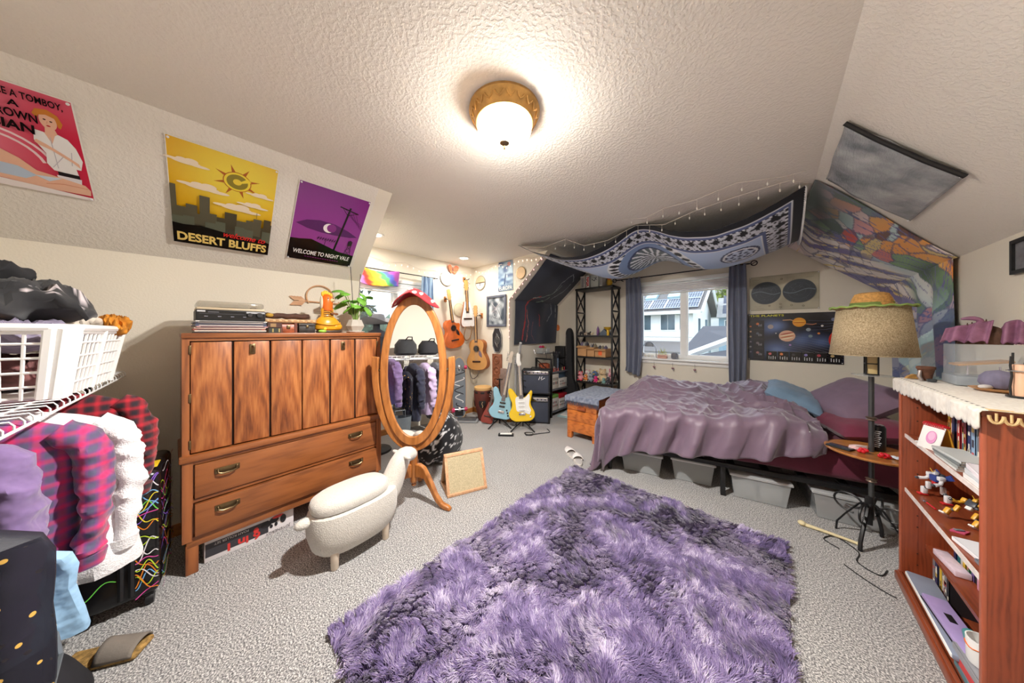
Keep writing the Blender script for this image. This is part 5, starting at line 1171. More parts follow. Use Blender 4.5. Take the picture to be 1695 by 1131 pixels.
for sx_ in (-1, 1):
    for k in range(13): G().tube([bpt(-0.86+1.72*k/12, sx_, 0.0), bpt(-0.86+1.72*k/12, sx_, 0.25)], 0.0045 if k % 6 else 0.012, 6).build('rib', m_white, t)
    for k in range(9): G().tube([bpt(sx_, -0.80+1.6*k/8, 0.0), bpt(sx_, -0.80+1.6*k/8, 0.25)], 0.0045 if k not in (0, 8, 4) else 0.014, 6).build('rib', m_white, t)
for sx_ in (-1, 1):
    for sy_ in (-1, 1): G().tube([bpt(0.93*sx_, 0.92*sy_, 0.0), bpt(0.93*sx_, 0.92*sy_, 0.25)], 0.026, 8).build('corner_post', m_white, t)
def heap(name, label, mat_, cx_, cy_, cz_, rx, ry, rz_, seed, rot=0.0, cat='garment', colfn=None):
    """crumpled garment lying in folds"""
    g = G()
    def f(u, v):
        a = u*TAU; b = PI*v; n1 = 1+0.30*nz(math.cos(a)*1.6+seed, math.sin(a)*1.6, v*3)+0.16*math.sin(a*4+v*9+seed)*math.sin(b)
        sb = math.sin(b)**0.55; d = Vector((math.cos(a)*sb, math.sin(a)*sb, -math.cos(b)))
        rg = 0.5-abs(nz(d.x*3.2+seed, d.y*3.2, seed))*2.0+0.4*(0.4-abs(nz(d.x*7, d.y*7+seed, 2))*2)
        return (rx*d.x*n1, ry*d.y*n1, rz_*(d.z*(1+0.25*nz(d.x*2, d.y*2, seed))+(0.55*rg if d.z > -0.2 else 0)))
    g.grid(f, 72, 40, cu=True, colfn=colfn); o = g.build(name, mat_); o.location = (cx_, cy_, cz_); o.rotation_euler = (0, 0, rot)
    tag(o, label, cat, 'clothes heaped in the laundry basket'); return o
m_bk = M('black_jersey', (40, 41, 44), 0.9, var=0.2, scale=12, sheen=0.2)
def shirt_col(u, v): return lin((206, 196, 200)) if (0.58 < v < 0.74 and 0.05 < u < 0.34 and nz(u*60, v*40, 3) > 0.06) else lin((42, 42, 45))
heap('denim_pile', 'folded blue and red clothes at the bottom of the laundry basket', M('mixed_laundry', (128, 84, 84), 0.9, var=0.5, scale=14), -2.155, -0.545, BZ+0.075, 0.20, 0.14, 0.06, 1.0)
heap('striped_top', 'grey-lilac striped top stuffed in the laundry basket', M('lilac_stripe', (138, 130, 152), 0.9, var=0.35, scale=18, stretch=(6, 1, 1)), -2.06, -0.50, BZ+0.215, 0.16, 0.12, 0.055, 2.0)
heap('ochre_knit', 'mustard and rust knitted jumper in the laundry basket', M('ochre_knit', (176, 120, 54), 0.95, var=0.4, scale=10, bump=0.4, bscale=150), -1.98, -0.66, BZ+0.245, 0.12, 0.14, 0.06, 3.0)
heap('cream_fleece', 'cream fleece folded at the back of the laundry basket', M('cream_fleece', (216, 206, 192), 0.95, bump=0.5, bscale=150), -2.30, -0.44, BZ+0.285, 0.15, 0.08, 0.05, 4.0)
heap('patterned_sock', 'orange and brown zigzag sock hanging over the basket rim', M('orange_sock', (196, 128, 40), 0.95, var=0.3, scale=30), -2.36, -0.33, BZ+0.262, 0.085, 0.045, 0.045, 5.0, 0.5)
heap('black_shirt', 'black printed shirt heaped on top of the laundry basket', m_cloth, -2.17, -0.56, BZ+0.345, 0.24, 0.18, 0.085, 6.0, 0.25, colfn=shirt_col)
heap('black_hoodie', 'black hoodie with red cuff at the top of the laundry heap', M('black_fleece', (34, 34, 37), 0.95, var=0.2, scale=10), -2.08, -0.68, BZ+0.43, 0.20, 0.17, 0.085, 7.0, -0.2)
# floor things by the rail
t = thing('slipper', 'leopard-soled slipper lying on the carpet under the rail', 'slipper', (-2.02, -0.30, 0), R(60))
G().rbox((0, 0, 0.012), (0.25, 0.095, 0.022), 0.010, 3).build('sole', M('leopard_sole', (150, 118, 66), 0.9, var=0.6, scale=70), t)
o = G().grid(lambda u, v: (lerp(0.0, 0.115, v), 0.048*math.cos(PI*u), 0.018+0.055*math.sin(PI*u)*(1-0.45*v)), 14, 8).build('upper', M('grey_fur', (120, 112, 104), 0.95, bump=0.6), t); solid(o, 0.006)
o = G().grid(lambda u, v: (0.27*math.cos(u*TAU)*(1+.2*math.sin(u*15))*math.sin(v*PI/2+0.01), 0.20*math.sin(u*TAU)*(1+.15*math.sin(u*11))*math.sin(v*PI/2+0.01), 0.004+0.15*math.cos(v*PI/2)*(1+0.5*nz(u*6, v*3, 1))), 48, 14, cu=True).build('black_trousers', M('black_trousers', (26, 26, 32), 0.85, var=0.2))
o.location = (-1.92, -0.52, 0); tag(o, 'crumpled black trousers on the carpet under the rail', 'trousers')
t = thing('tote_bag', 'grey leather tote bag standing under the star dress', 'bag', (-1.54, -0.40, 0), R(15))
o = G().lathe([(0.10, 0), (0.13, 0.01), (0.15, 0.15), (0.16, 0.32), (0.155, 0.32), (0.14, 0.15), (0.001, 0.02)], 24, sy=0.55).build('bag_body', M('grey_leather', (96, 104, 110), 0.45), t)
for s in (-1, 1): G().tube([(-0.07, 0.07*s, 0.30), (-0.06, 0.09*s, 0.42), (0.06, 0.09*s, 0.42), (0.07, 0.07*s, 0.30)], 0.006, 6).build('handle', M('grey_leather', (96, 104, 110), 0.45), t)
for lb, X, mt, r_ in (('black backpack on the wire shelf reflected in the mirror', -1.35, m_bk, 0.15), ('charcoal duffel bag on the wire shelf reflected in the mirror', -1.00, M('charcoal_cloth', (40, 40, 44), 0.92), 0.14), ('pale folded bedding on the wire shelf reflected in the mirror', -0.66, M('white_cotton', (228, 226, 228), 0.9), 0.12)):
    t = thing('shelf_bag', lb, 'bag', (X, -0.64, BZ), group='bags on the wire shelf'); blob(G(), [(0, r_*0.8, 0.10), (0.03, r_, 0.14), (r_, r_*0.95, 0.13), (r_*1.5, r_*0.6, 0.08)], 18).build('bag_body', mt, t)
    G().tube([(-0.05, 0.09, r_*1.4), (-0.03, 0.13, r_*1.7), (0.03, 0.13, r_*1.7), (0.05, 0.09, r_*1.4)], 0.008, 6).build('strap', m_bplas, t)
# ================================================================== shaggy purple rug
RX0, RX1, RY0, RY1 = -1.45, 0.065, 0.345, 2.475
t = thing('shag_rug', 'shaggy purple rug spread in the middle of the carpet', 'rug', ((RX0+RX1)/2, (RY0+RY1)/2, 0))
rw, rl = RX1-RX0, RY1-RY0
G().rbox((0, 0, 0.007), (rw-0.03, rl-0.03, 0.012), 0.005).build('backing', M('rug_backing', (74, 58, 100), 0.95), t)
def rug_pile(N=230000, seed=4):
    rs = np.random.RandomState(seed)
    # low frequency field from a random lattice
    def lat(px, py, cell, s):
        r2 = np.random.RandomState(s); gx, gy = int(rw/cell)+4, int(rl/cell)+4; L = r2.rand(gx, gy)
        fx, fy = (px+rw/2)/cell+1, (py+rl/2)/cell+1; ix, iy = fx.astype(int), fy.astype(int); ux, uy = fx-ix, fy-iy
        ux = ux*ux*(3-2*ux); uy = uy*uy*(3-2*uy)
        return (L[ix, iy]*(1-ux)+L[ix+1, iy]*ux)*(1-uy)+(L[ix, iy+1]*(1-ux)+L[ix+1, iy+1]*ux)*uy
    x = rs.uniform(-rw/2+0.005, rw/2-0.005, N); y = rs.uniform(-rl/2+0.005, rl/2-0.005, N)
    cell = 0.030; bx_, by_ = np.floor(x/cell), np.floor(y/cell); best = np.full(N, 9.0); tx = x.copy(); ty = y.copy(); h1 = np.zeros(N); h2 = np.zeros(N)
    fr = lambda q: q-np.floor(q)
    for i in (-1, 0, 1):                                             # nearest of scattered tuft centres
        for j in (-1, 0, 1):
            cx_, cy_ = bx_+i, by_+j; r1 = fr(np.sin(cx_*127.1+cy_*311.7)*43758.5453); r2 = fr(np.sin(cx_*269.5+cy_*183.3)*43758.5453)
            qx, qy = (cx_+r1)*cell, (cy_+r2)*cell; d = np.hypot(qx-x, qy-y); k = d < best
            best = np.where(k, d, best); tx = np.where(k, qx, tx); ty = np.where(k, qy, ty); h1 = np.where(k, r1, h1); h2 = np.where(k, fr(r2*7.3), h2)
    ang = lat(x, y, 0.30, 11)*9.0+lat(x, y, 0.11, 12)*3.5+(h1-0.5)*1.8+rs.normal(0, 0.40, N)
    lay = 0.45+0.75*lat(x, y, 0.16, 13)
    Ln = 0.042*rs.uniform(0.7, 1.15, N)
    dx, dy = np.cos(ang), np.sin(ang)
    mx = x+(tx-x)*0.22+dx*Ln*0.35*lay; my = y+(ty-y)*0.22+dy*Ln*0.35*lay; mz = 0.012+Ln*0.46
    ex = x+(tx-x)*0.42+dx*Ln*0.95*lay; ey = y+(ty-y)*0.42+dy*Ln*0.95*lay; ez = np.maximum(0.014, 0.012+Ln*(0.72-0.35*(lay-0.5)))
    wx, wy = -dy, dx; w0 = 0.0015; w1 = 0.0013
    V = np.stack([np.stack([x-wx*w0, y-wy*w0, np.full(N, 0.010)], 1), np.stack([x+wx*w0, y+wy*w0, np.full(N, 0.010)], 1),
                  np.stack([mx+wx*w1, my+wy*w1, mz], 1), np.stack([mx-wx*w1, my-wy*w1, mz], 1), np.stack([ex, ey, ez], 1)], 1).reshape(-1, 3)
    b = np.arange(N)*5
    me = bpy.data.meshes.new('pile'); me.vertices.add(N*5); me.vertices.foreach_set('co', V.astype(np.float32).ravel())
    li = np.concatenate([np.stack([b, b+1, b+2, b+3], 1), ], 1).ravel(); tri = np.stack([b+3, b+2, b+4], 1).ravel()
    me.loops.add(N*7); me.loops.foreach_set('vertex_index', np.concatenate([li, tri]).astype(np.int32))
    me.polygons.add(N*2); me.polygons.foreach_set('loop_start', np.concatenate([np.arange(N)*4, N*4+np.arange(N)*3]).astype(np.int32))
    me.polygons.foreach_set('loop_total', np.concatenate([np.full(N, 4), np.full(N, 3)]).astype(np.int32))
    me.update(calc_edges=True)
    tone = np.clip(0.27+0.36*lat(x, y, 0.15, 21)+0.55*(lat(x, y, 0.05, 22)-0.5)+0.34*(h2-0.5)+0.15*rs.normal(0, 1, N), 0, 1)
    c0, c1, c2 = np.array(lin((70, 56, 104))), np.array(lin((132, 112, 164))), np.array(lin((222, 212, 234)))
    k = tone[:, None]; col = np.where(k < 0.5, c0+(c1-c0)*k*2, c1+(c2-c1)*(k-0.5)*2)
    ca = np.ones((N*5, 4), dtype=np.float32); ca[:, :3] = np.repeat(col, 5, axis=0)
    at = me.color_attributes.new('Col', 'FLOAT_COLOR', 'POINT'); at.data.foreach_set('color', ca.ravel())
    m = paint('purple_pile', 0.6, sheen=0.5); me.materials.append(m)
    o = bpy.data.objects.new('pile', me); C.objects.link(o); o.parent = t; o['kind'] = 'stuff'; return o
rug_pile()

# ================================================================== bed
BR = R(12.5); BO = Vector((-1.21, 2.67, 0)); BM = Matrix.Translation(BO) @ Matrix.Rotation(BR, 4, 'Z')
BL, BW = 1.98, 1.14
bed = thing('bed', 'low black metal bed with a maroon sheeted mattress', 'bed', BO, BR)
g = G().rbox((BL/2, 0.02, 0.255), (BL, 0.035, 0.035), 0.004); g.build('side_rail', m_black, bed); G().rbox((BL/2, BW-0.02, 0.255), (BL, 0.035, 0.035), 0.004).build('side_rail', m_black, bed)
for x in (0.02, BL/2, BL-0.02): G().rbox((x, BW/2, 0.255), (0.035, BW-0.04, 0.03), 0.004).build('cross_rail', m_black, bed)
for k in range(9): G().b2((0.1+k*0.215, 0.04, 0.262), (0.15+k*0.215, BW-0.04, 0.270)).build('slat', m_black, bed)
for x in (0.03, 0.93, BL-0.04):
    for y in (0.025, BW-0.025): G().rbox((x, y, 0.12), (0.034, 0.034, 0.24), 0.004).build('leg', m_black, bed)
m_mar = M('maroon_sheet', (104, 34, 58), 0.75, var=0.14, scale=6, bump=0.15, bscale=14, bdist=0.02, sheen=0.2)
def mat_pos(u, v):
    a = v*TAU; c, s = math.cos(a), math.sin(a); p = 5.0
    y = BW/2+(BW/2)*math.copysign(abs(c)**(2/p), c); z = 0.415+0.142*math.copysign(abs(s)**(2/p), s)
    return (0.02+u*(BL-0.03), y+0.006*nz(u*18, v*9, 2), z+0.005*nz(u*12, v*14, 5))
g = G(); g.grid(mat_pos, 60, 56); 
for uu in (0.0, 1.0): g.add([mat_pos(uu, k/56) for k in range(56)], [tuple(range(56))])
g.build('mattress', m_mar, bed)

# comforter
def hemz(x):
    return curve_h(x)
curve_h = curve([(-0.5, 0.02), (-0.05, 0.03), (0.12, 0.20), (0.35, 0.28), (0.8, 0.345), (1.2, 0.42), (1.5, 0.53)])
def top_h(x, y):
    h = 0.585+0.05*sstep(0, 0.3, x)+0.16*sstep(0.15, 0.75, y)*sstep(0.0, 0.35, x)-0.07*sstep(0.8, 1.15, y)
    h += 0.035*math.sin(x*3.2+1.2)*sstep(0.2, 0.6, y)+0.05*math.exp(-((x-1.28)/0.16)**2)
    h += 0.030*nz(x*3, y*3, 2.2)
    r1 = 1-abs(nz(x*5.0+y*2.0, y*5.5-x*1.5, 7.0))*2.2; h += 0.050*max(0, r1-0.35)*(0.35+1.0*sstep(0.4, 1.3, x))
    r2 = 1-abs(nz(x*10+y*5, y*9-x*4, 3.0))*2.2; h += 0.020*max(0, r2-0.3)
    return h
def comf(u, v):
    a = lerp(-0.66, 1.50, u)+0.03*math.sin(v*7)*sstep(0.8, 1, u)
    Bn = top_h(max(a, 0), 0)-hemz(a)+0.06 if a > -0.05 else 0.52
    b = lerp(-Bn, BW+0.14, v**0.9)
    ea, eb = max(0, -a), max(0, -b); ef = max(0, b-BW); e = math.hypot(ea, eb); x, y = max(a, 0), min(max(b, 0), BW)
    h = top_h(x, y); r = 0.085
    if e < r*PI/2: out, drop = r*math.sin(e/r), r*(1-math.cos(e/r))
    else: out, drop = r+(e-r*PI/2)*(0.10 if eb > ea else 0.03), r+(e-r*PI/2)
    s = a if eb > ea else b
    amt = min(1, max(0, e-0.04)/0.22)*(1-0.65*sstep(0.25, 0.55, b)*sstep(0, 0.1, ea))
    sd = s+0.35*e*(1 if eb > ea else -1); q_ = math.sin(sd*26+5*nz(sd*2.2, 0.3, 1)); fold = amt*(0.030*(abs(q_)**0.6*math.copysign(1, q_))+0.045*nz(sd*8, e*2, 4)+0.05*nz(sd*3, e*2, 8))
    if e > 1e-6: x -= (out+fold)*ea/e; y -= (out+fold*1.0)*eb/e
    z = h-drop
    if ef > 0: y += ef*0.5; z -= ef*1.1
    if a > 1.42: z -= 0.02
    zf = 0.012+0.02*abs(nz(a*8, b*8, 1))
    if z < zf:
        ov = zf-z; z = zf+0.012*abs(math.sin(ov*30)); 
        if e > 1e-6: x -= ov*0.25*ea/e; y -= ov*0.25*eb/e
    return (x, y, z)
m_com = M('plum_comforter', (112, 92, 110), 0.48, var=0.06, scale=5, bump=0.12, bscale=40, bdist=0.006, sheen=0.45)
o = G().grid(comf, 230, 190).build('comforter', m_com); o.matrix_world = BM; solid(o, 0.010, -1)
tag(o, 'rumpled plum-grey comforter spread over the bed and trailing to the floor', 'comforter')
def pillow(name, label, mt, loc, size, rot):
    w_, d_, h_ = size
    def f(u, v):
        a, b = (u-0.5)*2, (v-0.5)*2
        return (a, b)
    g = G()
    for sgn in (1, -1):
        def p(u, v, sgn=sgn):
            a, b = (u-0.5)*2, (v-0.5)*2; k = max(0, (1-a**4))**0.55*max(0, (1-b**4))**0.55; pinch = 1-0.10*(abs(a)**3)*(1-abs(b))-0.0
            cr = 0.010*nz(a*5, b*5, sgn*3)+0.012*max(0, 0.4-abs(nz(a*4+1, b*4, sgn)))*k
            return (a*w_/2*(1-0.06*(1-b*b)), b*d_/2*(1-0.06*(1-a*a)), sgn*(h_/2*k+cr*k))
        g.grid(p, 26, 20)
    o = g.build(name, mt); o.location = BM @ Vector(loc); o.rotation_euler = (Matrix.Rotation(BR, 4, 'Z') @ Matrix.Rotation(rot[2], 4, 'Z') @ Matrix.Rotation(rot[1], 4, 'Y') @ Matrix.Rotation(rot[0], 4, 'X')).to_euler()
    tag(o, label, 'pillow', 'pillows on the bed'); return o
pillow('pillow', 'maroon pillow lying low at the near head corner of the bed', M('maroon_pillowcase', (112, 36, 62), 0.8, var=0.1, scale=8, sheen=0.2), (1.80, 0.30, 0.640), (0.42, 0.58, 0.15), (0, R(-6), R(4)))
pillow('pillow', 'plum-grey pillow propped against the wall behind the floor lamp', M('plum_pillowcase', (118, 96, 116), 0.7, var=0.08, scale=8, sheen=0.2), (1.83, 0.52, 0.795), (0.46, 0.66, 0.17), (R(4), R(-33), R(8)))
pillow('pillow', 'blue-grey pillow half under the comforter', M('steel_blue_pillowcase', (112, 140, 166), 0.8, var=0.1, scale=8, sheen=0.2), (1.52, 0.66, 0.755), (0.40, 0.50, 0.16), (R(6), R(24), R(-12)))

# storage bins
m_bin = glassy('bin_plastic', (200, 204, 206), 0.2, 0.42); m_lid = M('milky_lid', (206, 208, 210), 0.35, var=0.03)
m_lidt = glassy('clear_lid', (206, 208, 210), 0.25, 0.62)
def bin_(label, x0, y0, w_, rz, stuffc, seed, lidm):
    t = thing('storage_bin', label, 'storage bin', (x0, y0, 0), rz, 'storage bins under the bed')
    def shell(k0, k1, z0, z1):
        P = []
        for (k, z) in ((k0, z0), (k1, z1)): P += [(w_/2-(w_/2-k), k, z), (w_-k, k, z), (w_-k, 0.60-k, z), (k, 0.60-k, z)]
        return P
    g = G(); o_ = shell(0.035, 0.012, 0.004, 0.188); i_ = [(x+(0.003 if x < w_/2 else -0.003), y+(0.003 if y < 0.3 else -0.003), z+0.003) for x, y, z in o_]
    g.add(o_+i_, [(0, 3, 2, 1), (0, 1, 5, 4), (1, 2, 6, 5), (2, 3, 7, 6), (3, 0, 4, 7), (8, 9, 10, 11), (8, 12, 13, 9), (9, 13, 14, 10), (10, 14, 15, 11), (11, 15, 12, 8), (4, 5, 13, 12), (5, 6, 14, 13), (6, 7, 15, 14), (7, 4, 12, 15)])
    ob = g.build('tub', m_bin, t); b = ob.modifiers.new('edge', 'BEVEL'); b.width = 0.02; b.segments = 3; b.limit_method = 'ANGLE'; b.angle_limit = R(50)
    G().rbox((w_/2, 0.30, 0.197), (w_-0.004, 0.60, 0.016), 0.007).build('lid', lidm, t)
    G().tube([(0.008, 0.008, 0.190), (w_-0.008, 0.008, 0.190), (w_-0.008, 0.592, 0.190), (0.008, 0.592, 0.190)], 0.008, 6, True).build('lid_rim', m_lid, t)
    rnd = random.Random(seed); tc = thing('bin_contents', 'folded '+stuffc[1]+' inside the '+label.split(' under')[0], 'contents', (x0, y0, 0), rz)
    g = G()
    for k in range(6):
        g.rbox((w_*(0.3+0.4*(k % 2)), 0.12+0.17*(k//2), 0.075+0.02*rnd.random()), (w_*0.36, 0.15, 0.12+0.03*rnd.random()), 0.03, 2)
    g.build('folded_items', M('bin_stuff_%d' % seed, stuffc[0], 0.9, var=0.5, scale=16), tc)
bin_('clear storage bin nearest the bed foot under the bed', -1.10, 2.73, 0.375, R(14), ((120, 118, 112), 'pale clothes'), 1, m_lidt)
bin_('clear storage bin second from the bed foot under the bed', -0.690, 2.865, 0.345, R(14), ((96, 98, 96), 'grey clothes'), 2, m_lidt)
bin_('clear storage bin with white speckled contents under the bed right of the leg', -0.262, 2.885, 0.385, R(12), ((186, 186, 186), 'white speckled things'), 3, m_lidt)
bin_('large clear storage bin behind the floor lamp base under the bed', 0.205, 2.975, 0.425, R(9), ((150, 116, 112), 'pinkish things'), 4, m_lidt)

def slip(label, loc, rz):
    t = thing('slipper', label, 'slipper', loc, rz, 'white slippers by the bed')
    g = G(); g.prism([(0.125*math.cos(a), 0.046*math.sin(a)*(1.1 if math.cos(a) > 0 else 0.85)) for a in [TAU*i/24 for i in range(24)]], 0.0, 0.022); g.build('sole', M('slipper_sole', (214, 208, 202), 0.8), t)
    o = G().grid(lambda u, v: (lerp(-0.005, 0.122, v), 0.052*math.cos(PI*u)*math.sqrt(max(0.02, 1-(v*0.95)**3)), 0.020+0.040*math.sin(PI*u)*(1-0.45*v)), 14, 8).build('upper', M('white_fleece', (226, 222, 220), 0.95, bump=0.4), t); solid(o, 0.007)
    G().ell((-0.04, 0, 0.022), (0.075, 0.036, 0.005)).build('insole', M('grey_fleece', (170, 166, 164), 0.95), t)
slip('white slipper nearer the cedar chest', (-1.63, 2.70, 0), R(140)); slip('white slipper nearer the trailing comforter', (-1.49, 2.61, 0), R(128))

# ================================================================== floor lamp with tray
LX, LY = 0.455, 2.86
t = thing('floor_lamp', 'black iron floor lamp with burlap shade and round wooden tray', 'lamp', (LX, LY, 0))
G().cyl((0, 0, 0.16), (0, 0, 1.26), 0.0125, n=14).build('pole', M('pewter_iron', (88, 90, 92), 0.4, 0.6), t)
for z in (0.41, 0.80): G().lathe([(0.013, -0.012), (0.024, -0.008), (0.018, 0), (0.026, 0.008), (0.013, 0.014)], 16, (0, 0, z)).build('collar', M('bronze_collar', (122, 104, 92), 0.4, 0.6), t)
for k in range(4):
    a = R(45+90*k)+R(20); c, s = math.cos(a), math.sin(a); g = G()
    g.tube([(0.012*c, 0.012*s, 0.26), (0.05*c, 0.05*s, 0.235), (0.11*c, 0.11*s, 0.135), (0.15*c, 0.15*s, 0.06), (0.155*c, 0.155*s, 0.004)], 0.010, 6, flat=0.5); g.build('leg', m_black, t)
    q = []
    for i in range(22):
        th = R(-100)+R(400)*i/21; rr = 0.085-0.0022*i; q.append((0.09*c+rr*math.cos(th)*c, 0.09*s+rr*math.cos(th)*s, 0.225+rr*math.sin(th)*0.8))
    G().tube(q, 0.006, 6).build('scroll', m_black, t)
g = G().rbox((-0.012, -0.010, 0.215), (0.034, 0.012, 0.18), 0.004); g.build('strap', m_black, t)
mtray = wood('tray_wood', (200, 136, 74), (150, 92, 44), (2, 10, 10), 5, 0.3)
G().lathe([(0.001, 0.0), (0.190, 0.0), (0.200, 0.006), (0.202, 0.014), (0.196, 0.018), (0.186, 0.016), (0.001, 0.016)], 48, (0, 0, 0.575)).build('tray', mtray, t)
G().lathe([(0.001, 0.0), (0.082, 0.0), (0.084, 0.003), (0.001, 0.005)], 36, (0, 0, 1.075)).build('glass_shelf', glassy('lamp_glass', (220, 226, 226), 0.05, 0.5), t)
g = G(); 
for sx_ in (-1, 1):
    for sy_ in (-1, 1): g.rbox((0.024*sx_, 0.024*sy_, 1.15), (0.007, 0.007, 0.14), 0.001)
g.rbox((0, 0, 1.150), (0.054, 0.054, 0.006), 0.001).rbox((0, 0, 1.218), (0.056, 0.056, 0.008), 0.001).rbox((0, 0, 1.083), (0.056, 0.056, 0.008), 0.001); g.build('lantern_frame', m_black, t)
G().rbox((0, 0, 1.15), (0.042, 0.042, 0.13), 0.002).build('lantern_panel', M('cream_panel', (222, 198, 142), 0.5), t)
m, nt, bs = base('burlap'); v_ = texco(nt)
nt.links.new(ramp(nt, noise_n(nt, v_, 180, 3), [(0.35, lin((150, 130, 98))), (0.65, lin((206, 188, 154)))]), bs.inputs['Base Color']); bs.inputs['Roughness'].default_value = 0.95; bump_n(nt, noise_n(nt, v_, 260, 2), bs, 0.6, 0.003)
o = G().lathe([(0.178, 1.205), (0.146, 1.500)], 48); o.f = [q for q in o.f if len(q) == 4]; o = o.build('shade', m, t); solid(o, 0.003)
for r_, z in ((0.178, 1.205), (0.146, 1.500)): G().tube([(r_*math.cos(TAU*i/40), r_*math.sin(TAU*i/40), z) for i in range(40)], 0.003, 6, True).build('shade_ring', M('tan_binding', (176, 158, 126), 0.8), t)
g = G()
for k in range(3): g.tube([(0, 0, 1.49), (0.146*math.cos(TAU*k/3), 0.146*math.sin(TAU*k/3), 1.497)], 0.0025, 5)
g.cyl((0, 0, 1.22), (0, 0, 1.49), 0.004, n=6); g.build('shade_harp', m_brass, t)
G().ell((0, 0, 1.36), (0.03, 0.03, 0.045)).build('bulb', M('dark_bulb', (230, 228, 220), 0.2), t)
t = thing('straw_hat', 'tan straw hat with a green band resting on the lamp shade', 'hat', (LX, LY, 1.503), R(15))
o = G().lathe([(0.176, 0.006), (0.150, 0.002), (0.115, 0.004), (0.092, 0.008), (0.088, 0.03), (0.082, 0.06), (0.070, 0.088), (0.050, 0.096), (0.001, 0.094)], 48, sx=1.0, sy=0.92, wob=lambda a, j: 1+0.02*math.sin(a*2+j)).build('straw', M('straw', (196, 148, 84), 0.85, var=0.3, scale=90, bump=0.5, bscale=200), t); solid(o, 0.003)
G().lathe([(0.0925, 0.010), (0.093, 0.012), (0.0905, 0.034), (0.088, 0.034)], 40, sy=0.92).build('band', M('green_band', (112, 136, 70), 0.85, bump=0.5, bscale=200), t)
G().tube([(0.176*math.cos(TAU*i/60)*(1+0.01*math.sin(i*2.3)), 0.162*math.sin(TAU*i/60), 0.006+0.004*math.sin(i*1.7)) for i in range(60)], 0.0065, 6, True).build('brim_edging', M('green_edging', (150, 176, 96), 0.9, bump=0.5), t)
TZ = 0.592
def on_tray(dx, dy): return (LX+dx, LY+dy, TZ)
t = thing('drink_can', 'tall black drink can standing on the lamp tray', 'can', on_tray(0.035, 0.055))
G().lathe([(0.026, 0), (0.031, 0.004), (0.033, 0.012), (0.033, 0.148), (0.028, 0.160), (0.026, 0.163), (0.024, 0.160), (0.001, 0.159)], 28).build('can_body', M('black_can', (26, 27, 30), 0.3, 0.3), t)
g = G(); g.cc = lin((206, 206, 210)); 
for k in range(9):
    a0 = -2.3+0.12*(k % 3)
    g.grid(lambda u, v, k=k, a0=a0: (0.0334*math.cos(a0+u*0.75), 0.0334*math.sin(a0+u*0.75), 0.028+0.012*k+v*0.005), 6, 1, lambda u, v: lin((206, 206, 210)))
g.build('small_print', m_print, t)
G().lathe([(0.0255, 0.161), (0.0262, 0.165), (0.0245, 0.164)], 24).build('rim', m_chrome, t)
t = thing('phone', 'black phone lying at the left side of the lamp tray', 'phone', on_tray(-0.135, -0.045), R(62))
G().rbox((0, 0, 0.005), (0.072, 0.115, 0.009), 0.004).build('case', m_bplas, t); G().rbox((0, 0, 0.0102), (0.062, 0.104, 0.0012), 0.0005).build('screen', M('phone_screen', (52, 60, 72), 0.08), t)
t = thing('pink_pouch', 'pale pink pouch on the lamp tray beside the red beads', 'pouch', on_tray(-0.055, -0.015), R(30))
blob(G(), [(0.0, 0.035, 0.02), (0.008, 0.045, 0.026), (0.022, 0.042, 0.024), (0.03, 0.02, 0.01)]).build('pouch', M('pale_pink', (230, 196, 196), 0.8), t); G().cyl((-0.03, -0.02, 0.03), (0.03, -0.02, 0.032), 0.003, n=6).build('zip', m_wire, t)
m_redg = M('red_glass', (206, 26, 44), 0.15, coat=0.6)
for nm, dx, dy, n_ in (('cluster of red beads beside the pale pink pouch', -0.045, -0.075, 7), ('cluster of red beads at the front of the lamp tray', 0.03, -0.105, 9)):
    t = thing('red_beads', nm, 'beads', on_tray(dx, dy), group='red bead clusters on the tray'); rnd = random.Random(n_)
    for k in range(n_): G().ell((0.018*math.cos(k*2.4)*(0.3+0.12*k), 0.016*math.sin(k*2.4)*(0.3+0.1*k), 0.011+0.010*(k % 2)), 0.011, 10, 8).build('bead', m_redg, t)
t = thing('tissue', 'crumpled white tissue on the lamp tray near the bookcase', 'tissue', on_tray(0.115, -0.07), R(20))
o = G().grid(lambda u, v: ((u-0.5)*0.09, (v-0.5)*0.07, 0.004+0.014*abs(nz(u*4, v*4, 3))), 16, 14).build('paper', M('tissue_paper', (226, 234, 244), 0.9), t); solid(o, 0.001)

# floor clutter by the lamp
t = thing('back_scratcher', 'pale wooden stick lying on the carpet by the lamp base', 'stick', (0.28, 2.80, 0.012), math.atan2(-0.02, 0.2))
G().tube([(-0.13, 0, 0), (-0.05, 0, 0.002), (0.05, 0, 0.002), (0.11, 0, 0)], [0.013, 0.010, 0.009, 0.009], 10).build('rod', M('pale_stick', (222, 208, 166), 0.7), t)
G().ell((-0.135, 0, 0.005), (0.022, 0.022, 0.016)).build('knob', M('pale_stick', (222, 208, 166), 0.7), t); G().ell((0.115, 0, 0), (0.014, 0.015, 0.011)).build('end_cap', M('pale_stick', (222, 208, 166), 0.7), t)
def cable(label, pts, r=0.0032, m_=None):
    P = [Vector(p) for p in pts]; out = []
    for i in range(len(P)-1):
        a = P[max(0, i-1)]; b = P[i]; c = P[i+1]; d = P[min(len(P)-1, i+2)]
        for k in range(6):
            u = k/6; out.append(0.5*((2*b)+(c-a)*u+(2*a-5*b+4*c-d)*u*u+(3*b-a-3*c+d)*u**3))
    out.append(P[-1]); o = G().tube(out, r, 6).build('cable', m_ or m_bplas); return tag(o, label, 'cable', 'loose cables')
cable('black cable looping in front of the lamp base on the carpet', [(0.30, 2.66, 0.004), (0.24, 2.72, 0.004), (0.30, 2.80, 0.004), (0.38, 2.70, 0.004), (0.36, 2.58, 0.004), (0.43, 2.52, 0.004), (0.47, 2.60, 0.004)])
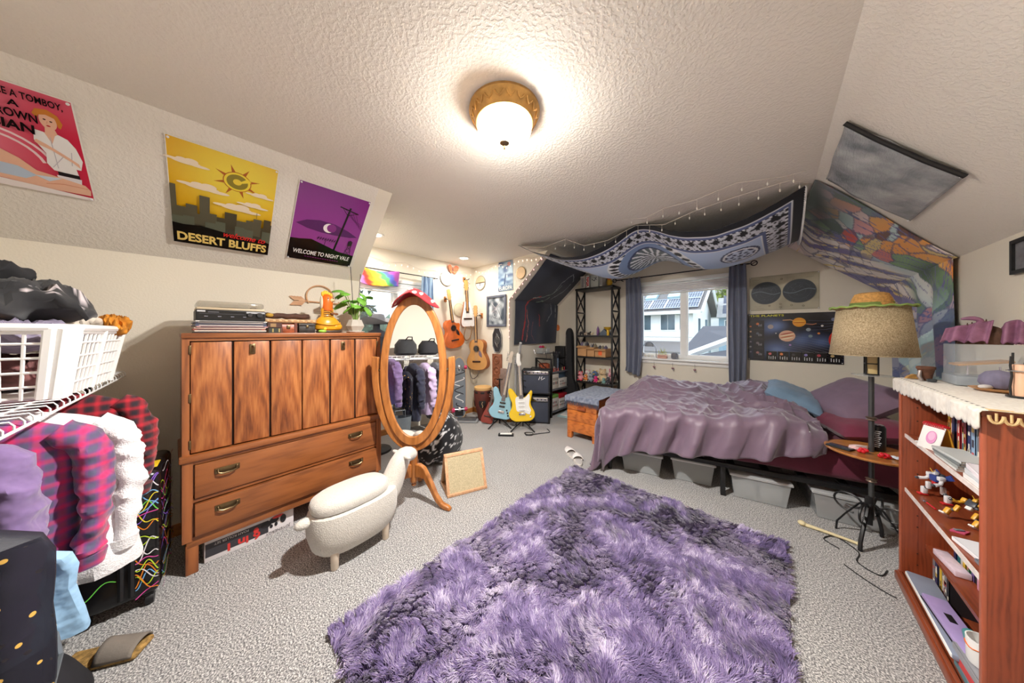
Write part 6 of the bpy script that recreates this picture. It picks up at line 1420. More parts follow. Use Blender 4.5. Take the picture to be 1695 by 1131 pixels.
cable('black cable running to a plug beside the bookcase base', [(0.30, 2.50, 0.004), (0.36, 2.43, 0.004), (0.42, 2.38, 0.004), (0.455, 2.36, 0.006)], 0.003)
cable('white cable hanging behind the lamp down to the power strip', [(0.66, 2.93, 0.50), (0.62, 2.86, 0.36), (0.63, 2.84, 0.20), (0.60, 2.80, 0.08), (0.62, 2.78, 0.03)], 0.003, m_wire)
t = thing('power_strip', 'white power strip on the carpet between lamp and bookcase', 'power strip', (0.60, 2.72, 0), R(100))
G().rbox((0, 0, 0.018), (0.24, 0.055, 0.034), 0.006).build('body', m_white, t)
for k in range(4): G().rbox((-0.08+k*0.052, 0, 0.036), (0.03, 0.03, 0.003), 0.002).build('socket', M('socket_grey', (150, 150, 150), 0.5), t)
G().rbox((0.10, 0, 0.050), (0.03, 0.035, 0.03), 0.006).build('plug', m_bplas, t)
t = thing('charger_box', 'white charger box with red marks on the floor behind the lamp', 'box', (0.60, 2.62, 0), R(70)); G().rbox((0, 0, 0.02), (0.10, 0.07, 0.04), 0.004).build('body', m_white, t); G().b2((-0.02, -0.036, 0.01), (0.02, -0.0355, 0.03)).build('label_mark', M('red_mark', (200, 60, 60), 0.5), t)

# ================================================================== bookcase
KX, KY, KW, KD, KH = 0.506, 1.725, 0.835, 0.295, 1.095
bk = thing('bookcase', 'reddish wooden bookcase with a lace runner on top beside the lamp', 'bookcase', (KX, KY, 0))
m_rw = wood('cherry_upright', (150, 72, 42), (98, 40, 22), (7, 7, 0.7), 5, 0.35, 0.2); m_rwh = wood('cherry_level', (150, 74, 44), (104, 46, 26), (6, 0.7, 6), 5, 0.35, 0.1)
m_ledge = M('worn_white_edge', (226, 214, 208), 0.5, var=0.12, scale=30)
for y in (0.009, KW-0.009): G().rbox((KD/2, y, KH/2), (KD, 0.018, KH-0.002), 0.002).build('side_panel', m_rw, bk)
for y in (0.009, KW-0.009): G().rbox((-0.001, y, KH/2), (0.010, 0.020, KH-0.004), 0.003).build('front_edging', M('cherry_edge', (168, 88, 62), 0.35), bk)
G().b2((KD-0.008, 0.018, 0.05), (KD, KW-0.018, KH-0.02)).build('back_panel', m_rw, bk)
G().rbox((KD/2-0.004, KW/2, KH-0.010), (KD+0.008, KW+0.01, 0.020), 0.003).build('top', m_rwh, bk)
SH = {1: 0.805, 2: 0.515}
for z in SH.values():
    s_ = G().b2((0.014, 0.018, z-0.018), (KD-0.008, KW-0.018, z)).build('shelf', m_rwh, bk); G().b2((0.010, 0.018, z-0.018), (0.0145, KW-0.018, z+0.0005)).build('edge_strip', m_ledge, s_)
G().b2((0.075, 0.018, 0.225), (KD-0.008, KW-0.018, 0.243)).build('shelf', m_rwh, bk)
G().b2((0.006, 0.018, 0.040), (KD-0.008, KW-0.018, 0.058)).build('shelf', m_rwh, bk)
g = G().rbox((-0.008, KW/2, 0.022), (0.022, KW+0.02, 0.044), 0.006).rbox((-0.004, KW/2, 0.050), (0.014, KW, 0.014), 0.004); g.build('plinth', m_rwh, bk)
for z in (0.12, 0.18, 0.32, 0.38, 0.44, 0.60, 0.67, 0.74, 0.88, 0.95): G().lathe([(0.001, 0), (0.003, 0), (0.003, 0.001), (0.001, 0.001)], 8).build('peg_hole', m_gap, bk).matrix_local = Matrix.Translation((0.05, KW-0.0185, z)) @ Matrix.Rotation(R(90), 4, 'X')
def kp(x, y, z): return (KX+x, KY+y, z)
# lace runner
def lace_col(u, v):
    return mixc(lin((206, 198, 186)), lin((240, 236, 228)), 0.5+0.5*nz(u*60, v*40, 1)) if not (abs(v-0.18) < 0.012 and math.sin(u*160) > 0) else lin((40, 34, 30))
def lace_pos(u, v):
    y = lerp(-0.02, KW+0.03, u); a = v*0.42
    sc = 0.007*abs(math.sin(u*PI*22))
    if a < 0.055: p = (-0.016-0.003*math.sin(u*40), y, KH-0.055+a-(0.012*(1-a/0.055))*abs(math.sin(u*PI*22))+0.004*math.sin(u*13))
    elif a < 0.075: k = (a-0.055)/0.02; p = (-0.014+0.016*math.sin(k*PI/2), y, KH+0.003*math.sin(k*PI/2))
    else: p = (0.002+(a-0.075)*0.78, y, KH+0.004+0.0015*nz(u*30, v*20, 3))
    return (KX+p[0], KY+p[1], p[2])
t = thing('lace_runner', 'cream crocheted lace runner draped over the bookcase top', 'lace runner')
o = G().grid(lace_pos, 200, 44, lace_col).build('cloth', m_cloth, t); solid(o, 0.003)
g = G()
for k in range(12):     # near-end scallops
    x = KX+0.0+k*0.025
    g.tube([(x+0.0125+0.0125*math.cos(a), KY-0.022, KH-0.012-0.020*math.sin(a)*1.2) for a in [PI*i/8 for i in range(9)]], 0.004, 5); g.tube([(x+0.0125, KY-0.022, KH-0.004), (x+0.0125, KY-0.023, KH-0.030)], 0.003, 5)
o = g.build('scalloped_end', M('ecru_crochet', (214, 184, 134), 0.9), t)
G().b2((KX, KY-0.020, KH+0.002), (KX+0.30, KY, KH+0.006)).build('end_band', M('ecru_crochet', (214, 184, 134), 0.9), t)

KT = KH+0.0085
t = thing('display_case', 'clear acrylic display case on a grey base on the bookcase', 'display case', (0.62, 2.357, KT))
G().rbox((0.09, 0.078, 0.022), (0.18, 0.155, 0.043), 0.003).build('base', M('grey_base', (150, 158, 166), 0.4), t)
G().rbox((0.09, 0.078, 0.117), (0.172, 0.147, 0.146), 0.002).build('acrylic_cover', glassy('acrylic', (226, 236, 242), 0.03, 0.22), t)
t = thing('wooden_model', 'small slanted wooden board inside the acrylic case', 'model', (0.62, 2.357, KT+0.0445))
G().rbox((0.09, 0.075, 0.045), (0.14, 0.10, 0.010), 0.002).build('board', wood('amber_board', (200, 150, 80), (160, 106, 50), (2, 8, 8), 5), t).rotation_euler = (0, R(-10), 0)
for x in (0.05, 0.13): G().cyl((x, 0.075, 0.0), (x, 0.075, 0.045), 0.003, n=6).build('strut', m_chrome, t)
# dragon sculpture
t = thing('dragon_sculpture', 'purple folded-wing dragon sculpture on top of the acrylic case', 'sculpture', (0.71, 2.43, KT+0.1905), R(-35))
m_drg = M('dusty_purple', (138, 92, 120), 0.6, var=0.25, scale=30, bump=0.4, bscale=80); m_drb = M('brown_rock', (86, 62, 48), 0.9, var=0.35, scale=40, bump=0.8, bscale=60)
o = G().grid(lambda u, v: ((0.07*math.cos(u*TAU)*(1+.2*nz(u*5, v*3, 1)))*math.sin(v*PI/2+.02), 0.045*math.sin(u*TAU)*math.sin(v*PI/2+.02), 0.075*math.cos(v*PI/2)*(1+.35*nz(u*7, v*4, 2))), 28, 12, cu=True).build('rock', m_drb, t)
for sgn, nm in ((-1, 'wing'), (1, 'wing')):
    def wing(u, v, sgn=sgn):
        x = lerp(0.10*sgn, 0.005*sgn, v); top = 0.115-0.05*abs(math.sin(u*PI*3))*v*0.5
        return (lerp(-0.095, 0.03, u)*1.0+0.05*v*sgn*0, sgn*0.02-0.045*(1-v)+0.012*math.sin(u*PI*5), lerp(0.004+0.012*abs(math.sin(u*PI*4)), 0.075+0.035*u, v)) if sgn < 0 else (lerp(0.035, 0.105, u), -0.03+0.02*v+0.010*math.sin(u*PI*4), lerp(0.002+0.01*abs(math.sin(u*PI*3)), 0.060+0.050*math.sin(u*PI*0.8), v))
    o = G().grid(wing, 30, 10).build(nm, m_drg, t); solid(o, 0.004)
skin('neck_and_head', [((-0.01, -0.01, 0.07), 0.018), ((-0.005, -0.015, 0.095), 0.014), ((0.0, -0.018, 0.112), 0.011), ((-0.015, -0.03, 0.122), 0.012), ((-0.035, -0.04, 0.120), 0.008), ((-0.045, -0.045, 0.117), 0.004)], m_drg, t, 10)
G().tube([(0.05, 0.0, 0.02), (0.09, -0.01, 0.012), (0.115, -0.02, 0.03), (0.11, -0.02, 0.06)], [0.014, 0.010, 0.007, 0.002], 8).build('tail', m_drg, t)
for k in range(5): G().lathe([(0.004, 0), (0.001, 0.016)], 6, (0.01-0.012*k, -0.012, 0.10-0.004*k)).build('spine', m_drb, t)
t = thing('clay_planter', 'small brown carved clay pot at the far end of the bookcase top', 'pot', (0.572, 2.500, KT))
G().lathe([(0.001, 0), (0.018, 0), (0.022, 0.03), (0.027, 0.055), (0.030, 0.058), (0.030, 0.070), (0.026, 0.071), (0.022, 0.05), (0.001, 0.04)], 20).build('pot', M('brown_clay', (98, 62, 44), 0.8, var=0.3, scale=60, bump=0.5), t)
G().tube([(-0.022, -0.02, 0.05), (-0.026, -0.026, 0.02), (-0.018, -0.03, 0.0)], [0.006, 0.008, 0.006], 8).build('figure', M('grey_pewter', (150, 140, 136), 0.4, 0.5), t)
t = thing('agate_stone', 'amber stone slice beside the clay pot', 'stone', (0.545, 2.545, KT), R(20)); G().prism([(-0.03, 0), (0.03, 0), (0.02, 0.018), (0, 0.024), (-0.02, 0.014)], -0.008, 0.008, 'y').build('slice', M('amber_agate', (190, 146, 84), 0.3, var=0.3, scale=50), t)
t = thing('tea_light', 'small dark tea light holder in front of the clay pot', 'candle holder', (0.575, 2.440, KT)); G().lathe([(0.001, 0), (0.014, 0), (0.016, 0.012), (0.014, 0.013), (0.013, 0.004), (0.001, 0.004)], 16).build('cup', M('dark_glass', (54, 58, 62), 0.2), t); G().lathe([(0.001, 0.004), (0.012, 0.004), (0.012, 0.008), (0.001, 0.009)], 12).build('wax', m_white, t)
t = thing('wooden_plate', 'round wooden plate on the lace runner', 'plate', (0.685, 2.235, KT)); G().lathe([(0.001, 0), (0.045, 0), (0.066, 0.010), (0.068, 0.013), (0.064, 0.013), (0.044, 0.005), (0.001, 0.004)], 36).build('dish', wood('plate_wood', (206, 156, 98), (166, 112, 62), (3, 10, 10), 5), t)
t = thing('knit_shell', 'grey-violet ribbed ball resting on the wooden plate', 'ornament', (0.685, 2.235, KT+0.0065), R(30))
o = G().lathe([(0.012, 0.0), (0.034, 0.008), (0.045, 0.030), (0.042, 0.055), (0.028, 0.074), (0.001, 0.082)], 48, wob=lambda a, j: 1+0.03*math.sin(a*16)).build('ball', M('violet_rib', (116, 112, 136), 0.8, var=0.15, scale=30), t)
G().ell((-0.05, -0.01, 0.012), (0.02, 0.014, 0.010)).build('tuft', M('pale_tuft', (200, 196, 196), 0.9), t)
t = thing('wire_stand', 'black wire candle stand at the right end of the bookcase top', 'candle stand', (0.690, 2.085, KT))
for k in range(4):
    a = TAU*k/4+0.4; x, y = 0.032*math.cos(a), 0.032*math.sin(a); G().tube([(x, y, 0), (x*1.06, y, 0.04), (x*0.94, y, 0.08), (x*1.05, y, 0.12), (x, y, 0.155+0.012*(k % 2))], 0.003, 6).build('upright', m_black, t)
G().tube([(0.033*math.cos(TAU*i/24), 0.033*math.sin(TAU*i/24), 0.10) for i in range(24)], 0.0025, 6, True).build('ring', m_chrome, t); G().lathe([(0.001, 0), (0.036, 0), (0.036, 0.005), (0.001, 0.005)], 20).build('foot', m_black, t)
t = thing('orange_candle', 'pale orange candle inside the black wire stand', 'candle', (0.690, 2.085, KT+0.0055)); G().lathe([(0.001, 0), (0.024, 0), (0.024, 0.115), (0.022, 0.118), (0.001, 0.116)], 20).build('wax', M('peach_wax', (236, 188, 156), 0.5), t); G().cyl((0, 0, 0.115), (0, 0, 0.126), 0.001, n=5).build('wick', m_bplas, t)

# --- books
def upright(label, x, y, z, thick, h, d, c, group, lean=0.0, marks=None, name='book'):
    """book standing on a shelf, spine towards -x"""
    M4 = Matrix.Translation(kp(x, y, z)) @ Matrix.Rotation(lean, 4, 'X') @ Matrix(((0, 1, 0, 0), (0, 0, 1, 0), (1, 0, 0, 0), (0, 0, 0, 1))) @ Matrix.Translation((h/2, d/2, 0))
    t = thing(name, label, 'book', group=group); t.matrix_world = M4
    G().rbox((0, 0.001, thick/2), (h-0.005, d-0.005, max(0.002, thick-0.004)), 0.0006, 1).build('pages', M('page_edges', (228, 220, 202), 0.8, var=0.06), t)
    g = G(); cc = lin(c); g.box((0, 0, 0.001), (h, d, 0.002), cc).box((0, 0, thick-0.001), (h, d, 0.002), cc).box((0, -d/2+0.001, thick/2), (h, 0.003, thick), cc)
    rnd = random.Random(int(y*9999)); lt = (236, 230, 214) if sum(c) < 420 else (60, 56, 70)
    for k in range(3):
        p = rnd.uniform(-0.36, 0.36); g.box((h*p, -d/2-0.0008, thick/2), (h*rnd.uniform(0.04, 0.2), 0.0006, thick*rnd.uniform(.3, .7)), lin(rnd.choice([lt, lt, (200, 170, 90), (190, 60, 60)])))
    g.build('cover', m_print, t); return t
hues = {'dark blue': (44, 54, 96), 'black': (34, 32, 36), 'red': (186, 42, 44), 'green': (66, 116, 82), 'yellow': (222, 186, 60), 'white': (226, 224, 218), 'orange': (226, 126, 46), 'teal': (52, 120, 126), 'purple': (124, 96, 156), 'grey': (126, 128, 134), 'pink': (214, 150, 176), 'pale blue': (146, 176, 206), 'tan': (190, 160, 118), 'maroon': (110, 36, 48)}
seen = set()
def row(where, seq, x, y0, z, hh, dd, seed, group, step=-1):
    rnd = random.Random(seed); y = y0; n_ = {}
    for k, c in enumerate(seq):
        th = rnd.uniform(0.016, 0.028); h = hh*rnd.uniform(0.9, 1.0); n_[c] = n_.get(c, 0)+1
        prev = ('next to the '+seq[k-1]+' one') if k else 'first in the row by the far side'
        size = 'thin' if th < 0.020 else ('thick' if th > 0.024 else 'mid-sized')
        lab = '%s %s book %s %s' % (size, c, where, prev)
        if lab in seen: lab += ', nearer the camera'
        seen.add(lab)
        upright(lab, x+rnd.uniform(0, 0.012), y-th, z, th, h, dd, hues[c], group, 0.0); y -= th+0.0012
row('on the top shelf', ['yellow', 'orange', 'tan', 'dark blue', 'grey', 'red', 'pale blue', 'teal', 'maroon', 'dark blue', 'pale blue', 'grey', 'white', 'tan', 'white', 'orange', 'black', 'dark blue', 'purple', 'white'], 0.090, 0.655, SH[1]+0.0007, 0.235, 0.14, 5, 'books standing on the top shelf')
row('on the inner ledge', ['dark blue', 'teal', 'white', 'yellow', 'pale blue', 'green', 'purple', 'black', 'tan', 'pink', 'yellow', 'grey', 'red', 'teal', 'white', 'dark blue', 'maroon', 'black', 'grey', 'orange'], 0.135, 0.740, 0.2440, 0.24, 0.14, 9, 'books standing on the inner ledge')
row('on the bottom board', ['black', 'grey', 'dark blue', 'yellow', 'white', 'maroon', 'grey', 'teal', 'black'], 0.085, 0.800, 0.0590, 0.155, 0.11, 14, 'books standing on the bottom board')
def flat(name, label, c, size, x, y, z, rz=0.0, cat='book', group=None): return book(name, label, c, size, Matrix.Translation(kp(x, y, z)) @ Matrix.Rotation(R(-90)+rz, 4, 'Z'), group, cat=cat)
# top shelf front: calendar, stacks, coin dish
t = thing('desk_calendar', 'white tent calendar with red spiral binding on the top shelf', 'calendar', kp(0.046, 0.570, SH[1]+0.001), R(-62))
for sgn in (-1, 1):
    o = G().rbox((0, 0, 0.055), (0.085, 0.003, 0.112), 0.001).build('board', M('calendar_card', (238, 236, 232), 0.5) if sgn < 0 else M('calendar_back', (206, 150, 40), 0.6), t); o.location = (0, sgn*0.030, 0); o.rotation_euler = (R(14)*sgn, 0, 0)
A = Art(); A.oval(0.004, 0.0, 0.020, 0.030, (222, 150, 196)); A.oval(0.004, 0.006, 0.013, 0.020, (236, 186, 216))
o = A.build('printed_spot', m_print, t, flat=True); o.matrix_local = Matrix.Translation((0, -0.0315+0.012, 0.055)) @ Matrix.Rotation(R(90-14), 4, 'X')
for k in range(12): G().tube([(-0.038+k*0.007, 0.012*math.cos(a), 0.110+0.010*math.sin(a)) for a in [TAU*i/10 for i in range(10)]], 0.0016, 5, True).build('spiral_ring', M('red_wire', (206, 36, 48), 0.3), t)
for k in range(3): G().rbox((0.0, 0.004, 0.112+0.0), (0.088, 0.016, 0.006), 0.002).build('red_header', M('red_card', (204, 34, 46), 0.4), t) if k == 0 else None
t = thing('coin_dish', 'small pale stone dish at the far end of the top shelf', 'dish', kp(0.055, 0.700, SH[1]+0.001)); G().lathe([(0.001, 0), (0.022, 0), (0.030, 0.010), (0.027, 0.011), (0.001, 0.005)], 20).build('dish', M('mottled_stone', (180, 164, 146), 0.4, var=0.3, scale=90), t); G().ell((0, 0, 0.009), (0.016, 0.016, 0.004)).build('coins', m_brass, t)
for k, (c, nm) in enumerate((((206, 208, 206), 'pale grey'), ((156, 160, 158), 'mid grey'), ((120, 126, 126), 'dark grey'), ((196, 200, 198), 'silver grey'))): flat('magazine', nm+' magazine in the flat stack on the top shelf front', c, (0.20, 0.085, 0.010), 0.060, 0.365, SH[1]+0.0008+k*0.0106, 0.03*k, 'magazine', 'flat stack on the top shelf')
for k, (c, nm) in enumerate((((236, 234, 232), 'white'), ((214, 218, 222), 'bluish white'), ((240, 232, 236), 'pinkish white'))): flat('notebook', nm+' notebook stacked at the near end of the top shelf', c, (0.14, 0.085, 0.018), 0.058, 0.130, SH[1]+0.0008+k*0.0186, -0.05*k, 'notebook', 'notebooks on the top shelf')
flat('envelope', 'white envelope lying on the top shelf beside the stone dish', (240, 240, 238), (0.09, 0.05, 0.004), 0.050, 0.640, SH[1]+0.0008, 0.3, 'envelope')
# middle shelf: model robots
def robot(label, loc, rz, c1, c2, c3, pose='stand', sc=1.0, roll=0.0, pitch=0.0):
    t = thing('model_robot', label, 'toy robot', loc, rz, 'model robots on the middle shelf')
    if roll or pitch: t.rotation_euler = (roll, pitch, rz)
    t.scale = (sc, sc, sc); mk = lambda c: M('robot_%d_%d_%d' % c, c, 0.4, var=0.03); a, b, d = mk(c1), mk(c2), mk(c3); jt = mk((70, 72, 80))
    G().rbox((0, 0, 0.092), (0.030, 0.022, 0.026), 0.004).build('chest', b, t); G().rbox((0, 0, 0.072), (0.018, 0.016, 0.016), 0.003).build('waist', d, t)
    h = G().rbox((0, 0, 0.114), (0.014, 0.015, 0.015), 0.004).build('head', a, t); G().tube([(-0.012, -0.008, 0.130), (0, -0.009, 0.118), (0.012, -0.008, 0.130)], 0.0012, 5).build('crest', mk((226, 190, 60)), h)
    for s in (-1, 1):
        k = 0.012 if pose == 'stand' else 0.022
        th = G().rbox((0.012*s+k*s*0.5, 0.006*s, 0.050), (0.013, 0.014, 0.032), 0.004).build('thigh', a, t); sh = G().rbox((0.014*s+k*s, 0.010*s, 0.022), (0.016, 0.018, 0.032), 0.005).build('shin', a, t); G().rbox((0.015*s+k*s, 0.010*s-0.004, 0.004), (0.018, 0.030, 0.008), 0.003).build('foot', d, t)
        G().ell((0.013*s+k*s*0.7, 0.008*s, 0.037), 0.007, 8, 6).build('knee', jt, t)
        G().rbox((0.024*s, 0, 0.100), (0.016, 0.020, 0.018), 0.004).build('shoulder', a, t); G().tube([(0.026*s, 0, 0.092), (0.032*s, -0.008, 0.078), (0.036*s, -0.026, 0.074)], [0.006, 0.006, 0.007], 8).build('arm', a, t); G().ell((0.037*s, -0.032, 0.073), 0.006, 8, 6).build('hand', jt, t)
    G().rbox((0, 0.016, 0.098), (0.026, 0.014, 0.030), 0.004).build('backpack', jt, t); 
    for s in (-1, 1): G().prism([(0.0, 0.10), (0.03*s, 0.122), (0.045*s, 0.105), (0.012*s, 0.088)], 0.020, 0.024, 'y').build('wing', b, t)
    return t
robot('white and blue toy robot with red feet striding on the middle shelf', kp(0.085, 0.735, SH[2]+0.0008), R(-70), (226, 226, 230), (56, 72, 140), (196, 44, 44), 'wide', 1.15)
robot('yellow and dark toy robot crouching in the middle of the shelf', kp(0.085, 0.500, SH[2]+0.008), R(-50), (222, 166, 50), (60, 62, 72), (226, 226, 224), 'wide', 1.0, R(-38))
robot('red toy robot standing behind the yellow toy robot', kp(0.190, 0.400, SH[2]+0.0008), R(-80), (196, 42, 48), (226, 190, 120), (150, 30, 40), 'stand', 1.45)
t = thing('toy_sword', 'red and silver toy lance lying on the middle shelf', 'toy weapon', kp(0.045, 0.62, SH[2]+0.005), R(100)); G().cyl((-0.03, 0, 0), (0.03, 0, 0), 0.0035, n=8).build('shaft', m_redg, t); G().ell((0.042, 0, 0), (0.016, 0.006, 0.003)).build('tip', m_chrome, t)
t = thing('toy_shield', 'pink and grey toy shield lying beside the yellow robot', 'toy part', kp(0.060, 0.40, SH[2]+0.001), R(30)); G().prism([(-0.03, 0), (0, -0.018), (0.035, 0), (0, 0.018)], 0, 0.006).build('plate', M('robot_pink', (214, 96, 130), 0.4), t); G().rbox((0, 0, 0.009), (0.03, 0.012, 0.005), 0.002).build('rib', M('robot_grey', (120, 124, 130), 0.4), t)
flat('card_box', 'white instruction card box at the near end of the middle shelf', (232, 232, 236), (0.15, 0.09, 0.014), 0.075, 0.240, SH[2]+0.0008, 0.15, 'box')
flat('game_case', 'grey plastic game case beneath the toy shield at the near end', (120, 124, 134), (0.14, 0.10, 0.012), 0.080, 0.100, SH[2]+0.0008, 0.0, 'case')
# ledge and bottom things
t = thing('tissue_packet', 'long pale pink packet lying on the inner ledge', 'packet', kp(0.108, 0.655, 0.2438), R(96)); G().rbox((0, 0, 0.014), (0.17, 0.045, 0.027), 0.004).build('packet', M('pink_packet', (226, 206, 218), 0.5, var=0.12, scale=40), t); G().b2((-0.06, -0.0228, 0.006), (0.06, -0.0224, 0.022)).build('printed_band', M('red_print_band', (196, 120, 132), 0.5, var=0.4, scale=80), t)
t = thing('grey_binder', 'flat blue-grey binder lying slantwise on the bottom board', 'binder', kp(0.035, 0.46, 0.098), R(90)); 
o = G().rbox((0, 0, 0.014), (0.52, 0.085, 0.022), 0.006).build('cover', M('slate_cover', (132, 140, 158), 0.5), t); G().rbox((0, 0.042, 0.014), (0.51, 0.006, 0.016), 0.003).build('page_edge', m_white, t)
t.rotation_euler = (R(0), 0, R(90))
t = thing('purple_case', 'lavender tablet case lying on the blue-grey binder', 'tablet case', kp(0.040, 0.36, 0.1245), R(94)); G().rbox((0, 0, 0.012), (0.32, 0.070, 0.022), 0.006).build('cover', M('lavender_cover', (166, 146, 196), 0.5), t); G().rbox((0, 0, 0.002), (0.324, 0.074, 0.006), 0.002).build('base', m_bplas, t); G().rbox((0.03, 0.0, 0.0235), (0.05, 0.02, 0.002), 0.001).build('clasp', m_bplas, t)
t = thing('teal_tube', 'teal rolled tube standing out at the near end of the bottom board', 'tube', kp(0.045, 0.235, 0.172), R(80)); o = G().lathe([(0.016, 0), (0.018, 0.004), (0.018, 0.11), (0.016, 0.114), (0.012, 0.110), (0.012, 0.004)], 20).build('tube', M('teal_plastic', (72, 144, 146), 0.4), t); o.rotation_euler = (0, R(90), 0); o.location = (-0.05, 0, 0.0)
G().ell((-0.05, 0, 0), (0.003, 0.012, 0.012)).build('cap', m_white, t)
t = thing('white_mug', 'white mug with an orange line on the bottom board', 'mug', kp(0.050, 0.165, 0.1505)); G().lathe([(0.001, 0), (0.034, 0), (0.038, 0.01), (0.040, 0.09), (0.037, 0.09), (0.034, 0.012), (0.001, 0.01)], 28).build('body', m_white, t); G().tube([(0.038, 0, 0.075), (0.062, 0, 0.066), (0.062, 0, 0.034), (0.038, 0, 0.024)], 0.006, 8).build('handle', m_white, t); G().tube([(0.0402*math.cos(TAU*i/30), 0.0402*math.sin(TAU*i/30), 0.062+0.004*math.sin(i)) for i in range(30)], 0.002, 5, True).build('orange_line', m_or, t)
for k, (c, nm) in enumerate((((90, 130, 140), 'blue-green'), ((200, 60, 64), 'red'), ((150, 150, 156), 'grey'))): flat('boxed_game', nm+' box in the low stack under the white mug', c, (0.20, 0.085, 0.028), 0.052, 0.150, 0.0588+k*0.0292, 0.02*k, 'box', 'boxes on the bottom board')
t = thing('wall_frame', 'dark framed picture on the right wall above the bookcase', 'picture', (XR2-0.002, 2.72, 1.635), R(-90)); 
for p, q in (((0, 0), (0.24, 0.018)), ((0, 0.15), (0.24, 0.168)), ((0, 0.018), (0.018, 0.15)), ((0.222, 0.018), (0.24, 0.15))): G().b2((p[0], -0.016, p[1]), (q[0], 0, q[1])).build('frame_rail', m_bplas, t)
G().b2((0.018, -0.006, 0.018), (0.222, -0.001, 0.15)).build('print', M('grey_picture', (120, 120, 126), 0.3, var=0.4, scale=20), t)
# ================================================================== curtains, sill things
m_curt = M('slate_curtain', (108, 114, 134), 0.7, var=0.08, scale=6, sheen=0.3)
t = thing('curtain_rod', 'thin black curtain rod with ring finials over the bedside window', 'curtain rod', (0, 4.31, 2.155))
G().cyl((-1.80, 0, 0), (-0.20, 0, 0), 0.008, n=10).build('rod', m_black, t)
for x in (-1.82, -0.165):
    G().tube([(x+0.028*math.cos(TAU*i/20), 0, 0.028*math.sin(TAU*i/20)) for i in range(20)], 0.006, 6, True).build('finial', m_black, t); G().tube([(x-0.02, 0, -0.012), (x, 0, 0.004), (x+0.02, 0, 0.012)], 0.004, 6).build('finial_scroll', m_black, t)
for x in (-1.72, -0.27): G().tube([(x, 0, 0), (x, 0.05, -0.01), (x, 0.088, -0.01)], 0.007, 6).build('bracket', m_black, t)
def curtain(label, x0, x1, z0, z1, y, folds, seed, m_=None, tuck=0.0, axis='x'):
    def f(u, v):
        z = lerp(z1, z0, v); k = lerp(0.85, 1.0, math.sin(PI*min(1, v*0.9+0.05)))
        cx_ = (x0+x1)/2; x = cx_+(lerp(x0, x1, u)-cx_)*k+0.02*tuck*math.sin(v*3)
        d = 0.026*math.sin(u*folds*TAU+0.8*nz(u*3, v*2, seed))*(0.6+0.5*v)+0.02*nz(u*5, v*3, seed)
        if tuck and v > 0.93: z += 0.03*math.sin((v-0.93)/0.07*PI/2)*math.cos(u*PI); d -= 0.03*(v-0.93)/0.07
        return (x, y+d, z) if axis == 'x' else (y+d, x, z)
    o = G().grid(f, 60, 60).build('curtain', m_ or m_curt); solid(o, 0.004); return tag(o, label, 'curtain', 'window curtains')
curtain('slate curtain at the left side of the bedside window', -1.66, -1.42, 0.735, 2.165, 4.305, 3, 1, tuck=1)
curtain('slate curtain between the bedside window and the planets chart', -0.405, -0.225, 0.730, 2.165, 4.305, 3, 2)
for k, x in enumerate((-1.26, -1.02, -0.76)):
    t = thing('hanging_charm', ('left', 'middle', 'right')[k]+' small metal charm hanging under the bedside window sill', 'charm', (x, YG-0.045, 0.895), group='charms under the sill')
    G().cyl((0, 0, -0.03), (0, 0, 0.028), 0.0015, n=5).build('thread', m_bplas, t); G().ell((0, 0, -0.045), (0.018, 0.008, 0.012)).build('bead', M('rose_metal', (150, 110, 120), 0.3, 0.6), t); G().ell((0.006, 0, -0.066), (0.012, 0.006, 0.008)).build('pendant', m_chrome, t)
SZ = W1[2]+0.0008
t = thing('glass_cloche', 'arched glass terrarium with a grey dome on the window sill', 'terrarium', (-1.335, YG-0.015, SZ))
G().rbox((0, 0, 0.006), (0.20, 0.06, 0.012), 0.003).build('base', m_white, t)
o = G().tube([(0.095*math.cos(a), 0, 0.10+0.13*math.sin(a)) if a >= 0 else (0, 0, 0) for a in [PI*i/20 for i in range(21)]], 0.004, 6).build('arch', m_chrome, t); G().cyl((-0.095, 0, 0.01), (-0.095, 0, 0.10), 0.004, n=6).build('upright', m_chrome, t); G().cyl((0.095, 0, 0.01), (0.095, 0, 0.10), 0.004, n=6).build('upright', m_chrome, t)
G().lathe([(0.065, 0.165), (0.062, 0.185), (0.045, 0.212), (0.02, 0.226), (0.001, 0.228)], 20, sy=0.4).build('dome', M('slate_dome', (132, 138, 148), 0.5), t)
for k in range(3): G().ell((-0.05+k*0.045, 0, 0.028), (0.02, 0.016, 0.016)).build('pebble', M('pale_pebble', (220, 214, 204), 0.6), t)
t = thing('trough_planter', 'small pink terracotta trough on the window sill', 'planter', (-1.155, YG-0.018, SZ)); G().rbox((0, 0, 0.025), (0.12, 0.05, 0.05), 0.005).build('trough', M('pink_terracotta', (206, 160, 146), 0.7), t)
for k in range(7): 
    a = -0.05+k*0.016; o = G().tube([(a, 0, 0.048), (a+0.01*math.sin(k), 0.004, 0.09), (a+0.025*math.sin(k*2), -0.006, 0.12+0.02*(k % 3))], [0.003, 0.004, 0.001], 5).build('sprig', M('yellow_green_sprig', (170, 176, 70), 0.7), t)
t = thing('slate_pot', 'faceted grey pot on the window sill beside the meeting rail', 'pot', (-1.005, YG-0.018, SZ)); G().lathe([(0.030, 0), (0.042, 0.02), (0.040, 0.07), (0.034, 0.085), (0.030, 0.08), (0.001, 0.06)], 7).build('pot', M('slate_pot', (126, 128, 136), 0.7), t); G().lathe([(0.001, 0.072), (0.033, 0.072)], 10).build('soil', M('soil', (60, 44, 34), 0.95), t)

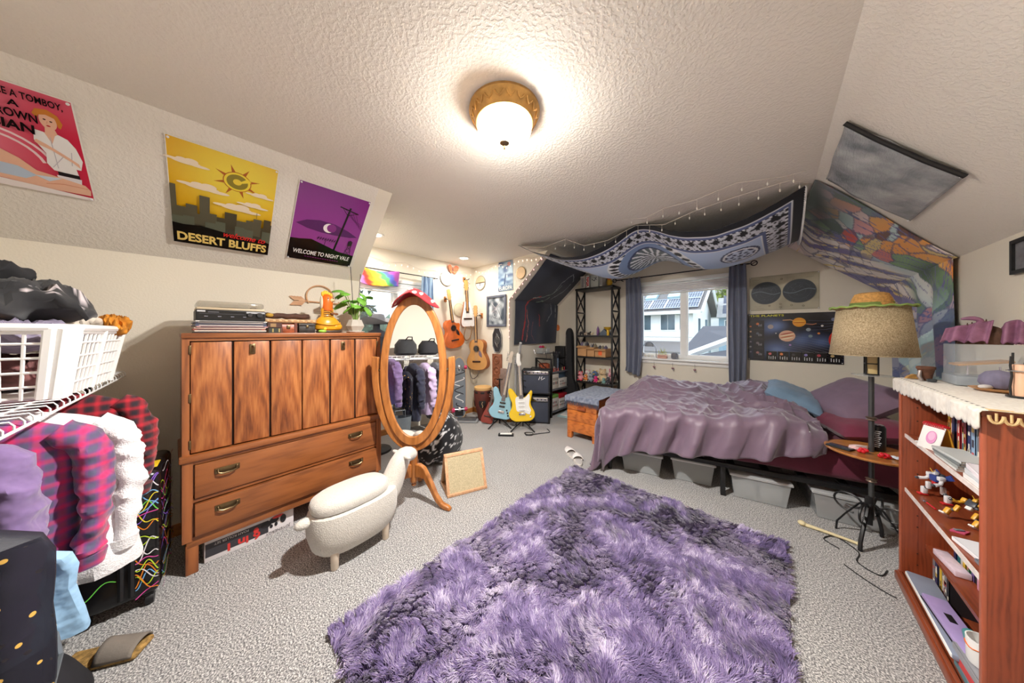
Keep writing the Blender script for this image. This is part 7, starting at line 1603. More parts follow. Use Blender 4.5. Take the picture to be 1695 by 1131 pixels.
# ================================================================== dormer: rainbow cloth, curtain, hat stand
m_rb = m_cloth
t = thing('dormer_rod', 'thin black curtain rod above the dormer window', 'curtain rod', (XD+0.075, 0, 2.145)); G().cyl((0, 1.02, 0), (0, 2.30, 0), 0.007, n=8).build('rod', m_black, t)
for y in (1.08, 2.26): G().tube([(0, y, 0), (-0.06, y, -0.004)], 0.005, 6).build('bracket', m_black, t)
rbw = [lin(c) for c in ((240, 236, 240), (214, 130, 206), (226, 60, 50), (240, 150, 40), (244, 214, 60), (90, 180, 110), (96, 110, 214), (190, 90, 190))]
def rb_col(u, v):
    q = (u*1.0+0.25*(1-v)+0.06*nz(u*6, v*6, 2))*7.2-0.6; i = max(0, min(6, int(q))); return mixc(rbw[i], rbw[i+1], sstep(0.3, 0.9, q-i))
o = G().grid(lambda u, v: (XD+0.10+0.03*math.sin(u*9+v*2), lerp(1.14, 1.70, u), lerp(2.15, 1.96-0.03*math.sin(u*PI), v)+0.03*(1-v)*math.sin(u*PI)*-1), 50, 16, rb_col).build('rainbow_flag', m_cloth); solid(o, 0.003)
tag(o, 'tie-dyed rainbow cloth draped from the dormer curtain rod', 'flag')
curtain('pale blue curtain bunched at the far side of the dormer window', 2.02, 2.22, 1.30, 2.14, XD+0.085, 3, 5, M('pale_blue_curtain', (150, 176, 206), 0.8, var=0.08), axis='y')
t = thing('hat_stand_figure', 'dress form in a charcoal jacket in the dormer behind the dresser', 'dress form', (-3.30, 1.28, 0))
o = G().lathe([(0.08, 0.62), (0.15, 0.64), (0.165, 0.80), (0.150, 1.00), (0.175, 1.18), (0.165, 1.30), (0.10, 1.36), (0.05, 1.38), (0.045, 1.44), (0.001, 1.46)], 28, sx=0.75, wob=lambda a, j: 1+0.04*math.sin(a*6+j)).build('jacket', M('charcoal_wool', (58, 60, 68), 0.9, var=0.15), t); o.rotation_euler = (0, 0, R(90))
for s in (-1, 1): G().tube([(0.0, 0.16*s, 1.27), (0.01, 0.20*s, 1.10), (0.03, 0.205*s, 0.90), (0.04, 0.19*s, 0.72)], [0.055, 0.055, 0.05, 0.045], 12).build('sleeve', M('charcoal_wool', (58, 60, 68), 0.9), t)
G().cyl((0, 0, 0.04), (0, 0, 0.65), 0.018, n=10).build('pole', m_black, t); G().lathe([(0.001, 0), (0.16, 0), (0.15, 0.02), (0.03, 0.04), (0.001, 0.05)], 24).build('foot', m_black, t)
t = thing('felt_hat', 'grey felt cowboy hat on the dress form', 'hat', (-3.30, 1.28, 1.435), R(30))
o = G().lathe([(0.185, 0.02), (0.15, 0.004), (0.105, 0.006), (0.098, 0.03), (0.094, 0.08), (0.082, 0.115), (0.05, 0.122), (0.001, 0.104)], 40, sy=0.82, wob=lambda a, j: 1).build('felt', M('grey_felt', (120, 122, 130), 0.9, sheen=0.3), t); solid(o, 0.005)
for v_ in o.data.vertices:
    r_ = math.hypot(v_.co.x, v_.co.y)
    if r_ > 0.12: v_.co.z += 0.06*(abs(v_.co.y)/0.15)**2
G().lathe([(0.1005, 0.010), (0.1005, 0.024), (0.098, 0.024)], 36, sy=0.82).build('band', M('pale_band', (196, 190, 180), 0.7), t)

# ================================================================== dark heap behind the mirror
t = thing('patterned_bag', 'large black floor cushion printed with white swirls behind the mirror', 'floor cushion', (-2.62, 1.62, 0))
def heap_pos(u, v):
    a = u*TAU; b = v*PI*0.98; n1 = 1+0.10*nz(math.cos(a)*2, math.sin(a)*2, v*3); return (0.28*math.cos(a)*math.sin(b)*n1, 0.28*math.sin(a)*math.sin(b)*n1, max(0.0, 0.25-0.27*math.cos(b)*n1))
def heap_col(u, v):
    k = noise.voronoi(Vector((u*14, v*8, 1)))[0]; s = abs(nz(u*12, v*9, 3)); return lin((226, 226, 230)) if (0.12 < k[0] < 0.17 or s < 0.022) else lin((22, 22, 28))
G().grid(heap_pos, 110, 60, heap_col, cu=True).build('cover', m_cloth, t); G().lathe([(0.001, 0.511), (0.02, 0.513), (0.012, 0.52), (0.001, 0.522)], 10).build('button', m_bplas, t)

# ================================================================== guitars
def catmull(P, k=5):
    n = len(P); out = []
    for i in range(n):
        a, b, c, d = (Vector(P[(i+j) % n]) for j in (-1, 0, 1, 2))
        for q in range(k):
            u = q/k; out.append(0.5*((2*b)+(c-a)*u+(2*a-5*b+4*c-d)*u*u+(3*b-a-3*c+d)*u**3))
    return [(p[0], p[1]) for p in out]
ACOU = [(0, 0), (0.11, 0.012), (0.180, 0.06), (0.198, 0.13), (0.172, 0.205), (0.128, 0.270), (0.122, 0.315), (0.140, 0.375), (0.132, 0.435), (0.085, 0.475), (0.03, 0.482), (-0.03, 0.482), (-0.085, 0.475), (-0.132, 0.435), (-0.140, 0.375), (-0.122, 0.315), (-0.128, 0.270), (-0.172, 0.205), (-0.198, 0.13), (-0.180, 0.06), (-0.11, 0.012)]
CUT = [(0, 0), (0.11, 0.012), (0.180, 0.06), (0.198, 0.13), (0.172, 0.205), (0.128, 0.270), (0.124, 0.32), (0.140, 0.37), (0.130, 0.405), (0.075, 0.415), (0.035, 0.44), (0.028, 0.482), (-0.03, 0.482), (-0.085, 0.475), (-0.132, 0.435), (-0.140, 0.375), (-0.122, 0.315), (-0.128, 0.270), (-0.172, 0.205), (-0.198, 0.13), (-0.180, 0.06), (-0.11, 0.012)]
STRAT = [(0, 0), (0.10, 0.004), (0.155, 0.05), (0.160, 0.11), (0.128, 0.18), (0.118, 0.23), (0.135, 0.30), (0.150, 0.36), (0.132, 0.385), (0.098, 0.352), (0.060, 0.312), (0.03, 0.300), (-0.03, 0.300), (-0.06, 0.335), (-0.098, 0.400), (-0.138, 0.425), (-0.165, 0.395), (-0.150, 0.31), (-0.125, 0.235), (-0.135, 0.17), (-0.168, 0.11), (-0.158, 0.05), (-0.10, 0.004)]
TRAV = [(0, 0), (0.10, 0.0), (0.135, 0.06), (0.120, 0.16), (0.085, 0.28), (0.060, 0.38), (0.04, 0.43), (-0.04, 0.43), (-0.055, 0.38), (-0.075, 0.28), (-0.105, 0.16), (-0.12, 0.06), (-0.09, 0.0)]
def guitar(name, label, T, outline, body_m, top_m, kind, depth, neckl, sc=1.0, neck_m=None, head_m=None, guard_m=None, cat='guitar'):
    t = thing(name, label, cat, group='guitars'); t.matrix_world = T @ Matrix.Diagonal((sc, sc, sc, 1))
    pts = catmull(outline, 4); zt = max(p[1] for p in outline[9:14]); nm_ = neck_m or M('maple_neck', (206, 160, 100), 0.4); hm = head_m or nm_
    g = G().prism(pts, 0, depth, 'y'); o = g.build('body', body_m, t, ang=60); b = o.modifiers.new('edge', 'BEVEL'); b.width = 0.012 if kind == 'electric' else 0.004; b.segments = 2; b.limit_method = 'ANGLE'; b.angle_limit = R(60)
    if kind != 'electric':
        G().prism([(p[0]*0.975, 0.005+p[1]*0.98) for p in pts], -0.003, 0.001, 'y').build('soundboard', top_m, t)
        hz = 0.335 if outline is not TRAV else 0.30; hr = 0.049 if outline is not TRAV else 0.028
        G().prism([(hr*math.cos(TAU*i/28), hz+hr*math.sin(TAU*i/28)) for i in range(28)], -0.0045, -0.003, 'y').build('sound_hole', M('hole_black', (14, 12, 10), 0.8), t); G().tube([((hr+0.008)*math.cos(TAU*i/28), -0.004, hz+(hr+0.008)*math.sin(TAU*i/28)) for i in range(28)], 0.003, 5, True).build('rosette', M('rosette', (120, 84, 52), 0.5), t)
        G().rbox((0, -0.008, 0.135), (0.15, 0.012, 0.026), 0.004).build('bridge', M('rosewood', (60, 36, 26), 0.5), t)
        if guard_m: G().prism(catmull([(0.055, 0.31), (0.095, 0.27), (0.10, 0.20), (0.045, 0.24)], 4), -0.005, -0.003, 'y').build('pickguard', guard_m, t)
        nz0 = zt-0.05; ny = -0.006
    else:
        if guard_m: G().prism(catmull([(-0.075, 0.285), (-0.045, 0.315), (0.045, 0.295), (0.100, 0.340), (0.112, 0.30), (0.095, 0.20), (0.115, 0.13), (0.075, 0.09), (0.02, 0.12), (-0.06, 0.13), (-0.075, 0.20)], 4), -0.004, 0.0, 'y').build('pickguard', guard_m, t)
        for z in ((0.145, 0.195, 0.245) if guard_m else (0.17, 0.22)): G().rbox((0, -0.008, z), (0.082, 0.012, 0.022), 0.003).build('pickup', m_white if guard_m else m_bplas, t)
        G().rbox((0, -0.008, 0.095), (0.085, 0.014, 0.032), 0.003).build('bridge', m_chrome, t)
        for x, z in ((0.075, 0.13), (0.092, 0.095), (0.105, 0.060)): G().lathe([(0.012, 0), (0.010, 0.014), (0.001, 0.015)], 12).build('knob', m_white if guard_m else m_bplas, t).matrix_local = Matrix.Translation((x, -0.003, z)) @ Matrix.Rotation(R(90), 4, 'X')
        nz0 = 0.245 if not guard_m else 0.285; ny = -0.008
    L = neckl; zt2 = zt+L
    g = G().add([(-0.028, ny, nz0), (0.028, ny, nz0), (0.022, ny, zt2), (-0.022, ny, zt2), (-0.028, ny+0.010, nz0), (0.028, ny+0.010, nz0), (0.022, ny+0.010, zt2), (-0.022, ny+0.010, zt2)], [(0, 1, 2, 3), (4, 7, 6, 5), (0, 4, 5, 1), (1, 5, 6, 2), (2, 6, 7, 3), (3, 7, 4, 0)]); fb = g.build('fretboard', M('rosewood_board', (110, 104, 108), 0.5) if kind == 'electric' else M('rosewood', (60, 36, 26), 0.5), t)
    G().tube([(0, ny+0.016, zt-0.02), (0, ny+0.016, zt2)], [0.022, 0.018], 10).build('neck', nm_, t)
    g = G()
    for k in range(14): z = nz0+(zt2-nz0)*(1-0.944**(k+1))/(1-0.944**15); g.box((0, ny-0.0006, zt2-(z-nz0)), (0.044, 0.0012, 0.0016))
    g.build('frets', m_chrome, fb)
    hd = [(-0.022, 0), (0.022, 0), (0.034, 0.05), (0.030, 0.17), (0, 0.178), (-0.030, 0.17), (-0.034, 0.05)] if kind != 'electric' else [(-0.021, 0), (0.021, 0), (0.030, 0.02), (0.018, 0.07), (0.022, 0.15), (0.0, 0.178), (-0.022, 0.16), (-0.036, 0.05)]
    h = G().prism([(p[0], zt2+p[1]) for p in hd], ny+0.004, ny+0.018, 'y').build('headstock', hm, t)
    for k in range(6):
        s, z = ((-1 if k < 3 else 1), zt2+0.045+0.045*(k % 3)) if kind != 'electric' else (-1, zt2+0.03+0.023*k)
        G().cyl((0.026*s, ny+0.01, z), (0.052*s, ny+0.01, z), 0.004, n=6).build('tuner', m_chrome, h); G().ell((0.055*s, ny+0.01, z), (0.008, 0.005, 0.007), 8, 6).build('tuner_button', m_white if kind != 'electric' else m_chrome, h)
    g = G()
    for k in range(6): g.tube([((-0.5+k/5)*0.052, ny-0.006, 0.10 if kind == 'electric' else 0.135), ((-0.5+k/5)*0.036, ny-0.005, zt2)], 0.0006, 4)
    g.build('strings', m_chrome, t); return t
def GT(x, y, z, rz, roll=0.0, lean=0.0): return Matrix.Translation((x, y, z)) @ Matrix.Rotation(rz, 4, 'Z') @ Matrix.Rotation(lean, 4, 'X') @ Matrix.Rotation(roll, 4, 'Y')
m_sb = M('sunburst_orange', (216, 104, 34), 0.25, var=0.25, scale=4, coat=0.5); m_spr = M('spruce_top', (214, 160, 96), 0.4, var=0.12, scale=5); m_mah = M('mahogany', (168, 98, 44), 0.4, var=0.15, scale=6)
guitar('acoustic_guitar', 'sunburst cutaway acoustic guitar hanging beside the mushroom hat', GT(XD+0.115, 2.600, 1.105, R(90), R(-9)), CUT, m_sb, M('sunburst_top', (226, 110, 36), 0.25, var=0.3, scale=4), 'acoustic', 0.09, 0.33, 0.92, guard_m=M('dark_guard', (50, 26, 26), 0.3))
guitar('travel_guitar', 'slim travel guitar with a white lower body hanging in the corner', GT(XD+0.10, 2.85, 1.44, R(72), R(-3)), TRAV, m_mah, M('white_top', (238, 236, 236), 0.35), 'acoustic', 0.06, 0.34, 0.95, neck_m=M('tan_neck', (196, 140, 80), 0.4))
guitar('acoustic_guitar', 'honey acoustic guitar with stickers hanging above the drum', GT(-3.500, 2.925, 0.735, R(14), R(-2)), ACOU, m_mah, m_spr, 'acoustic', 0.095, 0.36, 1.03, guard_m=M('grey_guard', (126, 112, 128), 0.4))
guitar('electric_bass', 'pale blue electric bass on a floor stand', GT(-2.85, 2.80, 0.115, R(46), R(11), R(-10)), STRAT, M('sky_blue_lacquer', (150, 200, 222), 0.2, var=0.02, coat=0.6), None, 'electric', 0.042, 0.44, 1.02, neck_m=M('pale_maple', (206, 190, 172), 0.4))
guitar('electric_guitar', 'yellow electric guitar with a white pickguard on a floor stand', GT(-2.53, 2.93, 0.115, R(40), R(-4), R(-10)), STRAT, M('yellow_lacquer', (240, 200, 22), 0.2, var=0.02, coat=0.6), None, 'electric', 0.042, 0.36, 1.08, neck_m=M('pale_maple', (206, 190, 172), 0.4), head_m=M('white_head', (232, 230, 226), 0.3), guard_m=m_white)
guitar('small_bass', 'dark red small guitar leaning between the drum and the blue bass', GT(-3.08, 2.74, 0.02, R(46), R(14), R(-14)), TRAV, M('oxblood_lacquer', (120, 44, 40), 0.3, coat=0.5), M('oxblood_top', (140, 56, 46), 0.3), 'acoustic', 0.05, 0.22, 0.70, neck_m=M('brown_neck', (104, 84, 78), 0.4))
def stand(label, x, y, rz):
    t = thing('guitar_stand', label, 'stand', (x, y, 0), rz, 'floor guitar stands')
    G().tube([(0, 0.10, 0.02), (0, 0.11, 0.30), (0, 0.13, 0.66)], 0.010, 8).build('upright', m_black, t)
    for p in ((-0.16, -0.10), (0.16, -0.10), (0.0, 0.24)): G().tube([(0, 0.10, 0.10), (p[0]*0.6, 0.10+(p[1]-0.10)*0.6, 0.05), (p[0], p[1], 0.008)], 0.009, 8).build('leg', m_black, t)
    for s in (-1, 1): G().tube([(0.02*s, 0.10, 0.085), (0.08*s, 0.06, 0.085), (0.09*s, -0.05, 0.085), (0.09*s, -0.06, 0.11)], 0.008, 8).build('cradle_arm', m_black, t)
    G().tube([(-0.04, 0.09, 0.66), (0, 0.14, 0.66), (0.04, 0.09, 0.66)], 0.008, 8).build('yoke', m_black, t)
stand('black stand under the pale blue bass', -2.85, 2.80, R(46)); stand('black stand under the yellow electric guitar', -2.53, 2.93, R(40))
def hook(label, x, y, z, rz):
    t = thing('guitar_hook', label, 'hook', (x, y, z), rz, 'wall hooks'); G().rbox((0, -0.008, 0), (0.045, 0.016, 0.085), 0.004).build('plate', m_oakV, t)
    for s in (-1, 1): G().tube([(0, -0.016, 0), (0.032*s, -0.05, 0), (0.034*s, -0.085, 0.0), (0.034*s, -0.095, 0.014)], 0.006, 6).build('prong', m_black, t)
hook('wooden hook holding the sunburst guitar', XD, 2.475, 1.86, R(90)); hook('wooden hook holding the travel guitar', XD, 2.835, 2.21, R(90)); hook('wooden hook holding the honey guitar', -3.52, YD1, 1.62, 0)
cable('guitar strap hanging in a loop under the honey guitar', [(-3.62, 2.93, 0.90), (-3.66, 2.91, 0.74), (-3.60, 2.90, 0.60), (-3.50, 2.90, 0.62), (-3.44, 2.91, 0.70), (-3.46, 2.92, 0.73)], 0.006, M('strap_grey', (92, 86, 84), 0.8))
cable('guitar strap hanging in a loop under the travel guitar', [(-3.60, 2.78, 1.44), (-3.60, 2.74, 1.30), (-3.60, 2.78, 1.22), (-3.60, 2.86, 1.26), (-3.60, 2.90, 1.40), (-3.61, 2.88, 1.45)], 0.009, M('strap_tan', (140, 104, 70), 0.8))

# drum
t = thing('conga_drum', 'dark carved hand drum with a tan skin head by the wall', 'drum', (-3.28, 2.86, 0), R(45))
G().lathe([(0.075, 0), (0.080, 0.01), (0.085, 0.08), (0.115, 0.20), (0.138, 0.32), (0.140, 0.40), (0.128, 0.47), (0.122, 0.49)], 32).build('shell', M('dark_red_wood', (92, 42, 34), 0.45, var=0.25, scale=8), t)
G().lathe([(0.128, 0.465), (0.134, 0.475), (0.134, 0.505), (0.128, 0.512), (0.001, 0.516)], 32).build('skin_head', M('drum_skin', (222, 178, 116), 0.6, var=0.08), t)
for k in range(8): a = TAU*k/8; G().rbox((0, 0, 0), (0.06, 0.012, 0.03), 0.005).build('carved_block', M('black_carving', (30, 24, 24), 0.6), t).matrix_local = Matrix.Translation((0.132*math.cos(a), 0.132*math.sin(a), 0.435)) @ Matrix.Rotation(a+PI/2, 4, 'Z')
for k in range(4):
    a = TAU*k/4-PI/2; G().ell((0, 0, 0), (0.055, 0.016, 0.085)).build('carved_shield', M('black_carving', (30, 24, 24), 0.6), t).matrix_local = Matrix.Translation((0.122*math.cos(a), 0.122*math.sin(a), 0.29)) @ Matrix.Rotation(a+PI/2, 4, 'Z'); G().tube([(0.139*math.cos(a+0.05*math.sin(i)), 0.139*math.sin(a+0.05*math.sin(i)), 0.22+0.012*i) for i in range(8)], 0.004, 5).build('pale_line', M('pale_carving', (206, 172, 128), 0.6), t)

# amplifiers
def amp(label, loc, rz, w_, d_, h_, tilt=0.0, mark=False):
    t = thing('amplifier', label, 'amplifier', loc, rz, 'stacked amplifiers'); t.rotation_euler = (tilt, 0, rz)
    G().rbox((0, 0, h_/2), (w_, d_, h_), 0.012).build('cabinet', M('black_tolex', (30, 32, 38), 0.7, bump=0.3), t)
    G().rbox((0, -d_/2-0.002, h_*0.42), (w_-0.05, 0.008, h_*0.72), 0.003).build('grille', M('slate_grille', (64, 70, 86), 0.8, bump=0.4, bscale=300), t)
    G().rbox((0, -d_/2-0.002, h_*0.89), (w_-0.05, 0.006, h_*0.14), 0.003).build('control_panel', m_chrome, t)
    for k in range(6): G().lathe([(0.010, 0), (0.008, 0.014), (0.001, 0.015)], 10).build('knob', m_bplas, t).matrix_local = Matrix.Translation((-w_*0.36+k*w_*0.14, -d_/2-0.004, h_*0.89)) @ Matrix.Rotation(R(90), 4, 'X')
    for x in (-1, 1):
        for z in (0.02, h_-0.02): G().rbox((x*(w_/2-0.02), -d_/2+0.015, z), (0.045, 0.04, 0.045), 0.010).build('corner_guard', m_bplas, t)
    G().tube([(-0.08, 0, h_), (-0.07, 0, h_+0.025), (0.07, 0, h_+0.025), (0.08, 0, h_)], 0.008, 6).build('handle', m_bplas, t)
    if mark:
        A = Art(); A.line([(-0.02, 0.0), (0.0, 0.05), (0.01, 0.02), (0.03, 0.055), (0.02, 0.0), (0.07, 0.03)], 0.010, (230, 230, 232)); o = A.build('logo', m_print, t, flat=True); o.matrix_local = Matrix.Translation((0.06, -d_/2-0.0075, h_*0.60)) @ Matrix.Rotation(R(90), 4, 'X')
amp('black amplifier standing on the floor behind the yellow guitar', (-2.635, 3.37, 0), R(35), 0.40, 0.24, 0.40)
amp('black amplifier with a white logo stacked on another one', (-2.640, 3.375, 0.428), R(35), 0.42, 0.24, 0.36, 0.0, True)
cable('black cables coiled on the floor before the yellow guitar', [(-2.42, 2.86, 0.006), (-2.36, 2.80, 0.006), (-2.30, 2.86, 0.006), (-2.36, 2.92, 0.008), (-2.42, 2.84, 0.012), (-2.34, 2.82, 0.012), (-2.26, 2.98, 0.006), (-2.20, 3.10, 0.006), (-2.30, 3.18, 0.006)], 0.005)
t = thing('foot_pedal', 'small black and white foot pedal before the guitars', 'pedal', (-2.55, 2.62, 0), R(40)); G().rbox((0, 0, 0.012), (0.20, 0.07, 0.022), 0.006).build('base', m_bplas, t); G().rbox((0, 0, 0.026), (0.15, 0.05, 0.006), 0.002).build('stripe', m_white, t)
t = thing('pipe_stand', 'grey bent pipe stand behind the yellow guitar neck', 'stand', (-2.84, 3.13, 0)); G().tube([(0, 0, 0.02), (0, 0, 0.75), (0.02, -0.02, 0.92), (0.16, -0.10, 1.05), (0.22, -0.14, 1.20)], 0.020, 10).build('pipe', M('grey_pipe', (170, 170, 172), 0.5), t); G().lathe([(0.001, 0), (0.05, 0), (0.045, 0.015), (0.02, 0.03), (0.001, 0.03)], 20).build('foot', m_black, t)

# skateboards
def board(label, x, y, rz, mcol, under, wheel):
    t = thing('skateboard', label, 'skateboard', (x, y, 0.0), rz, 'skateboards standing in the corner'); t.rotation_euler = (R(-5), 0, rz)
    pts = catmull([(-0.09, 0.06), (-0.105, 0.30), (-0.105, 0.65), (-0.085, 0.88), (0, 0.97), (0.085, 0.88), (0.105, 0.65), (0.105, 0.30), (0.09, 0.06), (0, 0.01)], 5)
    G().prism(pts, 0, 0.012, 'y').build('deck', mcol, t)
    if under: under(t)
    for z in (0.16, 0.80):
        tr = G().cyl((-0.085, -0.045, z), (0.085, -0.045, z), 0.008, n=8).rbox((0, -0.02, z), (0.05, 0.04, 0.06), 0.006).build('truck', m_chrome, t)
        for s in (-1, 1): G().lathe([(0.001, -0.022), (0.026, -0.022), (0.030, 0), (0.026, 0.022), (0.001, 0.022)], 18).build('wheel', wheel, t).matrix_local = Matrix.Translation((0.095*s, -0.045, z)) @ Matrix.Rotation(R(90), 4, 'Y')
def swirl(t):
    A = Art(); A.poly([(p[0]*0.93, 0.02+p[1]*0.96) for p in catmull([(-0.09, 0.06), (-0.105, 0.30), (-0.105, 0.65), (-0.085, 0.88), (0, 0.97), (0.085, 0.88), (0.105, 0.65), (0.105, 0.30), (0.09, 0.06), (0, 0.01)], 5)], (120, 130, 142))
    for k in range(5): A.line([(0.05*math.sin(i*0.5+k)*(1+0.2*k), 0.12+0.13*k+0.012*i) for i in range(12)], 0.014, (232, 234, 238) if k % 2 else (36, 38, 44))
    A.oval(0, 0.78, 0.035, 0.06, (176, 184, 192)); A.oval(0, 0.78, 0.022, 0.045, (110, 120, 132)); A.rect(-0.07, 0.05, 0.06, 0.14, (30, 30, 34))
    A.build('graphic', m_gloss, t, flat=True).matrix_local = Matrix.Translation((0, -0.001, 0)) @ Matrix.Rotation(R(90), 4, 'X')
m_pw_ = M('pink_wheel', (196, 44, 92), 0.35)
board('grey graphic skateboard with pink wheels upright in the corner', -3.555, 2.62, R(58), M('deck_ply', (196, 160, 116), 0.5), swirl, m_pw_)
board('brown wooden skateboard upright beside the mirror frame', -3.585, 2.40, R(75), M('brown_deck', (156, 96, 52), 0.5), None, m_pw_)
t = thing('flat_case', 'grey flat laptop-like case on the carpet by the dormer wall', 'case', (-3.42, 2.66, 0), R(40)); G().rbox((0, 0, 0.014), (0.36, 0.26, 0.026), 0.006).build('case', M('grey_case', (140, 142, 146), 0.5), t); G().rbox((0, 0, 0.0285), (0.30, 0.20, 0.003), 0.001).build('panel', M('dark_panel', (76, 78, 84), 0.4), t)

# ------------------------------------------------------------------ guitar wall decorations
def disc(label, T, r, mt, mt2=None, cat='wall disc', nm='wall_disc', half=False):
    t = thing(nm, label, cat); t.matrix_world = T
    G().lathe([(0.001, 0), (r, 0), (r, 0.012), (r*0.94, 0.016), (0.001, 0.014)], 36).build('disc', mt, t)
    if mt2: G().tube([(r*math.cos(TAU*i/36), r*math.sin(TAU*i/36), 0.008) for i in range(36)], 0.008, 6, True).build('rim', mt2, t)
    if half:
        G().prism([(r*0.9*math.cos(a), r*0.9*math.sin(a)) for a in [PI+PI*i/18 for i in range(19)]], 0.015, 0.018).build('lower_half', m_white, t); G().box((0, 0, 0.019), (r*1.9, 0.014, 0.006)).build('crossbar', m_brass, t); G().cyl((0, -0.005, 0.02), (0, -0.05, 0.02), 0.006, n=6).build('peg', m_brass, t)
wallY = lambda x, z: Matrix.Translation((x, YD1-0.001, z)) @ Matrix.Rotation(R(90), 4, 'X')
wallX = lambda y, z: Matrix.Translation((XD+0.001, y, z)) @ Matrix.Rotation(R(90), 4, 'Z') @ Matrix.Rotation(R(90), 4, 'X')
disc('round tan and white hoop with a crossbar on the guitar wall', wallY(-3.55, 2.165), 0.115, M('tan_disc', (206, 182, 146), 0.5), M('grey_rim', (150, 146, 138), 0.4), half=True)
disc('small round tan wooden disc beside the europa poster', wallY(-2.66, 2.205), 0.085, M('tan_disc2', (222, 188, 142), 0.5), m_brass)
disc('pale round ring above the sunburst guitar', wallX(2.50, 2.185), 0.11, M('pale_disc', (222, 216, 206), 0.5), M('ring_grey', (160, 156, 150), 0.4))
disc('pale cork disc between the sunburst and travel guitars', wallX(2.735, 1.71), 0.10, M('cork_disc', (206, 198, 172), 0.7), M('cork_rim', (186, 178, 150), 0.6))
t = thing('knot_plaque', 'eight-sided pewter knotwork plaque on the guitar wall', 'plaque', (-3.148, YD1, 1.222))
pl_ = [(0.05, -0.185), (0.095, -0.09), (0.095, 0.09), (0.05, 0.185), (-0.05, 0.185), (-0.095, 0.09), (-0.095, -0.09), (-0.05, -0.185)]
G().prism(pl_, -0.012, 0, 'y').build('plate', M('dark_pewter', (70, 72, 76), 0.4, 0.6), t); G().tube([(p[0], -0.014, p[1]) for p in pl_], 0.009, 6, True).build('rim', M('pewter', (150, 150, 150), 0.35, 0.7), t)
for k in range(4): G().tube([(0.055*math.sin(i*TAU/16+k*PI/2)*(0.6+0.4*math.cos(k)), -0.016, 0.13*math.cos(i*TAU/16)*(0.5+0.12*k)+0.0) for i in range(16)], 0.006, 6, True).build('knot_strand', M('pewter', (150, 150, 150), 0.35, 0.7), t)
t = thing('carved_plaque', 'tall carved reddish wooden panel hung low on the guitar wall', 'wall panel', (-3.150, YD1, 0.48))
m_cv = M('carved_brown', (138, 84, 58), 0.6, var=0.3, scale=25, bump=0.5, bscale=60)
G().rbox((0, -0.012, 0.265), (0.205, 0.022, 0.53), 0.005).build('panel', m_cv, t)
for z in (0.44, 0.27, 0.10): G().tube([(0.06*math.cos(TAU*i/20), -0.025, z+0.06*math.sin(TAU*i/20)) for i in range(20)], 0.008, 6, True).build('carved_ring', m_cv, t); G().ell((0, -0.022, z), (0.03, 0.012, 0.03)).build('carved_boss', m_cv, t)
t = thing('grey_board', 'narrow grey-brown board leaning on the wall behind the blue bass', 'board', (-3.00, YD1-0.06, 0)); o = G().rbox((0, 0, 0.40), (0.13, 0.02, 0.80), 0.005).build('board', M('greyed_wood', (140, 118, 108), 0.7, var=0.2, scale=20), t); o.rotation_euler = (R(-3), 0, 0); G().tube([(0.04*math.cos(TAU*i/16), -0.014+0.0, 0.68+0.04*math.sin(TAU*i/16)) for i in range(16)], 0.005, 5, True).build('carved_ring', M('greyed_wood', (140, 118, 108), 0.7), t)
t = thing('paper_butterfly', 'orange paper butterfly pinned in the dormer corner', 'paper ornament', (XD+0.02, 2.60, 2.335), R(90))
for s in (-1, 1):
    for z, k in ((0.02, 1.0), (-0.03, 0.7)):
        o = G().prism(catmull([(0.004*s, z), (0.05*s*k, z+0.05*k), (0.10*s*k, z+0.03*k), (0.08*s*k, z-0.03*k), (0.03*s*k, z-0.03*k)], 4), -0.003, -0.001, 'y').build('wing', M('orange_paper', (236, 120, 84), 0.7, var=0.2, scale=30), t); o.rotation_euler = (0, 0, R(-18*s))
G().tube([(0, -0.004, -0.05), (0, -0.006, 0.0), (0, -0.004, 0.05)], [0.002, 0.006, 0.002], 6).build('body', m_bplas, t)

# ------------------------------------------------------------------ string lights
m_sl = glow('fairy_bulb', (255, 220, 196), 1.0); m_slp = glow('pink_fairy_bulb', (255, 190, 186), 1.2); m_off = M('clear_bulb', (226, 222, 214), 0.25); m_swire = M('clear_wire', (214, 206, 196), 0.4)
def lights(label, pts, n, m_b=None, drop=0.03, wire=None, star=False):
    t = thing('string_lights', label, 'string lights'); P = [Vector(p) for p in pts]
    G().tube(P, 0.0022, 5).build('wire', wire or m_swire, t)
    L = [0]
    for a, b in zip(P, P[1:]): L.append(L[-1]+(b-a).length)
    bulb = None
    for k in range(n):
        d = L[-1]*(k+0.5)/n; i = max(j for j in range(len(L)-1) if L[j] <= d); p = P[i].lerp(P[i+1], (d-L[i])/(L[i+1]-L[i]))
        if bulb is None:
            bulb = G().lathe([(0.001, -0.022), (0.004, -0.018), (0.006, -0.010), (0.004, 0.0), (0.001, 0.002)], 8).build('bulb', m_b or m_sl, t); q = bulb
        else: q = inst(bulb, 'bulb', t)
        dz = drop*(0.5+0.8*abs(math.sin(k*2.7))); q.location = p+Vector((0, 0, -dz)); 
        if dz > 0.012: G().cyl(p, p+Vector((0, 0, -dz)), 0.0012, n=4).build('lead', wire or m_swire, t)
    return t
lights('fairy lights strung along the near edge of the sun tapestry', [(-2.25, 2.62, 2.40), (-2.0, 2.70, 2.36), (-1.75, 2.78, 2.42), (-1.55, 2.86, 2.32), (-1.30, 2.90, 2.335), (-1.02, 2.93, 2.430), (-0.75, 2.90, 2.36), (-0.5, 2.88, 2.41), (-0.2, 2.82, 2.42), (0.08, 2.78, 2.42), (0.18, 2.86, 2.40)], 22, m_off, drop=0.045)
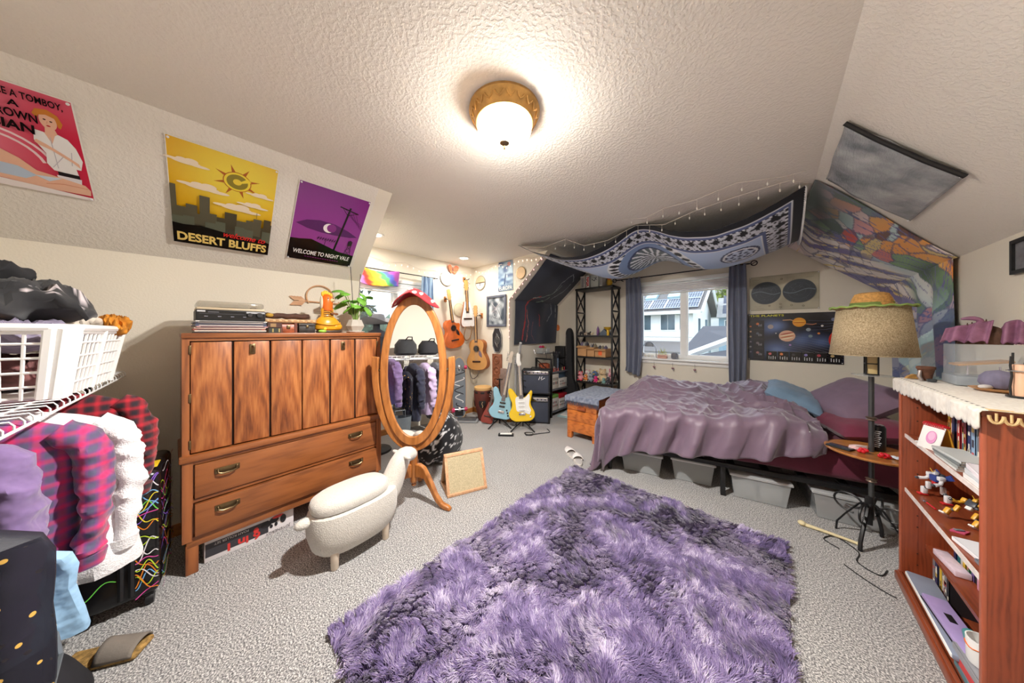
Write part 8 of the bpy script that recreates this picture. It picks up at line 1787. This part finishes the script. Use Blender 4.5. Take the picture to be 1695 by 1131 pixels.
lights('fairy lights looped on the ceiling in front of the sun tapestry', [(-1.05, 2.70, 2.434), (-0.86, 2.72, 2.40), (-0.70, 2.70, 2.434), (-0.45, 2.62, 2.40), (-0.20, 2.60, 2.434), (0.05, 2.66, 2.41), (0.16, 2.72, 2.434)], 9, m_off, drop=0.05)
lights('fairy lights along the top of the dormer window wall', [(XD+0.02, 1.30, 2.32), (XD+0.02, 1.55, 2.27), (XD+0.02, 1.80, 2.31), (XD+0.02, 2.05, 2.25), (XD+0.02, 2.30, 2.28), (XD+0.02, 2.55, 2.22), (XD+0.02, 2.80, 2.32), (XD+0.03, 3.0, 2.36)], 20, drop=0.03)
lights('fairy lights along the top of the guitar wall', [(-3.70, YD1-0.012, 2.40), (-3.45, YD1-0.012, 2.35), (-3.2, YD1-0.012, 2.42), (-2.95, YD1-0.012, 2.36), (-2.7, YD1-0.012, 2.42), (-2.45, YD1-0.012, 2.38), (-2.26, YD1-0.012, 2.40)], 18, drop=0.03)
lights('pink string lights running down the edge of the dark tapestry', [(-2.25, YD1-0.016, 2.375), (-2.42, YD1-0.016, 2.23), (-2.58, YD1-0.016, 2.095), (-2.74, YD1-0.016, 1.96), (-2.885, YD1-0.016, 1.835), (-2.886, YD1-0.016, 1.55), (-2.886, YD1-0.016, 1.25)], 16, m_slp, 0.008, M('plum_cord', (128, 60, 66), 0.7))

# ================================================================== small metal shelf and what it holds
FX, FY = -2.865, 3.66; FW, FD, FH = 0.30, 0.52, 0.93      # x extent, y extent, height
sf = thing('metal_shelf', 'low black metal shelf with cross braces beside the amplifiers', 'shelf', (FX, FY, 0))
for y in (0.0, FD):
    for x in (0.0, FW): G().rbox((x, y, FH/2), (0.026, 0.026, FH), 0.002).build('post', m_black, sf)
    G().rbox((FW/2, y, FH-0.013), (FW, 0.026, 0.026), 0.002).build('end_rail', m_black, sf)
    for z0, z1 in ((0.10, 0.50), (0.52, 0.90)): G().tube([(0, y, z0), (FW, y, (z0+z1)/2), (0, y, z1)], 0.009, 4).build('brace', m_black, sf)
for z in (0.07, 0.42, 0.70): G().rbox((FW/2, FD/2, z), (FW, FD, 0.022), 0.002).build('shelf_board', M('grey_board_metal', (96, 98, 104), 0.5), sf)
def fp(x, y, z): return (FX+x, FY+y, z)
def boxg(name, label, loc, size, c, marks, cat='game box', rz=0.0, group=None):
    t = thing(name, label, cat, loc, rz, group); w_, d_, h_ = size; cc = tuple(c)
    G().rbox((0, 0, h_*0.38), (w_*0.985, d_*0.985, h_*0.75), 0.002).build('tray', M('box_%d_%d_%d' % cc, cc, 0.5, var=0.04), t); G().rbox((0, 0, h_*0.60), (w_, d_, h_*0.79), 0.002).build('lid', M('box_%d_%d_%d' % cc, cc, 0.5, var=0.04), t)
    A = Art(); rnd = random.Random(len(label)); 
    for k in range(marks):
        x = -d_*0.42+d_*0.84*(k % 5)/5; A.rect(x, h_*(0.3+0.28*(k//5)), x+d_*0.09, h_*(0.3+0.28*(k//5))+h_*0.17, rnd.choice([(60, 60, 66), (120, 110, 90), (160, 60, 60), (90, 100, 110)]))
    if marks: A.build('printed_side', m_print, t, flat=True).matrix_local = Matrix.Translation((w_/2+0.0006, 0, 0)) @ Matrix.Rotation(R(90), 4, 'Z') @ Matrix.Rotation(R(90), 4, 'X')
    return t
boxg('game_box', 'tall white box on the upper board of the metal shelf', fp(0.15, 0.13, 0.4325), (0.26, 0.22, 0.24), (226, 222, 214), 10)
boxg('game_box', 'white box with small pictures at the far end of the metal shelf', fp(0.15, 0.375, 0.4325), (0.26, 0.24, 0.15), (220, 218, 214), 8)
boxg('game_box', 'blue-grey box on top of the far white box', fp(0.14, 0.37, 0.5845), (0.22, 0.20, 0.09), (70, 92, 116), 0)
boxg('game_box', 'white drawer-like box on the bottom board of the metal shelf', fp(0.15, 0.13, 0.0825), (0.26, 0.22, 0.20), (214, 210, 206), 9)
boxg('game_box', 'white printed box at the far end of the bottom board', fp(0.15, 0.375, 0.0825), (0.26, 0.24, 0.17), (210, 208, 208), 10)
boxg('game_box', 'lime green box laid across the bottom boxes', fp(0.15, 0.13, 0.2835), (0.26, 0.21, 0.05), (124, 176, 84), 3)
boxg('game_box', 'crimson box lying beside the lime green box', fp(0.15, 0.375, 0.2535), (0.26, 0.24, 0.07), (166, 34, 48), 0)
t = thing('teal_folder', 'pale teal folders on the floor under the metal shelf edge', 'folder', (-2.45, 3.98, 0), R(10)); G().rbox((0, 0, 0.010), (0.22, 0.40, 0.018), 0.003).build('cover', M('pale_teal', (164, 196, 200), 0.5), t); G().rbox((0.02, 0, 0.026), (0.20, 0.34, 0.010), 0.003).build('paper', m_white, t)
t = thing('round_basket', 'reddish woven round box on the top of the metal shelf', 'basket', fp(0.09, 0.10, 0.712)); G().lathe([(0.001, 0), (0.080, 0), (0.088, 0.03), (0.086, 0.11), (0.080, 0.12), (0.075, 0.11), (0.074, 0.02), (0.001, 0.01)], 24).build('body', M('red_wicker', (170, 84, 52), 0.7, var=0.25, scale=40, bump=0.5), t)
for k in range(10): a = TAU*k/10; G().cyl((0.087*math.cos(a), 0.087*math.sin(a), 0.01), (0.087*math.cos(a), 0.087*math.sin(a), 0.112), 0.005, n=6).build('stave', M('dark_wicker', (120, 56, 36), 0.7), t)
t = thing('toy_castle', 'grey and black toy castle tower on the metal shelf', 'toy castle', fp(0.16, 0.34, 0.712))
G().lathe([(0.06, 0), (0.05, 0.02), (0.042, 0.20), (0.055, 0.24), (0.055, 0.27), (0.045, 0.27), (0.045, 0.25), (0.001, 0.25)], 16).build('tower', M('castle_black', (46, 48, 54), 0.8, var=0.2, scale=40), t)
for k in range(8): a = TAU*k/8; G().lathe([(0.010, 0), (0.008, 0.02), (0.001, 0.045)], 6, (0.05*math.cos(a), 0.05*math.sin(a), 0.268)).build('spike', M('castle_black', (46, 48, 54), 0.8), t)
G().rbox((0.044, -0.01, 0.11), (0.012, 0.04, 0.18), 0.003).build('stone_face', M('castle_blue', (112, 128, 150), 0.8, var=0.4, scale=50), t); G().rbox((-0.02, 0.06, 0.06), (0.05, 0.05, 0.12), 0.004).build('side_turret', M('castle_grey', (90, 92, 98), 0.8), t)
for k in range(7):
    c, nm = (((178, 40, 40), 'dark red'), ((206, 72, 66), 'bright red'), ((150, 46, 46), 'brick red'), ((214, 120, 120), 'pink'), ((60, 60, 66), 'black'), ((200, 170, 110), 'tan'), ((190, 50, 60), 'cherry red'))[k]
    t = thing('game_figure', nm+' playing piece in the row along the metal shelf front', 'game piece', fp(0.265, 0.06+k*0.062, 0.712), group='playing pieces on the metal shelf'); G().lathe([(0.012, 0), (0.013, 0.006), (0.006, 0.014), (0.008, 0.03), (0.005, 0.036)], 10).build('body', M('piece_%d' % k, c, 0.5), t); G().ell((0, 0, 0.044), 0.009, 8, 6).build('head', M('piece_%d' % k, c, 0.5), t)
t = thing('skull_ornament', 'small grey skull behind the playing pieces', 'ornament', fp(0.20, 0.215, 0.712)); G().ell((0, 0, 0.042), (0.030, 0.026, 0.032)).build('cranium', M('bone_grey', (150, 146, 140), 0.6), t); G().rbox((0.015, 0, 0.012), (0.03, 0.032, 0.022), 0.006).build('jaw', M('bone_grey', (150, 146, 140), 0.6), t)
for s in (-1, 1): G().ell((0.026, 0.010*s, 0.040), 0.007, 8, 6).build('eye_socket', m_bplas, t)
# wall rack with terrarium above the shelf
t = thing('wire_rack', 'chrome wire rack on the knee wall above the metal shelf', 'rack', (-2.88, 3.62, 1.00))
for k in range(5): G().cyl((0.02+0.045*k, 0, 0), (0.02+0.045*k, 0.34, 0), 0.003, n=6).build('bar', m_chrome, t)
for y in (0, 0.34): G().tube([(0.0, y, 0.06), (0.02, y, 0.0), (0.21, y, 0.0), (0.21, y, 0.03)], 0.004, 6).build('side_bar', m_chrome, t)
for y in (0.05, 0.17, 0.29): G().tube([(0.20, y, 0), (0.22, y, -0.04), (0.20, y+0.02, -0.09)], 0.004, 6).build('hook', m_bplas, t)
t = thing('specimen_tank', 'small clear tank with pink tops on the chrome rack', 'tank', (-2.775, 3.72, 1.0045)); G().rbox((0, 0, 0.045), (0.13, 0.20, 0.088), 0.003).build('tank', glassy('tank_glass', (210, 216, 220), 0.05, 0.35), t)
for k, c in enumerate(((206, 40, 110), (196, 44, 60), (214, 190, 120))): G().ell((0, -0.06+k*0.06, 0.105 if k < 2 else 0.08), (0.026, 0.026, 0.020)).build('knob_top', M('tank_top_%d' % k, c, 0.4), t)
# gig bag and case by the gable wall
t = thing('gig_bag', 'tall black guitar gig bag leaning beside the black shelf', 'gig bag', (-2.57, 4.22, 0), R(10)); t.scale = (0.82, 1, 1)
o = G().prism(catmull([(-0.17, 0.02), (-0.19, 0.25), (-0.14, 0.46), (-0.085, 0.60), (-0.07, 1.20), (-0.06, 1.36), (0.0, 1.42), (0.06, 1.36), (0.07, 1.20), (0.085, 0.60), (0.14, 0.46), (0.19, 0.25), (0.17, 0.02), (0, 0.0)], 4), -0.07, 0.05, 'y').build('bag', M('black_nylon', (26, 26, 30), 0.75), t, ang=60); b = o.modifiers.new('edge', 'BEVEL'); b.width = 0.025; b.segments = 3; b.limit_method = 'ANGLE'; b.angle_limit = R(60)
G().tube([(-0.16, -0.072, 0.06), (-0.12, -0.074, 0.45), (-0.05, -0.074, 0.65), (-0.045, -0.074, 1.30)], 0.005, 5).build('zip', m_chrome, t)
t = thing('speaker_case', 'black box speaker standing between the metal shelf and the gig bag', 'speaker', (-2.785, 4.305, 0)); G().rbox((0, 0, 0.55), (0.20, 0.16, 1.10), 0.010).build('cabinet', m_bplas, t); G().rbox((0, -0.082, 0.55), (0.16, 0.006, 1.02), 0.004).build('grille', M('dark_grille', (36, 36, 40), 0.9), t); G().b2((-0.02, -0.087, 0.98), (0.02, -0.0855, 0.995)).build('badge', m_chrome, t)
disc('small orange flower disc on the knee wall corner', Matrix.Translation((XL2+0.001, 4.33, 1.43)) @ Matrix.Rotation(R(90), 4, 'Z') @ Matrix.Rotation(R(90), 4, 'X'), 0.05, M('orange_disc', (226, 124, 60), 0.6), M('orange_rim', (206, 100, 50), 0.6))

# ================================================================== tall black shelf
TX0, TX1, TY0, TY1, TH2 = -2.385, -1.765, 4.10, 4.385, 2.06
ts = thing('tall_shelf', 'tall black open shelf with cross-braced sides in the corner', 'shelf', (TX0, TY0, 0)); TWd, TDp = TX1-TX0, TY1-TY0
for x in (0.012, TWd-0.012):
    for y in (0.012, TDp-0.012): G().rbox((x, y, TH2/2), (0.024, 0.024, TH2), 0.002).build('post', m_black, ts)
    for z0, z1 in ((0.10, 0.53), (0.56, 0.93), (0.97, 1.27), (1.31, 1.66), (1.68, 2.02)):
        G().tube([(x, 0.012, z0), (x, TDp-0.012, z1)], 0.013, 4).build('cross_brace', m_black, ts); G().tube([(x, 0.012, z1), (x, TDp-0.012, z0)], 0.013, 4).build('cross_brace', m_black, ts)
    for z in (1.67,): G().rbox((x, TDp/2, z), (0.022, TDp, 0.022), 0.002).build('side_rail', m_black, ts)
for z in (0.08, 0.54, 0.945, 1.285): G().rbox((TWd/2, TDp/2, z), (TWd-0.026, TDp-0.006, 0.026), 0.003).build('shelf_board', m_black, ts)
G().rbox((TWd/2, TDp/2, TH2-0.016), (TWd+0.02, TDp+0.01, 0.032), 0.003).build('top_board', m_black, ts)
def tp(x, y, z): return (TX0+x, TY0+y, z)
for k, (x, w_, c, nm) in enumerate(((0.11, 0.09, (206, 204, 200), 'grey spined'), (0.195, 0.06, (236, 236, 234), 'white box with red NASA lettering'), (0.315, 0.13, (206, 214, 208), 'pale green print'), (0.42, 0.05, (216, 216, 212), 'narrow white'))):
    t = thing('art_box', (nm+' box' if 'box' not in nm else nm)+' on the tall shelf top', 'box', tp(x, 0.10, TH2+0.0008), group='boxes on the tall shelf'); G().rbox((0, 0, 0.10), (w_-0.004, 0.14, 0.20), 0.003).build('box', M('artbox_%d' % k, c, 0.5), t)
    A = Art()
    if k == 1: A.text('NASA', 0.0, 0.0, 0.06, (206, 52, 44), 0.003, rot=-PI/2, fit=0.15); A.T = Matrix()
    elif k == 2: A.line([(-0.045, 0.03), (0.0, 0.0), (0.035, 0.06)], 0.014, (70, 76, 84)); A.line([(-0.01, 0.06), (0.045, 0.01)], 0.010, (120, 128, 130))
    else: A.rect(-0.02, -0.08, 0.02, 0.07, (150, 150, 152))
    A.build('printed_side', m_print, t, flat=True).matrix_local = Matrix.Translation((-0.014 if k == 1 else 0, -0.0708, 0.10)) @ Matrix.Rotation(R(90), 4, 'X')
t = thing('yellow_plush', 'orange-yellow patterned toy at the end of the tall shelf top', 'toy', tp(0.53, 0.10, TH2+0.0008)); G().ell((0, 0, 0.055), (0.045, 0.04, 0.055)).build('body', M('yellow_patch', (220, 170, 50), 0.8, var=0.5, scale=20), t); G().ell((0, -0.01, 0.125), (0.035, 0.03, 0.032)).build('head', M('orange_patch', (206, 110, 46), 0.8, var=0.3, scale=20), t)
# figures on the upper board
figs = [((60, 58, 62), 'black', 0.07, 0.07), ((190, 170, 150), 'cream', 0.135, 0.05), ((56, 52, 54), 'charcoal', 0.20, 0.055), ((206, 190, 160), 'sandy', 0.255, 0.045), ((150, 120, 90), 'brown', 0.10, 0.04)]
for k, (c, nm, x, h) in enumerate(figs):
    t = thing('small_figurine', nm+' small animal figurine on the upper board of the tall shelf', 'figurine', tp(x, 0.07+0.05*(k == 4), 1.2988), group='animal figurines on the tall shelf'); m_ = M('fig_%d' % k, c, 0.6); G().ell((0, 0, h*0.55), (h*0.55, h*0.35, h*0.32)).build('body', m_, t); G().ell((h*0.5, -0.004, h*0.95), (h*0.25, h*0.22, h*0.22)).build('head', m_, t)
    for s in (-1, 1):
        for q in (-1, 1): G().cyl((h*0.3*s, h*0.18*q, 0), (h*0.3*s, h*0.18*q, h*0.4), h*0.09, n=6).build('leg', m_, t)
t = thing('crystal_point', 'purple crystal point on the upper board of the tall shelf', 'crystal', tp(0.34, 0.10, 1.2988)); G().lathe([(0.022, 0), (0.026, 0.03), (0.022, 0.10), (0.001, 0.15)], 6).build('crystal', M('purple_crystal', (112, 74, 130), 0.25), t); G().ell((0.02, 0, 0.02), (0.02, 0.02, 0.02)).build('matrix_rock', M('fig_0', (60, 58, 62), 0.6), t)
t = thing('tent_model', 'grey-blue tent shaped model on the upper board of the tall shelf', 'model', tp(0.44, 0.15, 1.2988)); G().prism([(-0.10, 0), (0.10, 0), (0.0, 0.10)], -0.06, 0.06, 'y').build('canvas', M('slate_canvas', (96, 106, 120), 0.8), t); G().cyl((0, -0.07, 0.10), (0, 0.07, 0.10), 0.004, n=6).build('ridge_pole', m_oakV, t)
t = thing('gold_bowl', 'golden yellow bowl beside the tent shaped model', 'bowl', tp(0.52, 0.07, 1.2988)); G().lathe([(0.02, 0), (0.022, 0.06), (0.02, 0.08), (0.05, 0.10), (0.068, 0.13), (0.064, 0.13), (0.04, 0.105), (0.001, 0.09)], 24).build('bowl', M('gold_yellow', (222, 176, 50), 0.35, 0.3), t); G().ell((0, 0, 0.115), (0.04, 0.04, 0.012)).build('contents', M('fig_3', (206, 190, 160), 0.6), t)
# cardboard boxes on the middle board
for k, (x, w_, nm) in enumerate(((0.10, 0.16, 'open cardboard box at the left of the middle board'), (0.255, 0.12, 'cardboard box in the centre of the middle board'), (0.415, 0.17, 'wide cardboard box with an orange sticker on the middle board'))):
    t = thing('cardboard_box', nm, 'cardboard box', tp(x, 0.12, 0.9585), group='cardboard boxes on the tall shelf'); h = 0.17-0.02*k
    for a, b in (((-w_/2, -0.10, 0), (w_/2, -0.096, h)), ((-w_/2, 0.096, 0), (w_/2, 0.10, h)), ((-w_/2, -0.096, 0), (-w_/2+0.004, 0.096, h)), ((w_/2-0.004, -0.096, 0), (w_/2, 0.096, h)), ((-w_/2, -0.10, 0), (w_/2, 0.10, 0.004))): G().b2(a, b).build('side', m_card, t)
    f = G().b2((-w_/2, -0.05, -0.002), (w_/2, 0, 0.002)).build('flap', m_card, t); f.location = (0, -0.10, h); f.rotation_euler = (R(35), 0, 0)
    if k == 2: G().b2((-0.03, -0.1015, 0.03), (0.03, -0.1002, 0.11)).build('sticker', M('orange_sticker', (236, 106, 50), 0.5), t)
    for j in range(3): 
        c = ((130, 120, 150), (200, 196, 190), (90, 90, 100), (170, 160, 140))[(j+k) % 4]; tt = thing('packed_item', ('lilac', 'white', 'dark', 'tan')[(j+k) % 4]+' bundle poking out of the '+nm.split(' on')[0].split(' in the')[0].split(' at')[0], 'bundle', tp(x-w_*0.28+j*w_*0.28, 0.12, 0.965+h*0.4)); blob(G(), [(0, w_*0.06, 0.04), (h*0.3, w_*0.12, 0.06), (h*0.75, w_*0.10, 0.05), (h*0.86, w_*0.04, 0.02)], 14).build('bundle', M('bundle_%d_%d_%d' % c, c, 0.8), tt); G().ell((0, 0, h*0.86), (w_*0.05, 0.02, 0.012)).build('knot', M('bundle_%d_%d_%d' % c, c, 0.8), tt)
# plush toys
def plush(label, x, y, z, s, c, c2, ears='round', rz=0.0):
    t = thing('plush_toy', label, 'plush toy', tp(x, y, z), rz, 'plush toys on the tall shelf'); cc = lambda q: M('plush_%d_%d_%d' % q, q, 0.95, var=0.12, scale=40, sheen=0.3)
    G().ell((0, 0, s*0.42), (s*0.40, s*0.34, s*0.42)).build('body', cc(c), t); h = G().ell((0, -s*0.10, s*0.98), (s*0.34, s*0.32, s*0.30)).build('head', cc(c), t); G().ell((0, -s*0.38, s*0.90), (s*0.14, s*0.10, s*0.10)).build('muzzle', cc(c2), t)
    for q in (-1, 1):
        if ears == 'round': G().ell((s*0.24*q, -s*0.05, s*1.24), (s*0.11, s*0.06, s*0.11)).build('ear', cc(c2), t)
        elif ears == 'long': G().ell((s*0.14*q, -s*0.05, s*1.45), (s*0.08, s*0.05, s*0.24)).build('ear', cc(c2), t)
        G().ell((s*0.38*q, -s*0.16, s*0.52), (s*0.13, s*0.16, s*0.12)).build('arm', cc(c), t); G().ell((s*0.24*q, -s*0.34, s*0.12), (s*0.13, s*0.20, s*0.12)).build('foot', cc(c2), t); G().ell((s*0.12*q, -s*0.38, s*1.04), s*0.035, 6, 5).build('eye', m_bplas, t)
PZ = 0.5538
for a in (('pink plush with a red nose at the left front of the plush shelf', 0.06, 0.06, PZ, 0.115, (222, 150, 160), (206, 40, 60), 'round'), ('white plush cat standing behind the pink plush', 0.13, 0.17, PZ, 0.13, (226, 220, 214), (214, 150, 160), 'round'), ('orange plush fox near the left of the plush shelf', 0.15, 0.07, PZ, 0.085, (214, 130, 60), (236, 214, 186), 'round'),
          ('grey plush elephant in the plush row', 0.235, 0.07, PZ, 0.10, (150, 160, 172), (120, 132, 146), 'round'), ('blue plush bear behind the grey elephant', 0.255, 0.18, PZ, 0.13, (88, 112, 150), (200, 170, 90), 'round'), ('magenta plush ball creature in the middle of the plush shelf', 0.325, 0.065, PZ, 0.08, (222, 40, 120), (236, 90, 150), 'none'),
          ('large cream plush bear right of centre on the plush shelf', 0.415, 0.12, PZ, 0.165, (214, 190, 150), (190, 160, 120), 'round'), ('pale pink plush rabbit at the right end of the plush shelf', 0.53, 0.16, PZ, 0.135, (226, 176, 180), (200, 120, 140), 'long'), ('dark plush cat at the right front of the plush shelf', 0.535, 0.05, PZ, 0.085, (60, 56, 64), (120, 110, 118), 'round'), ('teal plush turtle at the front right of the plush shelf', 0.470, 0.035, PZ, 0.07, (110, 150, 150), (150, 180, 160), 'none')):
    plush(*a)
t = thing('pink_ball', 'hot pink round plush ball on the chest side of the tall shelf', 'plush ball', tp(0.55, -0.055, 0.50)); G().ell((0, 0, 0.0), (0.055, 0.05, 0.055)).build('ball', M('hot_pink', (232, 40, 130), 0.9), t); G().ell((0.0, -0.048, 0.0), (0.02, 0.008, 0.02)).build('patch', M('light_pink', (240, 130, 180), 0.9), t); t.location = tp(0.50, 0.035, 0.150)
# books on the low board
seq = ['maroon', 'white', 'dark blue', 'pink', 'grey', 'teal', 'white', 'black', 'yellow', 'green']
rnd = random.Random(77); x = 0.035
for k, c in enumerate(seq):
    th = rnd.uniform(0.018, 0.03); h = rnd.uniform(0.19, 0.25); M4 = Matrix.Translation(tp(x, 0.06, 0.0938)) @ Matrix.Rotation(R(90), 4, 'Z') @ Matrix(((0, 1, 0, 0), (0, 0, 1, 0), (1, 0, 0, 0), (0, 0, 0, 1))) @ Matrix.Translation((h/2, 0.08, -th))
    book('book', '%s book low on the tall shelf %s' % (c, ('beside the '+seq[k-1]+' one') if k else 'at its left end'), hues[c], (h, 0.16, th), M4, 'books low on the tall shelf'); x += th+0.003

# ================================================================== cedar chest with blanket
CX, CY, CRZ = -1.945, 3.13, R(1)
ch = thing('cedar_chest', 'low orange cedar chest at the foot of the bed', 'chest', (CX, CY, 0), CRZ)
m_ced = wood('cedar', (206, 120, 56), (140, 64, 26), (1.2, 1.2, 7), 3.5, 0.3, 0.5); CWd, CDp, CHt = 0.40, 0.80, 0.53
for k in range(3): G().rbox((CWd/2, CDp/2, 0.085+0.14*k+0.069), (CWd, CDp, 0.137), 0.004).build('plank_course', m_ced, ch)
G().rbox((CWd/2, CDp/2, CHt-0.016), (CWd+0.02, CDp+0.02, 0.030), 0.005).build('lid', m_ced, ch)
for x in (0.03, CWd-0.03):
    for y in (0.03, CDp-0.03): G().rbox((x, y, 0.043), (0.06, 0.06, 0.085), 0.005).build('foot', m_ced, ch)
G().rbox((CWd*0.52, -0.014, 0.395), (0.11, 0.028, 0.040), 0.008).build('handle', M('dark_cedar', (150, 76, 40), 0.35), ch)
CM = Matrix.Translation((CX, CY, 0)) @ Matrix.Rotation(CRZ, 4, 'Z')
def bl_pos(u, v):
    x = lerp(-0.06, CWd+0.04, u); y = lerp(-0.075, CDp+0.02, v); z = CHt+0.010+0.006*nz(u*5, v*7, 2)
    if y < -0.015: z -= (-0.015-y)*1.1; y = -0.018-0.006*math.sin(u*20)
    if x < -0.012: z -= (-0.012-x)*1.2; x = -0.018
    return (x, y, z)
t = thing('throw_blanket', 'blue-grey fringed blanket spread on the cedar chest', 'blanket'); t.matrix_world = CM
o = G().grid(bl_pos, 50, 60, lambda u, v: mixc(lin((92, 102, 124)), lin((150, 158, 176)), max(0, min(1, 0.5+0.9*nz(u*18, v*30, 4))))).build('cloth', m_cloth, t); solid(o, 0.006)
g = G()
for k in range(60):
    u = k/59; p = Vector(bl_pos(u, 0.0)); g.tube([p, p+Vector((random.uniform(-.006, .006), -0.006, -0.02)), p+Vector((random.uniform(-.01, .01), -0.004, -0.05))], [0.003, 0.003, 0.001], 4)
o = g.build('fringe', M('slate_fringe', (72, 80, 98), 0.95), t); o['kind'] = 'stuff'
t = thing('tan_pillow_toy', 'tan plush lying on the floor between the chest and the shelves', 'plush toy', (-2.12, 3.80, 0)); G().ell((0, 0, 0.13), (0.13, 0.16, 0.13)).build('body', M('tan_plush', (206, 178, 136), 0.95, sheen=0.3), t); G().ell((0.02, -0.15, 0.17), (0.07, 0.05, 0.06)).build('face', M('cream_plush', (226, 206, 170), 0.95), t)
for s in (-1, 1): G().ell((0.02+0.03*s, -0.195, 0.18), 0.008, 6, 5).build('eye', m_bplas, t)
t = thing('white_carton', 'white flat carton lying beside the cedar chest', 'box', (-2.10, 4.02, 0), R(8)); G().rbox((0, 0, 0.20), (0.30, 0.14, 0.40), 0.004).build('carton', M('white_card', (226, 220, 222), 0.6), t); G().rbox((0, -0.002, 0.38), (0.305, 0.145, 0.05), 0.003).build('lid', m_white, t)
